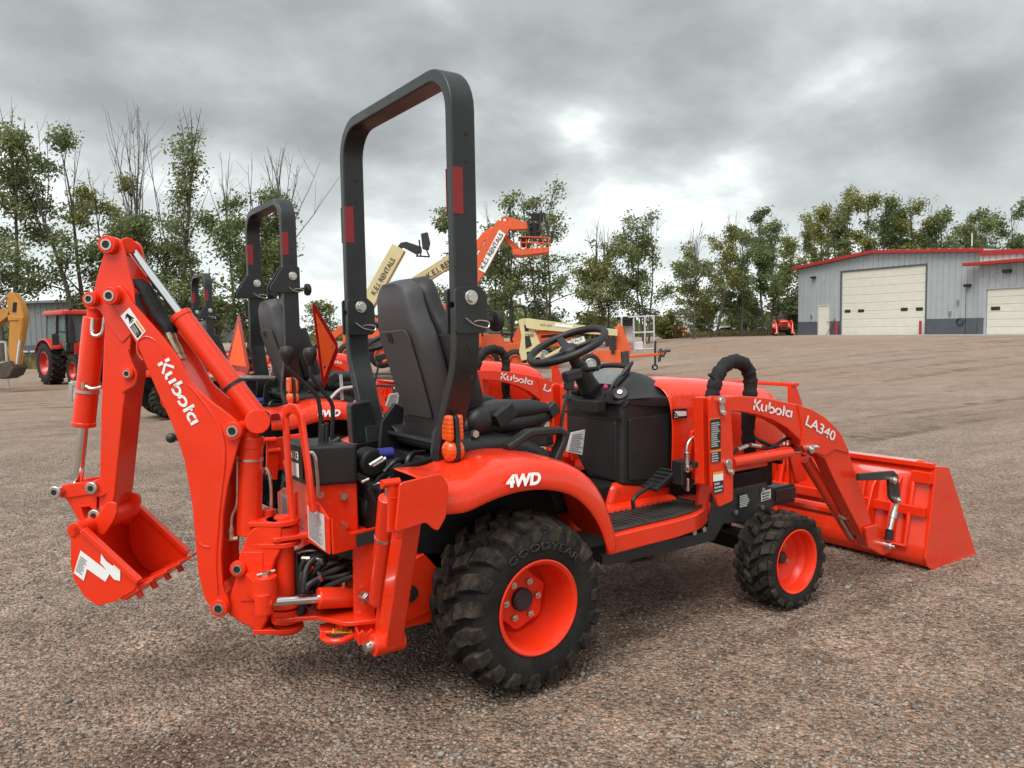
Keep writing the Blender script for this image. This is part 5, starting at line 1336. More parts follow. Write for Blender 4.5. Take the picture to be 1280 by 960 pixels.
# towing step with a ring, serrated foot plate
q = on(440, 785, y=-.17)
mb = MB(); zst = .245
mb.prism([V(-.60, -.13, zst), V(-.50, -.21, zst), V(-.42, -.24, zst), V(-.42, -.10, zst), V(-.58, -.06, zst)], (0, 0, .012))
mb.tube([on(a_, b_, z=zst) for a_, b_ in ((428, 787), (412, 789), (403, 795), (411, 801), (428, 801), (444, 793))], .012, smooth=5); mb.bar(V(-.53, -.15, zst), V(-.53, -.15, .29), .05, .03, (1, 0, 0)); bb(mb, 'step_ring', None, fr, bevel=.004)
P = [V(-.575, -.175, zst + .0125), V(-.52, -.21, zst + .0125), V(-.505, -.175, zst + .0125), V(-.56, -.14, zst + .0125)]; decal(P, M['yellow_label'], fr, 'caution_label'); printed(P, fr, M['print'], rows=3, seed=3)
mb = MB()
for k, (yo, xo) in enumerate(((0, 0), (.075, .02))):
    a_ = V(-.53 + xo, -.285 + yo, .262); b_ = V(-.40 + xo, -.315 + yo, .262); P = []
    n = 9
    for i in range(n + 1): P.append(a_.lerp(b_, i / n) + V(0, 0, .030 if i % 2 else .014))
    mb.prism([a_ - ZV * .02] + P + [b_ - ZV * .02], (0, .006, 0))
mb.box(V(-.455, -.262, .245), (.13, .075, .006)); 
for (px_) in ((-.528, -.268), (-.392, -.288)): mb.bar(V(px_[0], px_[1] - .02, .262), V(px_[0] + .02, px_[1] + .06, .262), .006, .04)
bb(mb, 'serrated_step', None, fr, bevel=.001, seg=1)
# control tower, black cover, levers, guard hoop
tw = [V(-.605, -.085, ZD), V(-.43, -.115, ZD), V(-.43, -.115, .752), V(-.605, -.085, .752)]
mb = MB(); mb.prism([V(-.60, -.105, ZD + .012), V(-.445, -.120, ZD + .012), V(-.445, .105, ZD + .012), V(-.60, .105, ZD + .012)], (0, 0, .185)); tow = bb(mb, 'control_tower', bevel=.008)
mb = MB(); mb.prism(rounded([V(-.618, -.118, .745), V(-.445, -.135, .738), V(-.445, .115, .738), V(-.618, .118, .745)], .02), (0, 0, .135)); bb(mb, 'control_cover', M['dash'], bevel=.012, seg=3)
mb = MB()
for z in (.60, .70):
    q = V(-.50, -.1175, z); mb.cyl(q, q + V(0, -.012, 0), .013, seg=6)
mb.cyl(V(-.58, -.112, .715), V(-.58, -.125, .715), .012, seg=6); bb(mb, 'tower_bolts', M['steel'], tow)
mb = MB(); mb.tube([V(-.585, -.122, .715), V(-.59, -.127, .80), V(-.595, -.127, .845), V(-.605, -.115, .86), V(-.615, -.10, .84)], .0065, seg=10, smooth=5); bb(mb, 'bent_rod', M['steel'])
for (px0, pts) in ((0, [(400, 560), (401, 530), (398, 500), (388, 486), (362, 462), (359, 449)]), (1, [(415, 555), (416, 520), (414, 503), (398, 482), (389, 468), (388, 450)])):
    y = .0 if px0 == 0 else .04; P = ys(pts, y)
    mb = MB(); mb.tube(P, .0075, seg=10, smooth=3); lv = bb(mb, 'control_lever', M['black'])
    mb = MB(); k_ = P[-1]; mb.lathe([(0, .045), (.018, .042), (.024, .03), (.024, .016), (.016, -.002), (.009, -.02), (0, -.02)], k_, (P[-1] - P[-2]).normalized() * .3 + ZV, 18); bb(mb, 'lever_knob', M['dash'], lv)
mb = MB()
for (a_, b_) in (((402, 562), (404, 530)), ((407, 562), (408, 528)), ((398, 560), (408, 552)), ((408, 558), (425, 548)), ((418, 562), (428, 552))): mb.cyl(on(*a_, y=-.01), on(*b_, y=-.01), .010, seg=12)
bb(mb, 'lever_boot', M['black'], bevel=.003)
HP = [V(-.655, .02, ZD), V(-.66, .01, .92), V(-.655, -.005, 1.0), V(-.64, -.015, 1.035), V(-.62, -.03, 1.035), V(-.605, -.05, .99), V(-.58, -.085, .82), V(-.565, -.105, .60)]
HP = [bp(363, 655, .08)] + [on(*c, x=-.62) for c in ((357, 520), (358, 513), (363, 509), (371, 510), (376, 518), (389, 610), (391, 650))]
HP = [on(365, 655, x=-.65), on(359, 560, x=-.65), on(357, 520, x=-.65), on(359, 513, x=-.648), on(364, 510, x=-.645), on(371, 512, x=-.642), (on(376, 520, x=-.64)), on(386, 590, x=-.635), on(391, 640, x=-.63)]
mb = MB(); mb.tube(HP, 0, flat=(.034, .016, (1, 0, 0))); mb.bar(on(364, 546, x=-.642), on(379, 545, x=-.638), .014, .016); bb(mb, 'guard_hoop', bevel=.005)
# decal strip with the attachment's model number on the tower side
c0, c1 = on(380, 593, y=-.117), on(386, 592, y=-.117)
P = [V(-.6185, -.08, .756), V(-.6185, -.116, .756), V(-.6185, -.116, .868), V(-.6185, -.08, .868)]
P = [V(-.621, .10, .760), V(-.621, -.08, .760), V(-.621, -.08, .868), V(-.621, .10, .868)]
decal(P, M['print'], tow, 'model_plate'); letters('BT603', P[0] + V(-.003, -.015, .066), V(0, -1, 0), ZV, .135, .030, M['white'], tow, 'model_lettering', bold=.02, lift=.001)
Q2 = [V(-.6235, .07, .768), V(-.6235, -.05, .768), V(-.6235, -.05, .815), V(-.6235, .07, .815)]; decal(Q2, M['white'], tow, 'model_plate')
M['dull_pipe'] = surf('dull_zinc_pipe', (.34, .31, .26), .42, metal=1., var=.25, vscale=30)
# hose bundle below the deck
mb = MB(); mg = MB()
for k, (p, w) in enumerate((([(366, 750), (362, 715), (366, 694), (380, 684), (396, 690)], -.08), ([(372, 752), (369, 716), (376, 694), (388, 686), (402, 694)], -.10), ([(380, 754), (376, 722), (386, 700), (398, 690), (414, 699), (424, 702)], -.14), ([(384, 752), (383, 724), (392, 704), (400, 700), (412, 712), (432, 711)], -.15), ([(392, 752), (388, 728), (394, 714), (404, 708), (416, 720), (436, 717)], -.16), ([(398, 756), (402, 735), (396, 720), (404, 704), (420, 695)], -.12), ([(408, 756), (398, 738), (404, 722), (414, 708), (428, 699)], -.10))):
    P = ys(p, w + .10); rh = random.Random(k * 7 + 3)
    P = [q + V(rh.uniform(-.022, .022), rh.uniform(-.03, .02), rh.uniform(-.022, .016)) if 0 < i < len(P) - 1 else q for i, q in enumerate(P)]
    mb.tube(P[:3], .0105, seg=12, smooth=6); mg.tube(P[2:], .0062, seg=12, smooth=6); mg.cyl(P[2] - (P[3] - P[2]).normalized() * .012, P[2] + (P[3] - P[2]).normalized() * .016, .0100, seg=8)
    mg.cyl(P[-1] - (P[-1] - P[-2]).normalized() * .035, P[-1], .0098, seg=8)
for k in range(6):
    rh = random.Random(k + 50); J = lambda a: rh.uniform(-a, a)
    mb.tube([V(-.60 + J(.03), -.0 + J(.05), .315), V(-.58 + J(.03), -.05 + J(.05), .38 + J(.03)), V(-.52 + J(.05), -.12 + J(.06), .45 + J(.04)), V(-.45, -.10 + J(.06), .42 + J(.06))], .0095, seg=10, smooth=6)
for k in range(5):
    mb.tube([V(-.64 + .01 * k, -.06 + .025 * k, .30), V(-.63, -.07 + .03 * k, .40), V(-.60, -.05 + .03 * k, .47), V(-.52, -.05 + .03 * k, .50)], .012, seg=12, smooth=5)
bb(mb, 'hose_bundle', M['hose']); bb(mg, 'hose_pipework', M['dull_pipe'])
mb = MB(); mb.box2((-.46, -.16, .36), (-.36, .16, .53)); mb.box2((-.56, -.05, .31), (-.46, .08, .40)); bb(mb, 'valve_bank', M['greasy'], bevel=.01)
mb = MB(); mb.box2((-.50, -.12, .34), (-.46, -.02, .40)); bb(mb, 'valve_end', M['old_orange'], bevel=.01)

# stabilizers, folded up
def stabilizer(s):
    y = -.345
    a = on(487, 801, y=y); b = on(511, 640, y=y - .17)
    def m_(p): return V(p.x, p.y * s, p.z)
    d = (b - a)
    mb = MB(); mb.bar(m_(a), m_(b), .07, .062, (1, 0, 0)); o = bb(mb, 'stabilizer_arm', bevel=.006)
    c0 = a + V(-.045, 0, 0); mb = MB(); mb.cyl(m_(a) + V(-.06, 0, 0), m_(a) + V(.045, 0, 0), .036, seg=22); bb(mb, 'arm_pivot', M['casting'], o, bevel=.004)
    mb = MB(); mb.cyl(m_(a) + V(-.085, 0, 0), m_(a) + V(-.055, 0, 0), .017, seg=14); mb.tube([m_(a) + V(-.075, -.02, .02), m_(a) + V(-.075, .02, -.03)], .004); bb(mb, 'pivot_pin', M['steel'], o)
    yp = y - .255
    P = ys([(500, 606), (504, 603), (548, 592), (553, 593), (561, 606), (558, 646), (548, 664), (541, 661), (533, 653), (494, 666)], yp)
    mb = MB(); mb.prism([m_(p) for p in rounded(P, .012)], (0, .010 * s, 0)); pd = bb(mb, 'stabilizer_pad', None, o, bevel=.003)
    for px in ((491, 604), (500, 612)):
        P2 = ys([(px[0] - 4, px[1] - 6), (px[0] + 3, px[1] - 2), (px[0] + 6, px[1] + 14), (px[0] + 3, px[1] + 62), (px[0] - 6, px[1] + 62), (px[0] - 5, px[1] + 16)], yp + .02)
        mb = MB(); mb.prism([m_(p) for p in P2], (0, .012 * s, 0)); bb(mb, 'pad_lug', None, o, bevel=.003)
    q = on(487, 604, y=yp + .03); mb = MB(); mb.cyl(m_(q) + V(-.025, 0, 0), m_(q) + V(.03, 0, 0), .013, seg=14); q2 = on(494, 622, y=yp + .03); mb.cyl(m_(q2) + V(-.02, 0, 0), m_(q2) + V(.03, 0, 0), .011, seg=14); bb(mb, 'pad_pin', M['casting'], o)
    y2 = -.30
    a = on(487, 606, y=y2 - .17); b = on(473, 752, y=y2)
    mb = MB(); mb.cyl(m_(a.lerp(b, .10)), m_(b), .031, seg=24); o2 = bb(mb, 'stabilizer_cylinder', bevel=.005)
    mb = MB(); mb.cyl(m_(a), m_(a.lerp(b, .12)), .014); bb(mb, 'cylinder_rod', M['chrome'], o2)
    mb = MB(); mb.cyl(m_(a.lerp(b, .42)), m_(a.lerp(b, .44)), .033, seg=24); bb(mb, 'pipe_clamp', M['steel'], o2)
    q = on(455, 745, y=-.225); mb = MB(); mb.cyl(m_(q), m_(q + V(0, -.03, 0)), .020, seg=18); mb.bar(m_(q + V(-.01, -.035, .012)), m_(q + V(.03, -.035, -.03)), .008, .02); bb(mb, 'locking_pin', M['steel'], o2, bevel=.002)
stabilizer(1); stabilizer(-1)
mb = MB(); mb.cyl(on(517, 673, y=-.26), on(545, 672, y=-.26), .008); bb(mb, 'link_rod', M['steel'])
mb = MB(); mb.prism(ys([(520, 660), (533, 658), (539, 672), (530, 690), (520, 698), (514, 680)], -.265), (0, .015, 0)); bb(mb, 'lift_link_plate', M['orange'], bevel=.004)

# slow vehicle triangle hanging from a bracket at the left rear
def smv(P, parent, n):
    """P: the three corners (outer), n: facing"""
    P = [Vector(p) for p in P]; c = (P[0] + P[1] + P[2]) / 3; n = Vector(n).normalized()
    outer = []
    for i in range(3):
        a, b_ = P[i], P[(i + 1) % 3]; outer += [a.lerp(b_, .09), a.lerp(b_, .91)]
    mb = MB(); mb.prism(outer, -n * .003); o = mb.build('slow_vehicle_sign', M['smv_red'], parent)
    inner = [c + (p - c) * .70 for p in P]
    mb = MB(); mb.prism([p + n * .0005 for p in inner], n * .0012); mb.build('orange_triangle', M['smv_orange'], o)
    mb = MB()
    for k in range(3): mb.cyl(c.lerp(P[k], .45) + n * .001, c.lerp(P[k], .45) + n * .003, .005, seg=8)
    mb.build('sign_rivets', M['steel'], o)
    return o
SMVP = [on(389, 372, y=.36), on(404, 490, y=.40), on(425, 434, y=.40)]
nn = (SMVP[1] - SMVP[0]).cross(SMVP[2] - SMVP[0]).normalized()
if nn.dot(CAM - SMVP[0]) < 0: nn = -nn
sg = smv(SMVP, T, nn)
mb = MB(); mb.tube(ys([(412, 500), (425, 487), (440, 484)], .40), .007, smooth=3); mb.bar(on(428, 500, y=.41), on(426, 468, y=.41), .004, .012, (1, 0, 0)); mb.build('sign_bracket', M['label'], T)
# ================================================================ trees
def leaf_mat(name, a, b_):
    m, t, b = new_mat(name); n = t.nodes.new; l = t.links.new
    g = n('ShaderNodeNewGeometry'); rp = n('ShaderNodeValToRGB'); l(g.outputs['Random Per Island'], rp.inputs[0])
    rp.color_ramp.elements[0].color = a + (1,); rp.color_ramp.elements[1].color = b_ + (1,)
    tcn = n('ShaderNodeTexCoord'); nz = n('ShaderNodeTexNoise'); l(tcn.outputs['Object'], nz.inputs['Vector']); nz.inputs['Scale'].default_value = .5
    mr = n('ShaderNodeMapRange'); l(nz.outputs[0], mr.inputs[0]); mr.inputs[1].default_value = .3; mr.inputs[2].default_value = .7; mr.inputs[3].default_value = .75; mr.inputs[4].default_value = 1.5
    sc = n('ShaderNodeVectorMath'); sc.operation = 'SCALE'; l(rp.outputs[0], sc.inputs[0]); l(mr.outputs[0], sc.inputs['Scale'])
    l(sc.outputs[0], b.inputs['Base Color']); b.inputs['Roughness'].default_value = .6; b.inputs['Specular IOR Level'].default_value = .35
    tl = n('ShaderNodeBsdfTranslucent'); l(sc.outputs[0], tl.inputs[0]); mx = n('ShaderNodeMixShader'); mx.inputs[0].default_value = .42
    l(b.outputs[0], mx.inputs[1]); l(tl.outputs[0], mx.inputs[2]); l(mx.outputs[0], t.nodes['Material Output'].inputs[0])
    return m
LEAF = [leaf_mat('grey_green_leaves', (.095, .120, .048), (.235, .265, .120)), leaf_mat('olive_leaves', (.115, .130, .034), (.27, .27, .085)), leaf_mat('deep_green_leaves', (.080, .108, .042), (.20, .24, .095))]
BARK = surf('tree_bark', (.085, .072, .060), .9, var=.35, vscale=3, bump=.8, bscale=14)
TWIG = surf('bare_twigs', (.095, .085, .075), .9, var=.2)

def mesh_np(name, V_, F_, mats, smooth=False):
    me = bpy.data.meshes.new(name); V_ = np.asarray(V_, dtype=np.float32); F_ = np.asarray(F_, dtype=np.int32); k = F_.shape[1]
    me.vertices.add(len(V_)); me.vertices.foreach_set('co', V_.ravel()); me.loops.add(F_.size); me.loops.foreach_set('vertex_index', F_.ravel())
    me.polygons.add(len(F_)); me.polygons.foreach_set('loop_start', np.arange(0, F_.size, k, dtype=np.int32))
    if smooth: me.polygons.foreach_set('use_smooth', np.ones(len(F_), dtype=bool))
    me.update(); me.validate()
    for m in mats: me.materials.append(m)
    return me
class Wood:
    def __init__(s): s.v = []; s.f = []; s.n = 0
    def limb(s, P, r0, r1, seg=5):
        P = np.asarray(P); n = len(P); T_ = np.gradient(P, axis=0); T_ /= np.linalg.norm(T_, axis=1)[:, None] + 1e-9
        ref = np.array([.3, .9, .1]); 
        for i in range(n):
            a = np.cross(T_[i], ref); a /= np.linalg.norm(a) + 1e-9; b = np.cross(T_[i], a); r = r0 + (r1 - r0) * i / (n - 1)
            for k in range(seg):
                t = 2 * math.pi * k / seg; s.v.append(P[i] + (a * math.cos(t) + b * math.sin(t)) * r)
        for i in range(n - 1):
            for k in range(seg): s.f.append((s.n + i * seg + k, s.n + i * seg + (k + 1) % seg, s.n + (i + 1) * seg + (k + 1) % seg, s.n + (i + 1) * seg + k))
        s.n += n * seg
WIND = np.array((-RH.x, -RH.y, 0.0))            # the wind blows towards the left of the photograph
def curve_pts(p, d, L, n, rng, wob=.12, up=0., wind=0.):
    P = [np.array(p)]; d = np.array(d) / np.linalg.norm(d)
    for i in range(n):
        d = d + rng.normal(0, wob, 3) + np.array([0, 0, up]) + WIND * wind; d /= np.linalg.norm(d); P.append(P[-1] + d * L / n)
    return np.array(P)
def tree(name, label, px, D, top, width, lo=.22, bare=0., stems=1, nleaf=6000, leaf=.17, hue=0, seed=1, wind=.10, sparse=1., base_dz=0., group=None, cat='tree', shape=1.0):
    rng = np.random.default_rng(seed); loc = spot(px, D, base_dz)
    z_top = CAM.z + (409 + .0178 * (640 - px) * 1.0 - top) / FPX * D
    H = z_top - loc.z; W = width / FPX * D / 2
    root = thing(name, label, cat, loc, 0, group)
    w = Wood(); tw = Wood(); tips = []
    Hc = H * (1 - bare)
    for st in range(stems):
        az = rng.random() * 6.28; sp_ = 0.0 if stems == 1 else .10 * H * rng.uniform(.5, 1)
        d0 = np.array([math.cos(az) * sp_ / H * 2.0, math.sin(az) * sp_ / H * 2.0, 1.0]); hs = Hc * (1 if st == 0 else rng.uniform(.75, .98))
        T_ = curve_pts((math.cos(az) * .2 * (stems > 1), math.sin(az) * .2 * (stems > 1), -.15), d0, hs, 12, rng, .035, .02, .006)
        r0 = H * .016 / (stems ** .4)
        w.limb(T_, r0, r0 * .12, 7)
        open_ = shape > .9 and cat == 'tree'; nb = (int((12 if stems == 1 else 8) * (.7 + .3 * sparse))) if open_ else 24
        for b in range(nb):
            u = lo + (.98 - lo) * (b + rng.random()) / nb; i = u * 12; k = min(11, int(i)); p = T_[k] + (T_[k + 1] - T_[k]) * (i - k)
            v = (u - lo) / (1 - lo); prof = (math.sin(math.pi * min(1, v * .85 + .15)) ** .7) * shape + (1 - shape) * (1 - v * .5)
            Lb = (W * (1.05 - .45 * v) * rng.uniform(.75, 1.5) if open_ else W * prof * rng.uniform(.6, 1.35)) * (1.0 if stems == 1 else .85); a2 = b * 2.4 + rng.random() * 1.5; el_ = (rng.uniform(.45, 1.1) if open_ else rng.uniform(.35, .95) + .3 * v)
            d = np.array([math.cos(a2) * math.cos(el_), math.sin(a2) * math.cos(el_), math.sin(el_)])
            B_ = curve_pts(p, d, max(.4, Lb * 1.25), 6, rng, .14, .03, wind * .5); rb = r0 * (1 - u) * .42 + .012; w.limb(B_, rb, .008, 4)
            for s2 in range(rng.integers(11, 17) if open_ else rng.integers(5, 9)):
                j = rng.integers(2, 7); q = B_[j]; d2 = (B_[j] - B_[j - 1]) * 2 + rng.normal(0, .35, 3) * max(.3, Lb * .3); Ls = max(.3, Lb * rng.uniform(.22, .42))
                S = curve_pts(q, d2, Ls, 4, rng, .2, -.03, wind); w.limb(S, .011, .004, 3); tips.append(S)
        if bare > 0:
            base = T_[-2]; pass
            for b in range(6 if st == 0 else 4):
                q = T_[12 - rng.integers(0, 5)]; d = np.array([rng.normal(0, .19), rng.normal(0, .19), 1.0]); Lb = (H - q[2]) * rng.uniform(.65, 1.02); P = curve_pts(q, d, Lb, 7, rng, .06, .05, -.01); tw.limb(P, .035, .008, 4)
                for s2 in range(4):
                    j = rng.integers(2, 7); P2 = curve_pts(P[j], np.array([rng.normal(0, .5), rng.normal(0, .5), 1.0]), Lb * rng.uniform(.18, .36), 4, rng, .08, .05, -.01); tw.limb(P2, .014, .005, 3)
    me = mesh_np('trunk', w.v, w.f, [BARK], True); o = bpy.data.objects.new('trunk', me); COL.objects.link(o); o.parent = root
    if tw.n:
        me = mesh_np('bare_twigs', tw.v, tw.f, [TWIG], True); o = bpy.data.objects.new('bare_twigs', me); COL.objects.link(o); o.parent = root
    # leaves gather in clumps along the outer twigs
    keep = [S for S in tips if rng.random() < .93 * sparse + .05]
    per = max(3, int(nleaf * .78 / max(1, len(keep)))); C_ = []
    for S in keep:
        m_ = int(per * rng.uniform(.4, 1.7)); t = rng.random(m_) ** .8 * 3.999; k = t.astype(int); f = (t - k)[:, None]
        C_.append(S[k] * (1 - f) + S[k + 1] * f + rng.normal(0, 1, (m_, 3)) * np.array([.27, .27, .20]) * (H / 11) + WIND * np.abs(rng.normal(0, .22, (m_, 1))))
    C_ = np.concatenate(C_); n = len(C_)
    ax = WIND * .8 + np.array([0, 0, -.5]) + rng.normal(0, .75, (n, 3)); ax /= np.linalg.norm(ax, axis=1)[:, None]
    sd = np.cross(ax, rng.normal(0, 1, (n, 3))); sd /= np.linalg.norm(sd, axis=1)[:, None] + 1e-9
    s_ = leaf * 1.15 * rng.uniform(.6, 1.35, n)[:, None]
    Q = np.stack([C_, C_ + ax * s_ * .5 + sd * s_ * .24, C_ + ax * s_, C_ + ax * s_ * .5 - sd * s_ * .24], 1).reshape(-1, 3)
    me = mesh_np('crown', Q, np.arange(n * 4).reshape(-1, 4), [LEAF[hue]]); o = bpy.data.objects.new('crown', me); COL.objects.link(o); o.parent = root
    return root
GL = 'trees along the left edge of the yard'; GM = 'trees in the middle background'; GR = 'trees behind the metal shed'
tree('poplar_tree', 'leafy tree at the left picture edge above the yellow digger arm', 8, 42, 118, 75, .22, .13, 2, 9000, .19, 0, 11, group=GL)
tree('poplar_tree', 'broad wind-blown tree leaning left, above the red cab tractor', 112, 44, 148, 110, .18, .06, 2, 15000, .19, 0, 12, wind=.22, group=GL)
tree('poplar_tree', 'shorter bushy tree right behind the top of the orange digging arm', 150, 47, 212, 62, .12, .03, 2, 8000, .19, 1, 13, group=GL)
tree('poplar_tree', 'tree with a tall bare forked top, left one of two bare-topped trees', 174, 44, 124, 62, .10, .46, 1, 7000, .18, 0, 14, group=GL)
tree('poplar_tree', 'tree with many thin bare twigs on top, right one of two bare-topped trees', 197, 45, 140, 58, .10, .42, 2, 7000, .18, 2, 15, group=GL)
tree('poplar_tree', 'tall narrow column-shaped tree with a short bare tip', 229, 44, 128, 42, .15, .12, 1, 6500, .17, 0, 16, group=GL, shape=.5)
tree('poplar_tree', 'small thin tree with bare tip between the column-shaped tree and the dense tree', 257, 46, 218, 40, .15, .25, 1, 3500, .17, 2, 17, group=GL)
tree('poplar_tree', 'dense tree behind the roll bar of the second tractor', 306, 43, 182, 95, .10, .22, 3, 13000, .19, 2, 18, group=GL)
tree('poplar_tree', 'leafy tree right of the dense tree, twigs bare at the top', 345, 45, 178, 60, .14, .24, 2, 8000, .18, 0, 121, group=GL)
tree('shrub', 'low bush far behind the orange triangle sign', 413, 60, 372, 40, .05, 0, 3, 2500, .2, 1, 20, cat='bush')
tree('shrub', 'low bush at the foot of the dense left trees', 262, 46, 372, 70, .03, 0, 3, 4500, .2, 1, 21, cat='bush')
tree('poplar_tree', 'tree behind the right post of the front roll bar', 604, 52, 246, 62, .18, .08, 2, 8000, .2, 0, 22, group=GM)
tree('poplar_tree', 'tall slim tree behind the orange boom lift basket', 640, 54, 240, 50, .25, .06, 2, 6500, .19, 0, 23, group=GM)
tree('poplar_tree', 'tree right of the boom lift basket with leaves leaning right', 684, 53, 234, 84, .2, .06, 3, 10000, .19, 0, 24, wind=-.12, group=GM)
tree('poplar_tree', 'open-crowned tree left of the lone gap, above the silver cage, left of a pair', 762, 56, 270, 66, .15, .22, 3, 7500, .19, 1, 25, group=GM)
tree('poplar_tree', 'many-stemmed tree above the silver cage, right of a pair', 808, 56, 262, 80, .15, .12, 3, 11000, .19, 0, 26, group=GM)
tree('poplar_tree', 'thin leaning tree with few leaves beside the open sky gap', 868, 60, 285, 48, .2, .3, 1, 2600, .19, 0, 27, sparse=.6, group=GM)
tree('poplar_tree', 'yellowish green tree with bare twigs on top above the parked white cars', 892, 62, 262, 62, .14, .16, 2, 9000, .2, 1, 28, group=GM)
tree('poplar_tree', 'dark tree left of the far small tractor', 925, 63, 276, 56, .10, .2, 2, 8000, .2, 2, 29, group=GM)
tree('poplar_tree', 'full leafy tree above the far small tractor', 958, 66, 262, 66, .06, .05, 2, 12000, .22, 2, 30, group=GM)
tree('poplar_tree', 'bushy tree just left of the shed roof', 988, 72, 268, 60, .05, .04, 3, 12000, .23, 1, 31, group=GM)
for i, (px, top, w_, h, lab) in enumerate(((1018, 262, 62, 1, 'tree behind the left eave of the metal shed'), (1046, 252, 54, 0, 'tree behind the shed roof, second from the left eave'), (1067, 236, 50, 1, 'tallest tree above the metal shed roof'),
        (1096, 248, 56, 2, 'slim tree behind the shed just right of the tallest one'), (1124, 262, 50, 0, 'lower tree behind the middle of the shed roof'), (1147, 246, 48, 1, 'pointed tree behind the shed above its large door'),
        (1172, 256, 54, 2, 'rounded tree behind the right half of the shed roof'), (1198, 268, 44, 0, 'small dark tree beside the gap in the trees behind the shed'))):
    tree('poplar_tree', lab, px, 84, top, w_, .05, .03, 2, 10000, .27, h, 40 + i, group=GR, cat='tree')
for i, (px, top, w_, h, lab) in enumerate(((1238, 258, 56, 0, 'tree right of the gap behind the shed'), (1272, 256, 60, 2, 'tree at the right picture edge behind the shed'), (1310, 262, 60, 0, 'tree beyond the right picture edge'), (1222, 292, 36, 0, 'low tree in the gap behind the shed'))):
    tree('poplar_tree', lab, px, 86, top, w_, .05, .03, 2, 9000, .27, h, 60 + i, group=GR, cat='tree')
for i, (px, D, top, w_, h, lab) in enumerate(((838, 66, 394, 40, 1, 'rough bush left of the white box trailer'), (885, 74, 386, 50, 2, 'dark bush behind the white box trailer'), (935, 76, 380, 70, 2, 'wide bush behind the parked cars'), (1000, 70, 372, 40, 2, 'bush beside the left corner of the shed'), (745, 62, 395, 50, 1, 'scrub bush behind the long cream boom'), (690, 62, 398, 60, 2, 'scrub bush below the trees behind the boom lifts'))):
    tree('shrub', lab, px, D, top, w_, .02, 0, 3, 3500, .24, h, 80 + i, cat='bush')
# far-off wood along the horizon
def far_wood():
    rng = np.random.default_rng(5); n = 26000; px = rng.uniform(-500, 1700, n); D = rng.uniform(150, 190, n)
    hgt = 4.0 + 3.0 * np.sin(px * .013) + 2 * np.sin(px * .041 + 1); z = rng.random(n) ** 1.0 * np.maximum(1.5, hgt)
    P = np.array([[CAM.x + FH.x * d + RH.x * (p - 640) / FPX * d, CAM.y + FH.y * d + RH.y * (p - 640) / FPX * d, 0] for p, d in zip(px, D)]); P[:, 2] = z - .6
    a = rng.normal(0, 1, (n, 3)); a /= np.linalg.norm(a, axis=1)[:, None]; b = np.cross(a, rng.normal(0, 1, (n, 3))); b /= np.linalg.norm(b, axis=1)[:, None]; s = rng.uniform(.5, 1.1, n)[:, None]
    Q = np.stack([P - a * s, P + b * s * .6, P + a * s, P - b * s * .6], 1).reshape(-1, 3)
    me = mesh_np('far_wood', Q, np.arange(n * 4).reshape(-1, 4), [LEAF[2]]); o = bpy.data.objects.new('far_wood', me); COL.objects.link(o); o['kind'] = 'stuff'; tag(o, 'dark far-off wood low along the horizon', 'wood')
far_wood()
# dry grass at the yard's edges
def grass(name, label, spans, n, hgt, col, seed):
    rng = np.random.default_rng(seed); Q = []
    for (p0, p1, d0, d1), m_ in spans:
        for _ in range(m_):
            p = spot(rng.uniform(p0, p1), rng.uniform(d0, d1)); h = hgt * rng.uniform(.5, 1.3); a = rng.random() * 6.28; w_ = .05; l_ = np.array([rng.normal(0, .12), rng.normal(0, .12)])
            c, s_ = math.cos(a) * w_, math.sin(a) * w_
            Q += [(p.x - c, p.y - s_, p.z - .02), (p.x + c, p.y + s_, p.z - .02), (p.x + c * .2 + l_[0], p.y + s_ * .2 + l_[1], p.z + h), (p.x - c * .2 + l_[0], p.y - s_ * .2 + l_[1], p.z + h)]
    me = mesh_np(name, Q, np.arange(len(Q)).reshape(-1, 4), [leaf_mat(name, *col)]); o = bpy.data.objects.new(name, me); COL.objects.link(o); o['kind'] = 'stuff'; tag(o, label, 'grass')
grass('dry_grass', 'dry yellowish grass along the far edge of the gravel yard', [((-150, 420, 39, 52), 9000), ((560, 740, 50, 66), 2500), ((830, 1000, 66, 74), 3500)], 1, .42, ((.12, .105, .04), (.26, .22, .10)), 3)

# ================================================================ buildings
def ribbed(name, col): return surf(name, col, .45, var=.06, vscale=1.5, dust=.12, dcol=(.30, .28, .25))
M['wall_grey'] = ribbed('grey_metal_cladding', (.36, .39, .41)); M['wall_dark'] = ribbed('charcoal_metal_cladding', (.075, .085, .10)); M['wall_white'] = ribbed('white_metal_cladding', (.58, .59, .58))
M['trim_red'] = surf('red_metal_trim', (.36, .018, .022), .4, var=.1, dust=.1); M['door_cream'] = surf('cream_door_panel', (.66, .64, .56), .5, var=.04, vscale=2, dust=.12, dcol=(.42, .38, .30))
M['pane'] = surf('dark_door_glass', (.03, .035, .03), .15, var=.2); M['old_wall'] = surf('dull_grey_cladding', (.20, .215, .225), .5, var=.08); M['roof_metal'] = surf('pale_roof_sheet', (.45, .46, .46), .45); M['concrete'] = surf('concrete', (.34, .32, .30), .85, var=.15)
PA = CAM + FH * 65 + RH * ((998 - 640) / FPX * 65); PB = CAM + FH * 52 + RH * ((1225 - 640) / FPX * 52)
WDIR = (PB - PA); WDIR.z = 0; WLEN = WDIR.length; WDIR.normalize(); WN = V(WDIR.y, -WDIR.x, 0)
if WN.dot(CAM - PA) < 0: WN = -WN
BZ = terrain(PA.x, PA.y)
BZ = CAM.z - (413 - 399.5) / FPX * 58
SH = thing('metal_shed', 'grey ribbed metal shed with red roof edge and big cream overhead door', 'building', (PA.x, PA.y, BZ), math.atan2(WDIR.y, WDIR.x))
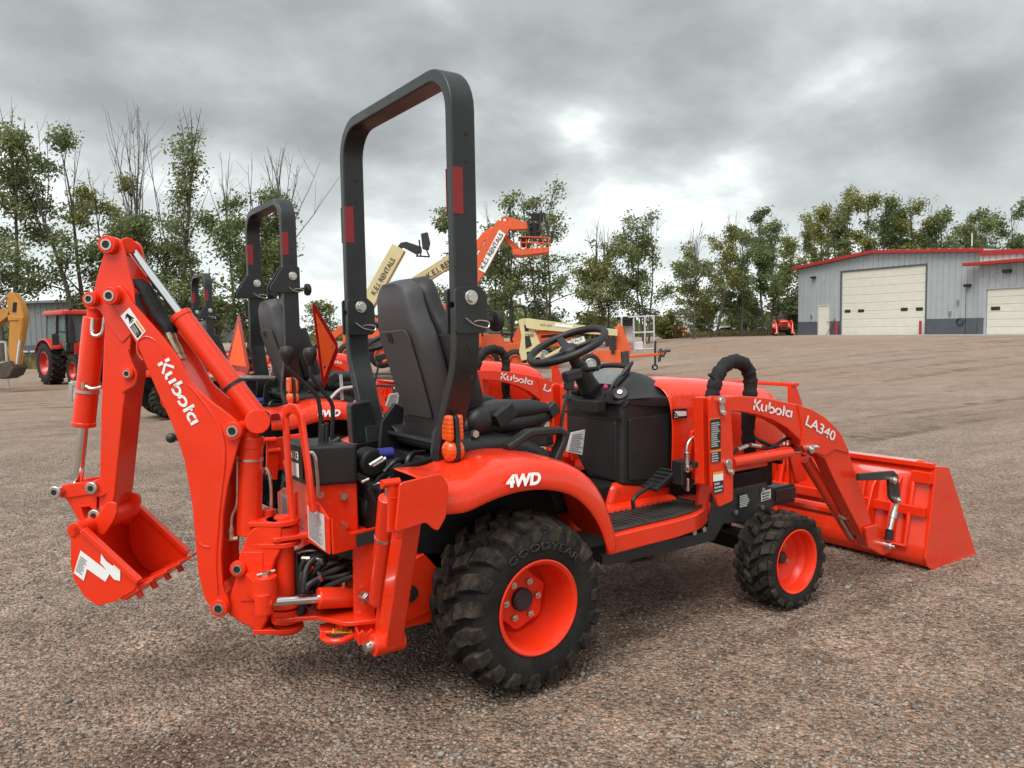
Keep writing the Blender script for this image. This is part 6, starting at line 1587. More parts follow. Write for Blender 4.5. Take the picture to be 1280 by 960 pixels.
def wp(px, py):
    """pixel -> (along the front, height) on the shed's front wall"""
    v = ray(px, py); t = (PA - CAM).dot(WN) / v.dot(WN); q = CAM + v * t; return (q - PA).dot(WDIR), q.z - BZ
LY = 1 if V(-WDIR.y, WDIR.x, 0).dot(WN) < 0 else -1         # local y that points into the building
def loc3(u, h, d=0.): return V(u, d * LY, h)
e0 = wp(998, 337)[1]; ur, hr = wp(1092, 317); e1 = wp(1224, 315)[1]
DEP = 22.0
ul, vl0 = wp(1051.5, 413); ur2, _ = wp(1156, 413); hl = wp(1051.5, 340.5)[1]; hd = (hl + wp(1156, 331)[1]) / 2
dl, _ = wp(1023, 413); dr, _ = wp(1036, 413); dh = wp(1030, 382)[1]
front = [loc3(0, -.3), loc3(dl, -.3), loc3(dl, dh), loc3(dr, dh), loc3(dr, -.3), loc3(ul, -.3), loc3(ul, hd), loc3(ur2, hd), loc3(ur2, -.3), loc3(WLEN, -.3), loc3(WLEN, e1), loc3(ur, hr), loc3(0, e0)]
mb = MB(); mb.prism(front, V(0, .12 * LY, 0)); wall = mb.build('front_wall', M['wall_grey'], SH)
mb = MB(); mb.prism([loc3(0, -.3, .12), loc3(0, e0, .12), loc3(0, e0, DEP), loc3(0, -.3, DEP)], V(.1, 0, 0)); mb.build('side_wall', M['wall_grey'], SH)
for a, b_, nm in (((-.4, e0 + .02), (ur, hr + .05), 'roof'), ((ur, hr + .05), (WLEN + .3, e1 + .02), 'roof')):
    mb = MB(); mb.prism([loc3(a[0], a[1], -.35), loc3(b_[0], b_[1], -.35), loc3(b_[0], b_[1] + .16, -.35), loc3(a[0], a[1] + .16, -.35)], V(0, (DEP + .35) * LY, 0)); rf = mb.build('roof', M['roof_metal'], SH)
    mb = MB(); mb.prism([loc3(a[0], a[1] - .05, -.42), loc3(b_[0], b_[1] - .05, -.42), loc3(b_[0], b_[1] + .20, -.42), loc3(a[0], a[1] + .20, -.42)], V(0, .06 * LY, 0)); mb.build('red_fascia', M['trim_red'], rf, bevel=.02)
mb = MB(); u = .2
while u < WLEN:
    ceil_ = (e0 + (hr - e0) * u / ur) if u < ur else (hr + (e1 - hr) * (u - ur) / (WLEN - ur))
    lo_ = 1.1
    if dl - .1 < u < dr + .1: lo_ = dh + .1
    if ul - .15 < u < ur2 + .15: lo_ = hd + .12
    if lo_ < ceil_ - .1: mb.box2(loc3(u - .03, lo_, -.045), loc3(u + .03, ceil_, .01))
    u += .42
rb_ = mb.build('wall_ribs', M['wall_grey'], SH); rb_['kind'] = 'stuff'
mb = MB()
for a, b_ in ((0, dl - .08), (dr + .08, ul - .14), (ur2 + .14, WLEN)): mb.box2(loc3(a, -.3, -.03), loc3(b_, 1.12, .02))
mb.build('dark_wainscot', M['wall_dark'], SH)
mb = MB(); mb.box2(loc3(dl, -.1, .03), loc3(dr, dh, .09)); dr_ = mb.build('walk_door', M['door_cream'], SH, bevel=.01)
mb = MB(); mb.box2(loc3(dr - .12, 1.0, -.05), loc3(dr - .06, 1.12, .03)); mb.build('door_handle', M['steel'], dr_)
mb = MB()
for a, b_ in (((dl - .06, -.1), (dl, dh + .06)), ((dr, -.1), (dr + .06, dh + .06))): mb.box2(loc3(a[0], a[1], -.02), loc3(b_[0], b_[1], .1))
mb.box2(loc3(dl, dh, -.02), loc3(dr, dh + .06, .1)); mb.build('door_frame', M['door_cream'], dr_)
def overhead_door(u0, u1, h, n, wins, parent, dep=.06, nm='overhead_door'):
    mb = MB(); mb.box2(loc3(u0, -.15, dep + .05), loc3(u1, h, dep + .09)); d = mb.build(nm, M['door_cream'], parent)
    ph = h / n
    for k in range(n):
        mb = MB(); mb.box2(loc3(u0 + .01, ph * k + .007, dep), loc3(u1 - .01, ph * (k + 1) - .007, dep + .055)); 
        for j in (1, 2): mb.box2(loc3(u0 + .01, ph * (k + j / 3) - .02, dep - .006), loc3(u1 - .01, ph * (k + j / 3) + .02, dep + .02))
        mb.build('door_section', M['door_cream'], d, bevel=.012, seg=1)
    for (a, b_, z0, z1) in wins:
        mb = MB(); mb.box2(loc3(a, z0, dep - .02), loc3(b_, z1, dep + .01)); mb.build('door_window', M['pane'], d)
    mb = MB()
    for a in (u0 - .12, u1): mb.box2(loc3(a, -.1, -.03), loc3(a + .12, h + .1, .07))
    mb.box2(loc3(u0, h, -.03), loc3(u1, h + .1, .07)); mb.build('door_trim', M['wall_dark'], d)
    return d
W_ = []
for c0, c1 in (((1055.5, 391), (1062.5, 387)), ((1072, 390.5), (1079.5, 386.5)), ((1125.5, 389), (1134, 384.5)), ((1144.5, 388.5), (1153, 384))):
    a, z0 = wp(*c0); b_, z1 = wp(*c1); W_.append((a, b_, z0, z1))
overhead_door(ul, ur2, hd, 8, W_, SH)
for px in (1049, 1154):
    u0, _ = wp(px, 410); p = loc3(u0, 0, -.35); mb = MB(); mb.cyl(p - ZV * .3, p + ZV * 1.0, .09); mb.build('red_post', M['trim_red'], SH)
mb = MB()
for (px, py) in ((1018, 347),): u0, h0 = wp(px, py); mb.box(loc3(u0, h0, -.15), (.35, .3, .16)); mb.cyl(loc3(u0, h0, -.1), loc3(u0, h0 + .1, .0), .05)
mb.build('wall_lamp', M['black'], SH)
u0, h0 = wp(1211, 357); mb = MB(); mb.box(loc3(u0, h0, -.18), (.35, .34, .2)); mb.cyl(loc3(u0 - .15, h0, -.05), loc3(u0 - .15, 0, -.05), .015); mb.build('wall_lamp', M['black'], SH)
u0, h0 = wp(1201, 402); mb = MB()
for k in range(4): mb.lathe([(.20 + .01 * k, -.01), (.22 + .01 * k, 0), (.20 + .01 * k, .02)], loc3(u0, h0, -.08 - .02 * k), V(0, 1, 0), 20)
mb.build('coiled_hose', M['black'], SH)
u0, h0 = wp(1198, 378); mb = MB(); mb.box(loc3(u0, h0, -.08), (.10, .12, .35)); u0, h0 = wp(1188, 391); mb.box(loc3(u0, h0, -.08), (.16, .12, .25)); u0, h0 = wp(1015, 395); mb.box(loc3(u0, h0, -.08), (.16, .12, .22)); mb.build('outlet_box', M['steel'], SH)
mb = MB(); a, _ = wp(1038, 413); b_, z1 = wp(1044, 398); mb.bar(loc3(a, 0, -.5), loc3(b_, z1, -.05), .08, .05); mb.build('leaning_plank', surf('old_timber', (.13, .075, .05), .8), SH)
mb = MB(); 
for k in range(18): 
    uu = .2 + k * .78; zz = (e0 + (hr - e0) * uu / ur) if uu < ur else (hr + (e1 - hr) * (uu - ur) / (WLEN - ur)); mb.box(loc3(uu, zz + .30, 1.5), (.14, .14, .10))
mb.cyl(loc3(wp(1194, 314)[0], hr, 2), loc3(wp(1194, 314)[0], hr + .9, 2), .04); mb.build('roof_vents', M['wall_white'], SH)
# lower wing at the right with a door under a red canopy
RB_ = thing('shed_wing', 'right-hand wing of the shed with a smaller cream door under a red canopy', 'building', SH.location, SH.rotation_euler.z)
u0 = WLEN + .02; u1 = WLEN + 16; d0u, _ = wp(1234.5, 411); hd2 = wp(1234.5, 362)[1]; cz = wp(1240, 331)[1]; tz = wp(1240, 318)[1]
d1u = d0u + 3.7
mb = MB(); mb.prism([loc3(u0, -.3, -.25), loc3(d0u, -.3, -.25), loc3(d0u, hd2, -.25), loc3(d1u, hd2, -.25), loc3(d1u, -.3, -.25), loc3(u1, -.3, -.25), loc3(u1, cz, -.25), loc3(u0, cz, -.25)], V(0, .12 * LY, 0)); mb.build('front_wall', M['wall_grey'], RB_)
mb = MB(); mb.box2(loc3(u0 - .0, cz, -.22), loc3(u1, tz, .1)); mb.build('upper_wall', M['wall_white'], RB_)
mb = MB(); mb.box2(loc3(u0 - .75, cz - .0, -1.0), loc3(u1, cz + .20, -.26)); mb.build('red_canopy', M['trim_red'], RB_, bevel=.02)
mb = MB(); mb.prism([loc3(u0, tz, -.4), loc3(u1, tz - .9, -.4), loc3(u1, tz - .58, -.4), loc3(u0, tz + .30, -.4)], V(0, .1 * LY, 0)); mb.build('red_fascia', M['trim_red'], RB_)
mb = MB(); mb.box2(loc3(u0, tz - .8, .0), loc3(u1, tz - .0, DEP)); mb.build('roof', M['roof_metal'], RB_)
mb = MB(); u = u0 + .2
while u < u1:
    lo_ = hd2 + .15 if d0u - .15 < u < d1u + .15 else 1.1
    mb.box2(loc3(u - .03, lo_, -.295), loc3(u + .03, cz, -.24)); mb.box2(loc3(u - .03, cz + .29, -.255), loc3(u + .03, tz, -.2)); u += .42
rb_ = mb.build('wall_ribs', M['wall_grey'], RB_); rb_['kind'] = 'stuff'
mb = MB(); mb.box2(loc3(u0, -.3, -.28), loc3(d0u - .14, 1.12, -.24)); mb.build('dark_wainscot', M['wall_dark'], RB_)
a, z0 = wp(1240.5, 388); b_, z1 = wp(1252, 383)
overhead_door(d0u, d1u, hd2, 6, [(a, b_, z0, z1), (a + 2.1, b_ + 2.1, z0, z1)], RB_, dep=-.16)
u0b, h0 = wp(1263, 339); mb = MB(); mb.box(loc3(u0b, h0, -.42), (.45, .3, .22)); mb.build('wall_lamp', M['black'], RB_)
mb = MB(); c = loc3(wp(1249, 345)[0], wp(1249, 345)[1], -.30); mb.lathe([(.30, 0), (.34, .01), (.30, .02)], c, V(0, 1, 0), 24); mb.lathe([(.12, 0), (.16, .01), (.12, .02)], c, V(0, 1, 0), 20); mb.build('wall_fan', M['wall_white'], RB_)
# concrete apron in front of the doors
mb = MB(); mb.box2(loc3(-1, -.25, -.2), loc3(WLEN + 8, .0, -2.6)); ap = mb.build('shed_apron', M['concrete']); ap.matrix_world = Matrix.Translation(SH.location) @ Matrix.Rotation(SH.rotation_euler.z, 4, 'Z'); structure(ap)
ap.location.z = BZ + .02
# grey shed far left between the trees
D1 = 50; A0 = spot(24, D1); B0 = spot(150, D1 - 2); WD0 = (B0 - A0); WD0.z = 0; L0 = WD0.length
LS = thing('grey_shed', 'long grey metal shed behind the left trees, dark along its foot', 'building', (A0.x, A0.y, A0.z - .1), math.atan2(WD0.y, WD0.x))
hh = CAM.z + (419 - 373) / FPX * D1 - A0.z
mb = MB(); mb.box2((0, 0, 1.15), (L0, 12, hh)); mb.build('wall', M['old_wall'], LS)
mb = MB(); mb.box2((0, -.03, 0), (L0, .5, 1.15)); mb.build('dark_wainscot', M['wall_dark'], LS)
mb = MB(); x = .2
while x < L0: mb.box2((x - .02, -.02, 1.2), (x + .02, .01, hh)); x += .45
q = mb.build('wall_ribs', M['old_wall'], LS); q['kind'] = 'stuff'
mb = MB(); mb.box2((-.3, -.35, hh), (L0 + .3, 12.3, hh + .15)); mb.build('roof', M['old_wall'], LS)
mb = MB()
for k in range(int(L0 / .55)): mb.box2((k * .55, -.14, .70), (k * .55 + .40, -.04, .80))
q = mb.build('pale_kerb_blocks', M['wall_white'], LS); q['kind'] = 'stuff'
# ================================================================ the other orange compact tractors of the row
SKIP = tuple(set(BACKHOE)) + ('sign_bracket', 'slow_vehicle_sign')
def row_tractor(x, y, rz, label, rops=True, hz=1.53, top=2.02, yc=.35, sign=None, skip=()):
    z = terrain(x, y)
    t = dup(T, (x, y, z), rz, label, SKIP + (('roll_bar_post', 'roll_bar_hoop') if rops else ()) + skip)
    if rops: roll_bar(t, hz, top, 1, yc)
    return t
t2 = row_tractor(.20, 2.20, 0, 'second orange compact tractor, standing just behind the front one, with raised lower hitch arms')
def local(P, t): return [p - t.location for p in P]
P = local([on(298.5, 388, x=-.12), on(281, 462, x=-.12), on(313, 467, x=-.12)], t2); smv(P, t2, (-1, 0, 0))
mb = MB(); mb.bar(V(-.36, .62, .75), V(-.36, .62, 1.15), .03, .012); mb.build('sign_bracket', M['frame'], t2)
for s in (1, -1):
    mb = MB(); mb.tube([V(-.30, .20 * s, .36), V(-.50, .24 * s, .50), V(-.74, .27 * s, .60)], 0, flat=(.05, .018, (0, 0, 1))); mb.sphere((-.76, .27 * s, .605), .032, 12); mb.build('lower_hitch_arm', M['frame'], t2, bevel=.003)
mb = MB(); mb.cyl(V(-.18, .05, .95), V(-.62, .05, .98), .018); mb.sphere(V(-.66, .05, .98), .04, 12, (1, .6, 1)); mb.build('top_link', M['steel'], t2)
t3 = row_tractor(1.0, 7.6, 0, 'third orange compact tractor, its small roll bar left of the second roll bar')
t4 = row_tractor(.9, 10.9, 0, 'fourth orange compact tractor, half hidden behind the upright digging boom')
tf = row_tractor(*spot(977, 64).xy, R(222), 'far small orange tractor parked under the trees left of the shed', hz=1.5, top=2.05, skip=('loader_bucket', 'loader_cross_tube', 'hitch_link', 'slow_vehicle_sign'))

tf.scale = (1.3, 1.3, 1.3); del tf['group']
# ================================================================ red cab tractor at the left
M['red'] = surf('red_orange_paint', (.52, .022, .012), .35, var=.08, coat=.2, dust=.15)
def cab_tractor(px, D):
    o = spot(px, D); h = FH * -.64 + RH * .77; t = thing('cab_tractor', 'large red-orange farm tractor with glass cab and red roof at the left', 'tractor', o, math.atan2(h.y, h.x))
    def wh(x, y, r, w, nm):
        s = 1 if y > 0 else -1; mb = MB(); mb.lathe([(r * .55, -w / 2), (r * .62, -w / 2 - .02), (r * .82, -w / 2 - .03), (r * .93, -w / 2 + .02), (r * .95, 0), (r * .93, w / 2 - .02), (r * .82, w / 2 + .03), (r * .62, w / 2 + .02), (r * .55, w / 2)], (x, y, r), YV, 36)
        ty = mb.build(nm, M['rubber'], t)
        lb = MB(); n = 20
        for k in range(n):
            for sd in (1, -1):
                a = 2 * math.pi * (k + (.5 if sd > 0 else 0)) / n; c = V(x + math.sin(a) * r * .97, y + sd * w * .25, r + math.cos(a) * r * .97)
                lb.box(c, (.07, w * .52, .07), (Euler((0, a, 0)).to_matrix() @ Euler((0, 0, sd * .6)).to_matrix()))
        lb.build('tread_lugs', M['lug'], ty)
        mb = MB(); mb.lathe([(r * .57, s * w * .5), (r * .53, s * w * .52), (r * .50, s * w * .3), (r * .35, s * w * .05), (.14, s * w * .1), (.12, s * w * .3), (0, s * w * .3)], (x, y, r), YV, 32); mb.build('rim', M['red'], ty)
    for y in (-.85, .85): wh(0, y, .78, .50, 'rear_wheel'); wh(2.35, y, .56, .36, 'front_wheel')
    mb = MB(); mb.box2((-.3, -.35, .55), (2.6, .35, 1.0)); mb.bar((2.35, -.8, .56), (2.35, .8, .56), .2, .2); mb.bar((0, -.8, .78), (0, .8, .78), .3, .3); mb.build('chassis', M['greasy'], t, bevel=.02)
    mb = MB(); mb.grid([[V(x, y * w, z) for y, z in ((-1, 1.0), (-1.02, zt - .2), (-.85, zt - .04), (0, zt), (.85, zt - .04), (1.02, zt - .2), (1, 1.0))] for x, w, zt in ((.95, .40, 1.62), (1.8, .38, 1.56), (2.6, .34, 1.42), (2.85, .30, 1.25), (2.9, .28, 1.05))]); mb.build('bonnet', M['red'], t, solid=.02, subsurf=1, angle=60)
    mb = MB(); mb.box2((2.90, -.26, .8), (2.94, .26, 1.3)); mb.build('grille', M['black'], t)
    mb = MB(); mb.box2((-.75, -.78, 1.05), (.98, .78, 1.22)); mb.build('cab_floor', M['black'], t, bevel=.02)
    for (a, b_) in (((-.72, .72), (-.66, .66)), ((.28, .76), (.30, .68)), ((.98, .60), (.82, .56))):
        for s in (1, -1): mb = MB(); mb.bar((a[0], a[1] * s, 1.2), (b_[0], b_[1] * s, 2.55), .07, .07, (1, 0, 0)); mb.build('cab_post', M['black'], t, bevel=.01)
    for s in (1, -1): mb = MB(); mb.prism([(-.68, .73 * s, 1.25), (.95, .66 * s, 1.25), (.80, .60 * s, 2.5), (-.64, .67 * s, 2.5)], (0, .012 * s, 0)); mb.build('side_window', M['glass'], t)
    mb = MB(); mb.prism([(.97, -.58, 1.3), (.97, .58, 1.3), (.81, .54, 2.5), (.81, -.54, 2.5)], (.012, 0, 0)); mb.build('windscreen', M['glass'], t)
    mb = MB(); mb.prism([(-.72, -.70, 1.25), (-.72, .70, 1.25), (-.66, .64, 2.5), (-.66, -.64, 2.5)], (-.012, 0, 0)); mb.build('rear_window', M['glass'], t)
    mb = MB(); mb.box2((-.55, -.3, 1.2), (-.1, .3, 1.5)); mb.box2((-.6, -.28, 1.45), (-.48, .28, 2.1)); mb.cyl((.75, 0, 1.2), (.55, 0, 1.75), .05); mb.build('cab_seat', M['black'], t, bevel=.05)
    mb = MB(); mb.prism(rounded([V(-.85, -.80, 2.52), V(1.1, -.76, 2.52), V(1.1, .76, 2.52), V(-.85, .80, 2.52)], .2), (0, 0, .20)); mb.build('cab_roof', M['red'], t, bevel=.07, seg=3)
    for s in (1, -1):
        rows = [[V(.95 * math.cos(a), y * s, .78 + .92 * math.sin(a)) for y in (.62, .9, 1.08, 1.12)] for a in [R(35 + 12 * k) for k in range(11)]]
        for r_ in rows: r_[-1].z -= .06
        mb = MB(); mb.grid(rows); mb.build('fender', M['red'], t, solid=.02)
        mb = MB(); mb.tube([V(.95, .66 * s, 1.9), V(1.05, 1.0 * s, 1.95), V(1.05, 1.05 * s, 1.75)], .02); mb.box((1.06, 1.05 * s, 1.65), (.06, .22, .40)); mb.build('mirror', M['black'], t, bevel=.01)
    mb = MB(); mb.cyl((1.05, -.50, 1.2), (1.05, -.50, 2.35), .07); mb.cyl((1.05, -.50, 2.35), (1.05, -.50, 2.78), .045); mb.cyl((1.05, -.5, 1.5), (1.05, -.5, 2.2), .10); mb.build('exhaust_stack', M['black'], t)
    mb = MB(); mb.box2((1.1, -.48, .85), (1.3, .48, 1.5)); mb.build('loader_frame', M['red'], t)
    return t
cab_tractor(96, 29)

# ================================================================ yellow digger arm at the left edge
M['yellow'] = surf('weathered_yellow_paint', (.46, .20, .03), .5, var=.15, vscale=2, dust=.3, dcol=(.22, .13, .06)); M['rust'] = surf('worn_bucket_steel', (.06, .045, .035), .6, metal=.3, var=.3, dust=.4)
DG = 24.0
gp = spot(10, DG); dg = thing('digger', 'yellow digger arm with dark bucket standing at the left picture edge', 'digger', gp)
def gl(px, py, dd=0.): return on(px, py, d=DG * math.cos(PITCH) + dd) - gp
def gplate(pix, name, mat, th=.30, parent=dg, dd=0.):
    mb = MB(); mb.prism([gl(a, b, dd) for a, b in pix], FH * th); return mb.build(name, mat, parent, bevel=.015)
dp = gplate([(8, 368), (11, 365), (16, 366), (24, 376), (29, 392), (30, 398), (24, 430), (21, 436), (23, 444), (21, 456), (14, 461), (10, 440), (11, 420), (12, 395), (8, 378)], 'dipper_arm', M['yellow'])
gplate([(9, 394), (29, 396), (28, 400), (10, 401)], 'arm_plate', M['yellow'], .36, dp, -.03)
bmg = gplate([(11, 388), (9, 396), (-30, 425), (-70, 452), (-76, 440), (-30, 408), (4, 384)], 'boom', M['yellow'], .34)
mb = MB(); mb.cyl(gl(8, 370), gl(-22, 400), .06); cyl_ = mb.build('cylinder_rod', M['chrome'], dg); mb = MB(); mb.cyl(gl(-22, 400), gl(-50, 428), .10); mb.build('dipper_cylinder', M['yellow'], dg)
mb = MB(); mb.cyl(gl(28, 400), gl(25, 425), .09); mb.build('bucket_cylinder', M['yellow'], dg); mb = MB(); mb.cyl(gl(25, 425), gl(21, 455), .05); mb.build('cylinder_rod', M['chrome'], dg)
gplate([(12, 451), (17, 460), (12, 470), (4, 474), (-6, 473), (-10, 462), (-4, 455)], 'bucket', M['rust'], .7, dg, -.15)
mb = MB()
for k in range(3):
    a = gl(13, 393 - 4 * k, -.01); mb.bar(gl(16.5 + 1.5 * k, 390, -.008), gl(17.5 + 1.5 * k, 378, -.008), .012, .05)
mb.build('arm_lettering', M['print'], dp)
mb = MB(); c = gl(-105, 440); mb.box(c, (2.6, 1.4, 1.2)); mb.box(c + V(-.4, 0, 1.2), (1.2, 1.3, 1.3)); mb.build('machine_body', M['yellow'], dg, bevel=.08)
mb = MB()
for x in (-1, 1):
    for y in (-.75, .75): mb.cyl(c + V(x, y - .15, -.75), c + V(x, y + .15, -.75), .55, seg=24)
mb.build('machine_wheels', M['rubber'], dg)
# pale steel rack beside it
q = spot(2, 26); rk = thing('steel_rack', 'pale welded steel rack at the left edge behind the yellow digger arm', 'rack', q)
mb = MB()
for a, b_ in (((-1.1, 0), (-1.1, 1.6)), ((.2, 0), (.2, 1.6)), ((-1.1, 1.6), (.2, 1.6)), ((-1.1, .9), (.2, .9)), ((-1.1, .3), (.2, .3))): mb.bar(V(0, 0, 0) + RH * a[0] + ZV * a[1], V(0, 0, 0) + RH * b_[0] + ZV * b_[1], .06, .06, tuple(FH))
mb.build('rack_frame', M['label'], rk)
# pale steel hitch frame on the gravel behind the orange dipper
q = spot(98, 18.5); hf = thing('hitch_frame', 'pale grey steel hitch frame lying on the gravel behind the orange dipper arm', 'frame')
hf.location = q
mb = MB(); mb.prism([RH * a + ZV * b_ for a, b_ in ((-.22, .05), (.30, .0), (.36, .40), (-.16, .48))], FH * .05, holes=[circle(RH * -.03 + ZV * .36, .05, RH, ZV, 10), circle(RH * .20 + ZV * .12, .05, RH, ZV, 10)]); mb.build('pierced_plate', M['label'], hf, bevel=.005)
mb = MB(); mb.bar(RH * -.24 + ZV * .0, RH * -.18 + ZV * .46, .10, .06, tuple(FH)); mb.bar(RH * -.2 + ZV * .44, RH * .36 + ZV * .40, .12, .05, tuple(FH)); mb.build('channel_bar', M['steel'], hf, bevel=.005)
mb = MB(); mb.bar(RH * .2 + FH * .3, RH * .2 + FH * -.02, .06, .06); mb.build('foot_bar', M['steel'], hf)

# ================================================================ boom lifts
M['cream'] = surf('cream_paint', (.58, .50, .27), .45, var=.06, vscale=2, dust=.15); M['lift_orange'] = surf('lift_orange_paint', (.66, .095, .018), .42, var=.07, vscale=2, dust=.15); M['galv'] = surf('galvanised_tube', (.55, .56, .56), .4, metal=.7, var=.1)
class Lift:
    def __init__(s, name, label, px, D, cat='boom lift', group=None):
        s.D = D; s.o = spot(px, D); s.t = thing(name, label, cat, s.o, 0, group)
    def p(s, px, py, dd=0.): return on(px, py, d=s.D * math.cos(PITCH) + dd) - s.o
    def plate(s, pix, name, mat, th=.3, dd=0., parent=None, bevel=.012):
        mb = MB(); mb.prism([s.p(a, b, dd) for a, b in pix], FH * th); return mb.build(name, mat, parent or s.t, bevel=bevel)
    def beam(s, a, b, w, name, mat, parent=None, dd=0., th=None):
        A, B = s.p(*a, dd), s.p(*b, dd); mb = MB(); mb.bar(A, B, th or w, w, tuple((B - A).cross(FH))); return mb.build(name, mat, parent or s.t, bevel=.015)
    def rod(s, a, b, r_, name, mat, parent=None, dd=0.):
        mb = MB(); mb.cyl(s.p(*a, dd), s.p(*b, dd), r_, seg=14); return mb.build(name, mat, parent or s.t)
    def word(s, body, a, b, h, parent, dd, mat=None, bold=.012):
        A, B = s.p(*a, dd), s.p(*b, dd); X = B - A; k = h / FPX * s.D; n = X.cross(ZV); Yv = ZV - X.normalized() * X.normalized().z
        return letters(body, A, X, Yv, X.length, k, mat or M['print'], parent, lift=.004, bold=bold)
    def wheel(s, px, py, r_, w, rimmat, dd=0., name='wheel'):
        c = s.p(px, py, dd); mb = MB(); a = -FH; mb.lathe([(r_ * .55, w / 2), (r_ * .7, w / 2 + .02), (r_ * .92, w / 2 - .02), (r_, w * .3), (r_, -w * .3), (r_ * .92, -w / 2 + .02), (r_ * .7, -w / 2), (r_ * .55, -w / 2)], c, a, 28); o = mb.build(name, M['rubber'], s.t)
        mb = MB(); mb.lathe([(r_ * .57, w / 2), (r_ * .5, w / 2 + .01), (r_ * .45, w * .2), (r_ * .2, w * .25), (0, w * .3)], c, a, 22); mb.build('wheel_rim', rimmat, o); return o
GB = 'boom lifts parked in the middle background'
# cream lift behind the seat, its boom rising to the right
l1 = Lift('boom_lift', 'cream boom lift with black control box on its raised tip, left of the seat', 470, 30, group=GB)
b1 = l1.beam((450, 398), (499, 310), .54, 'boom', M['cream']); l1.word('K.E.I. RENTALS', (469, 369), (494.5, 325), 6.5, b1, -.28)
l1.plate([(496, 309), (501, 303), (508, 302), (526, 308), (527, 315), (520, 318), (503, 309), (498, 314)], 'jib', M['black'], .25)
l1.plate([(526, 292), (534, 290), (537, 303), (535, 312), (528, 311)], 'control_box', M['black'], .35, -.1)
mb = MB()
for a, b_ in (((520, 312), (522, 320)), ((520, 320), (537, 321)), ((532, 310), (537, 321)), ((524, 300), (526, 320))): mb.bar(l1.p(*a, -.1), l1.p(*b_, -.1), .06, .06, tuple(FH))
mb.build('platform_bracket', M['black'], l1.t)
l1.plate([(455, 404), (478, 400), (482, 425), (454, 432)], 'turret', M['lift_orange'], 1.2); l1.plate([(470, 396), (482, 388), (490, 392), (486, 404), (472, 404)], 'counterweight', M['black'], .8)
l1.plate([(440, 432), (505, 430), (505, 442), (440, 443)], 'chassis', M['frame'], 1.6)
for px in (452, 492): l1.wheel(px, 445, .42, .3, M['lift_orange'], -.1)
lx = Lift('telehandler', 'low orange handler with black tyres, half hidden behind the left roll bar post', 446, 27, 'handler')
lx.plate([(428, 412), (446, 408), (452, 398), (474, 398), (486, 408), (488, 438), (428, 440)], 'body', M['lift_orange'], 1.7); lx.plate([(432, 424), (486, 422), (486, 432), (432, 434)], 'bumper', M['frame'], .1, -.11); lx.plate([(456, 400), (470, 400), (472, 410), (455, 411)], 'cab_glass', M['glass'], .03, -.04)
for px in (438, 478): lx.wheel(px, 444, .46, .34, M['lift_orange'], -.15)
lx.beam((430, 410), (400, 432), .25, 'lift_arm', M['lift_orange'], dd=.2)
# second cream boom crossing behind the right post
l2 = Lift('boom_lift', 'cream boom lift whose boom rises to the right behind the roll bar post', 545, 33, group=GB)
b2 = l2.beam((500, 366), (592, 308), .50, 'boom', M['cream']); l2.word('K.E.I. RENTALS', (536, 349), (585, 318), 7.5, b2, -.26)
l2.plate([(497, 362), (503, 360), (512, 372), (524, 430), (500, 432), (494, 380)], 'mast', M['cream'], .5); l2.plate([(480, 428), (560, 426), (560, 446), (480, 447)], 'chassis', M['lift_orange'], 1.6)
for px in (492, 548): l2.wheel(px, 448, .42, .3, M['lift_orange'], -.1)
# orange lift with its basket
l3 = Lift('boom_lift', 'orange articulated boom lift with wide mesh basket held high against the trees', 600, 29, group=GB)
b3 = l3.beam((570, 384), (630, 281), .56, 'boom', M['lift_orange']); l3.plate([(598, 337), (606, 341), (632, 293), (624, 287)], 'white_panel', M['white'], .01, -.295, b3, 0)
l3.word('K.E.I. RENTALS', (604.5, 336.5), (629.5, 293.5), 6.0, b3, -.31)
l3.plate([(622, 279), (630, 272), (640, 272), (661, 279), (661, 286), (638, 287), (630, 292)], 'upper_jib', M['lift_orange'], .4, -.05)
mb = MB(); mb.cyl(l3.p(631, 275, -.06), l3.p(631, 275, .4), .14, seg=18); mb.build('knuckle', M['lift_orange'], l3.t); mb = MB(); mb.cyl(l3.p(631, 275, -.08), l3.p(631, 275, -.05), .06, seg=14); mb.build('knuckle_pin', M['white'], l3.t)
for k in range(3): l3.rod((626 + 3 * k, 292 + 2 * k), (646 + 3 * k, 316 - 1 * k), .05, 'levelling_link', M['lift_orange'], dd=.05 + .1 * k)
l3.plate([(596, 300), (604, 290), (616, 283), (620, 286), (612, 296), (604, 302), (600, 312), (596, 312)], 'riser_knuckle', M['lift_orange'], .35, .3)
l3.plate([(640, 312), (686, 309), (687, 315), (652, 319), (642, 318)], 'basket_floor', M['lift_orange'], 1.0, -.3)
mb = MB()
for px in (651, 658, 665, 672, 679, 686): mb.cyl(l3.p(px, 312, -.3), l3.p(px, 299, -.3), .022, seg=6); mb.cyl(l3.p(px, 312, .6), l3.p(px, 299, .6), .022, seg=6)
for dd in (-.3, .6):
    for py in (296, 303): mb.cyl(l3.p(650, py, dd), l3.p(688, py + 1, dd), .025, seg=6)
mb.build('basket_rails', M['lift_orange'], l3.t)
mb = MB()
for a, b_ in (((660, 276), (676, 266)), ((662, 284), (678, 276)), ((668, 268), (666, 300)), ((676, 264), (674, 290)), ((660, 276), (662, 296)), ((650, 297), (692, 296)), ((680, 266), (686, 296)), ((658, 268), (682, 268)), ((662, 300), (690, 303)), ((664, 290), (676, 288))): mb.bar(l3.p(*a, -.1), l3.p(*b_, -.1), .08, .08, tuple(FH))
mb.box(l3.p(668, 288, 0), (.3, .3, .5)); mb.box(l3.p(655, 302, 0), (.2, .2, .4)); mb.box(l3.p(671, 272, 0), (.35, .3, .25)); mb.build('basket_controls', M['black'], l3.t)
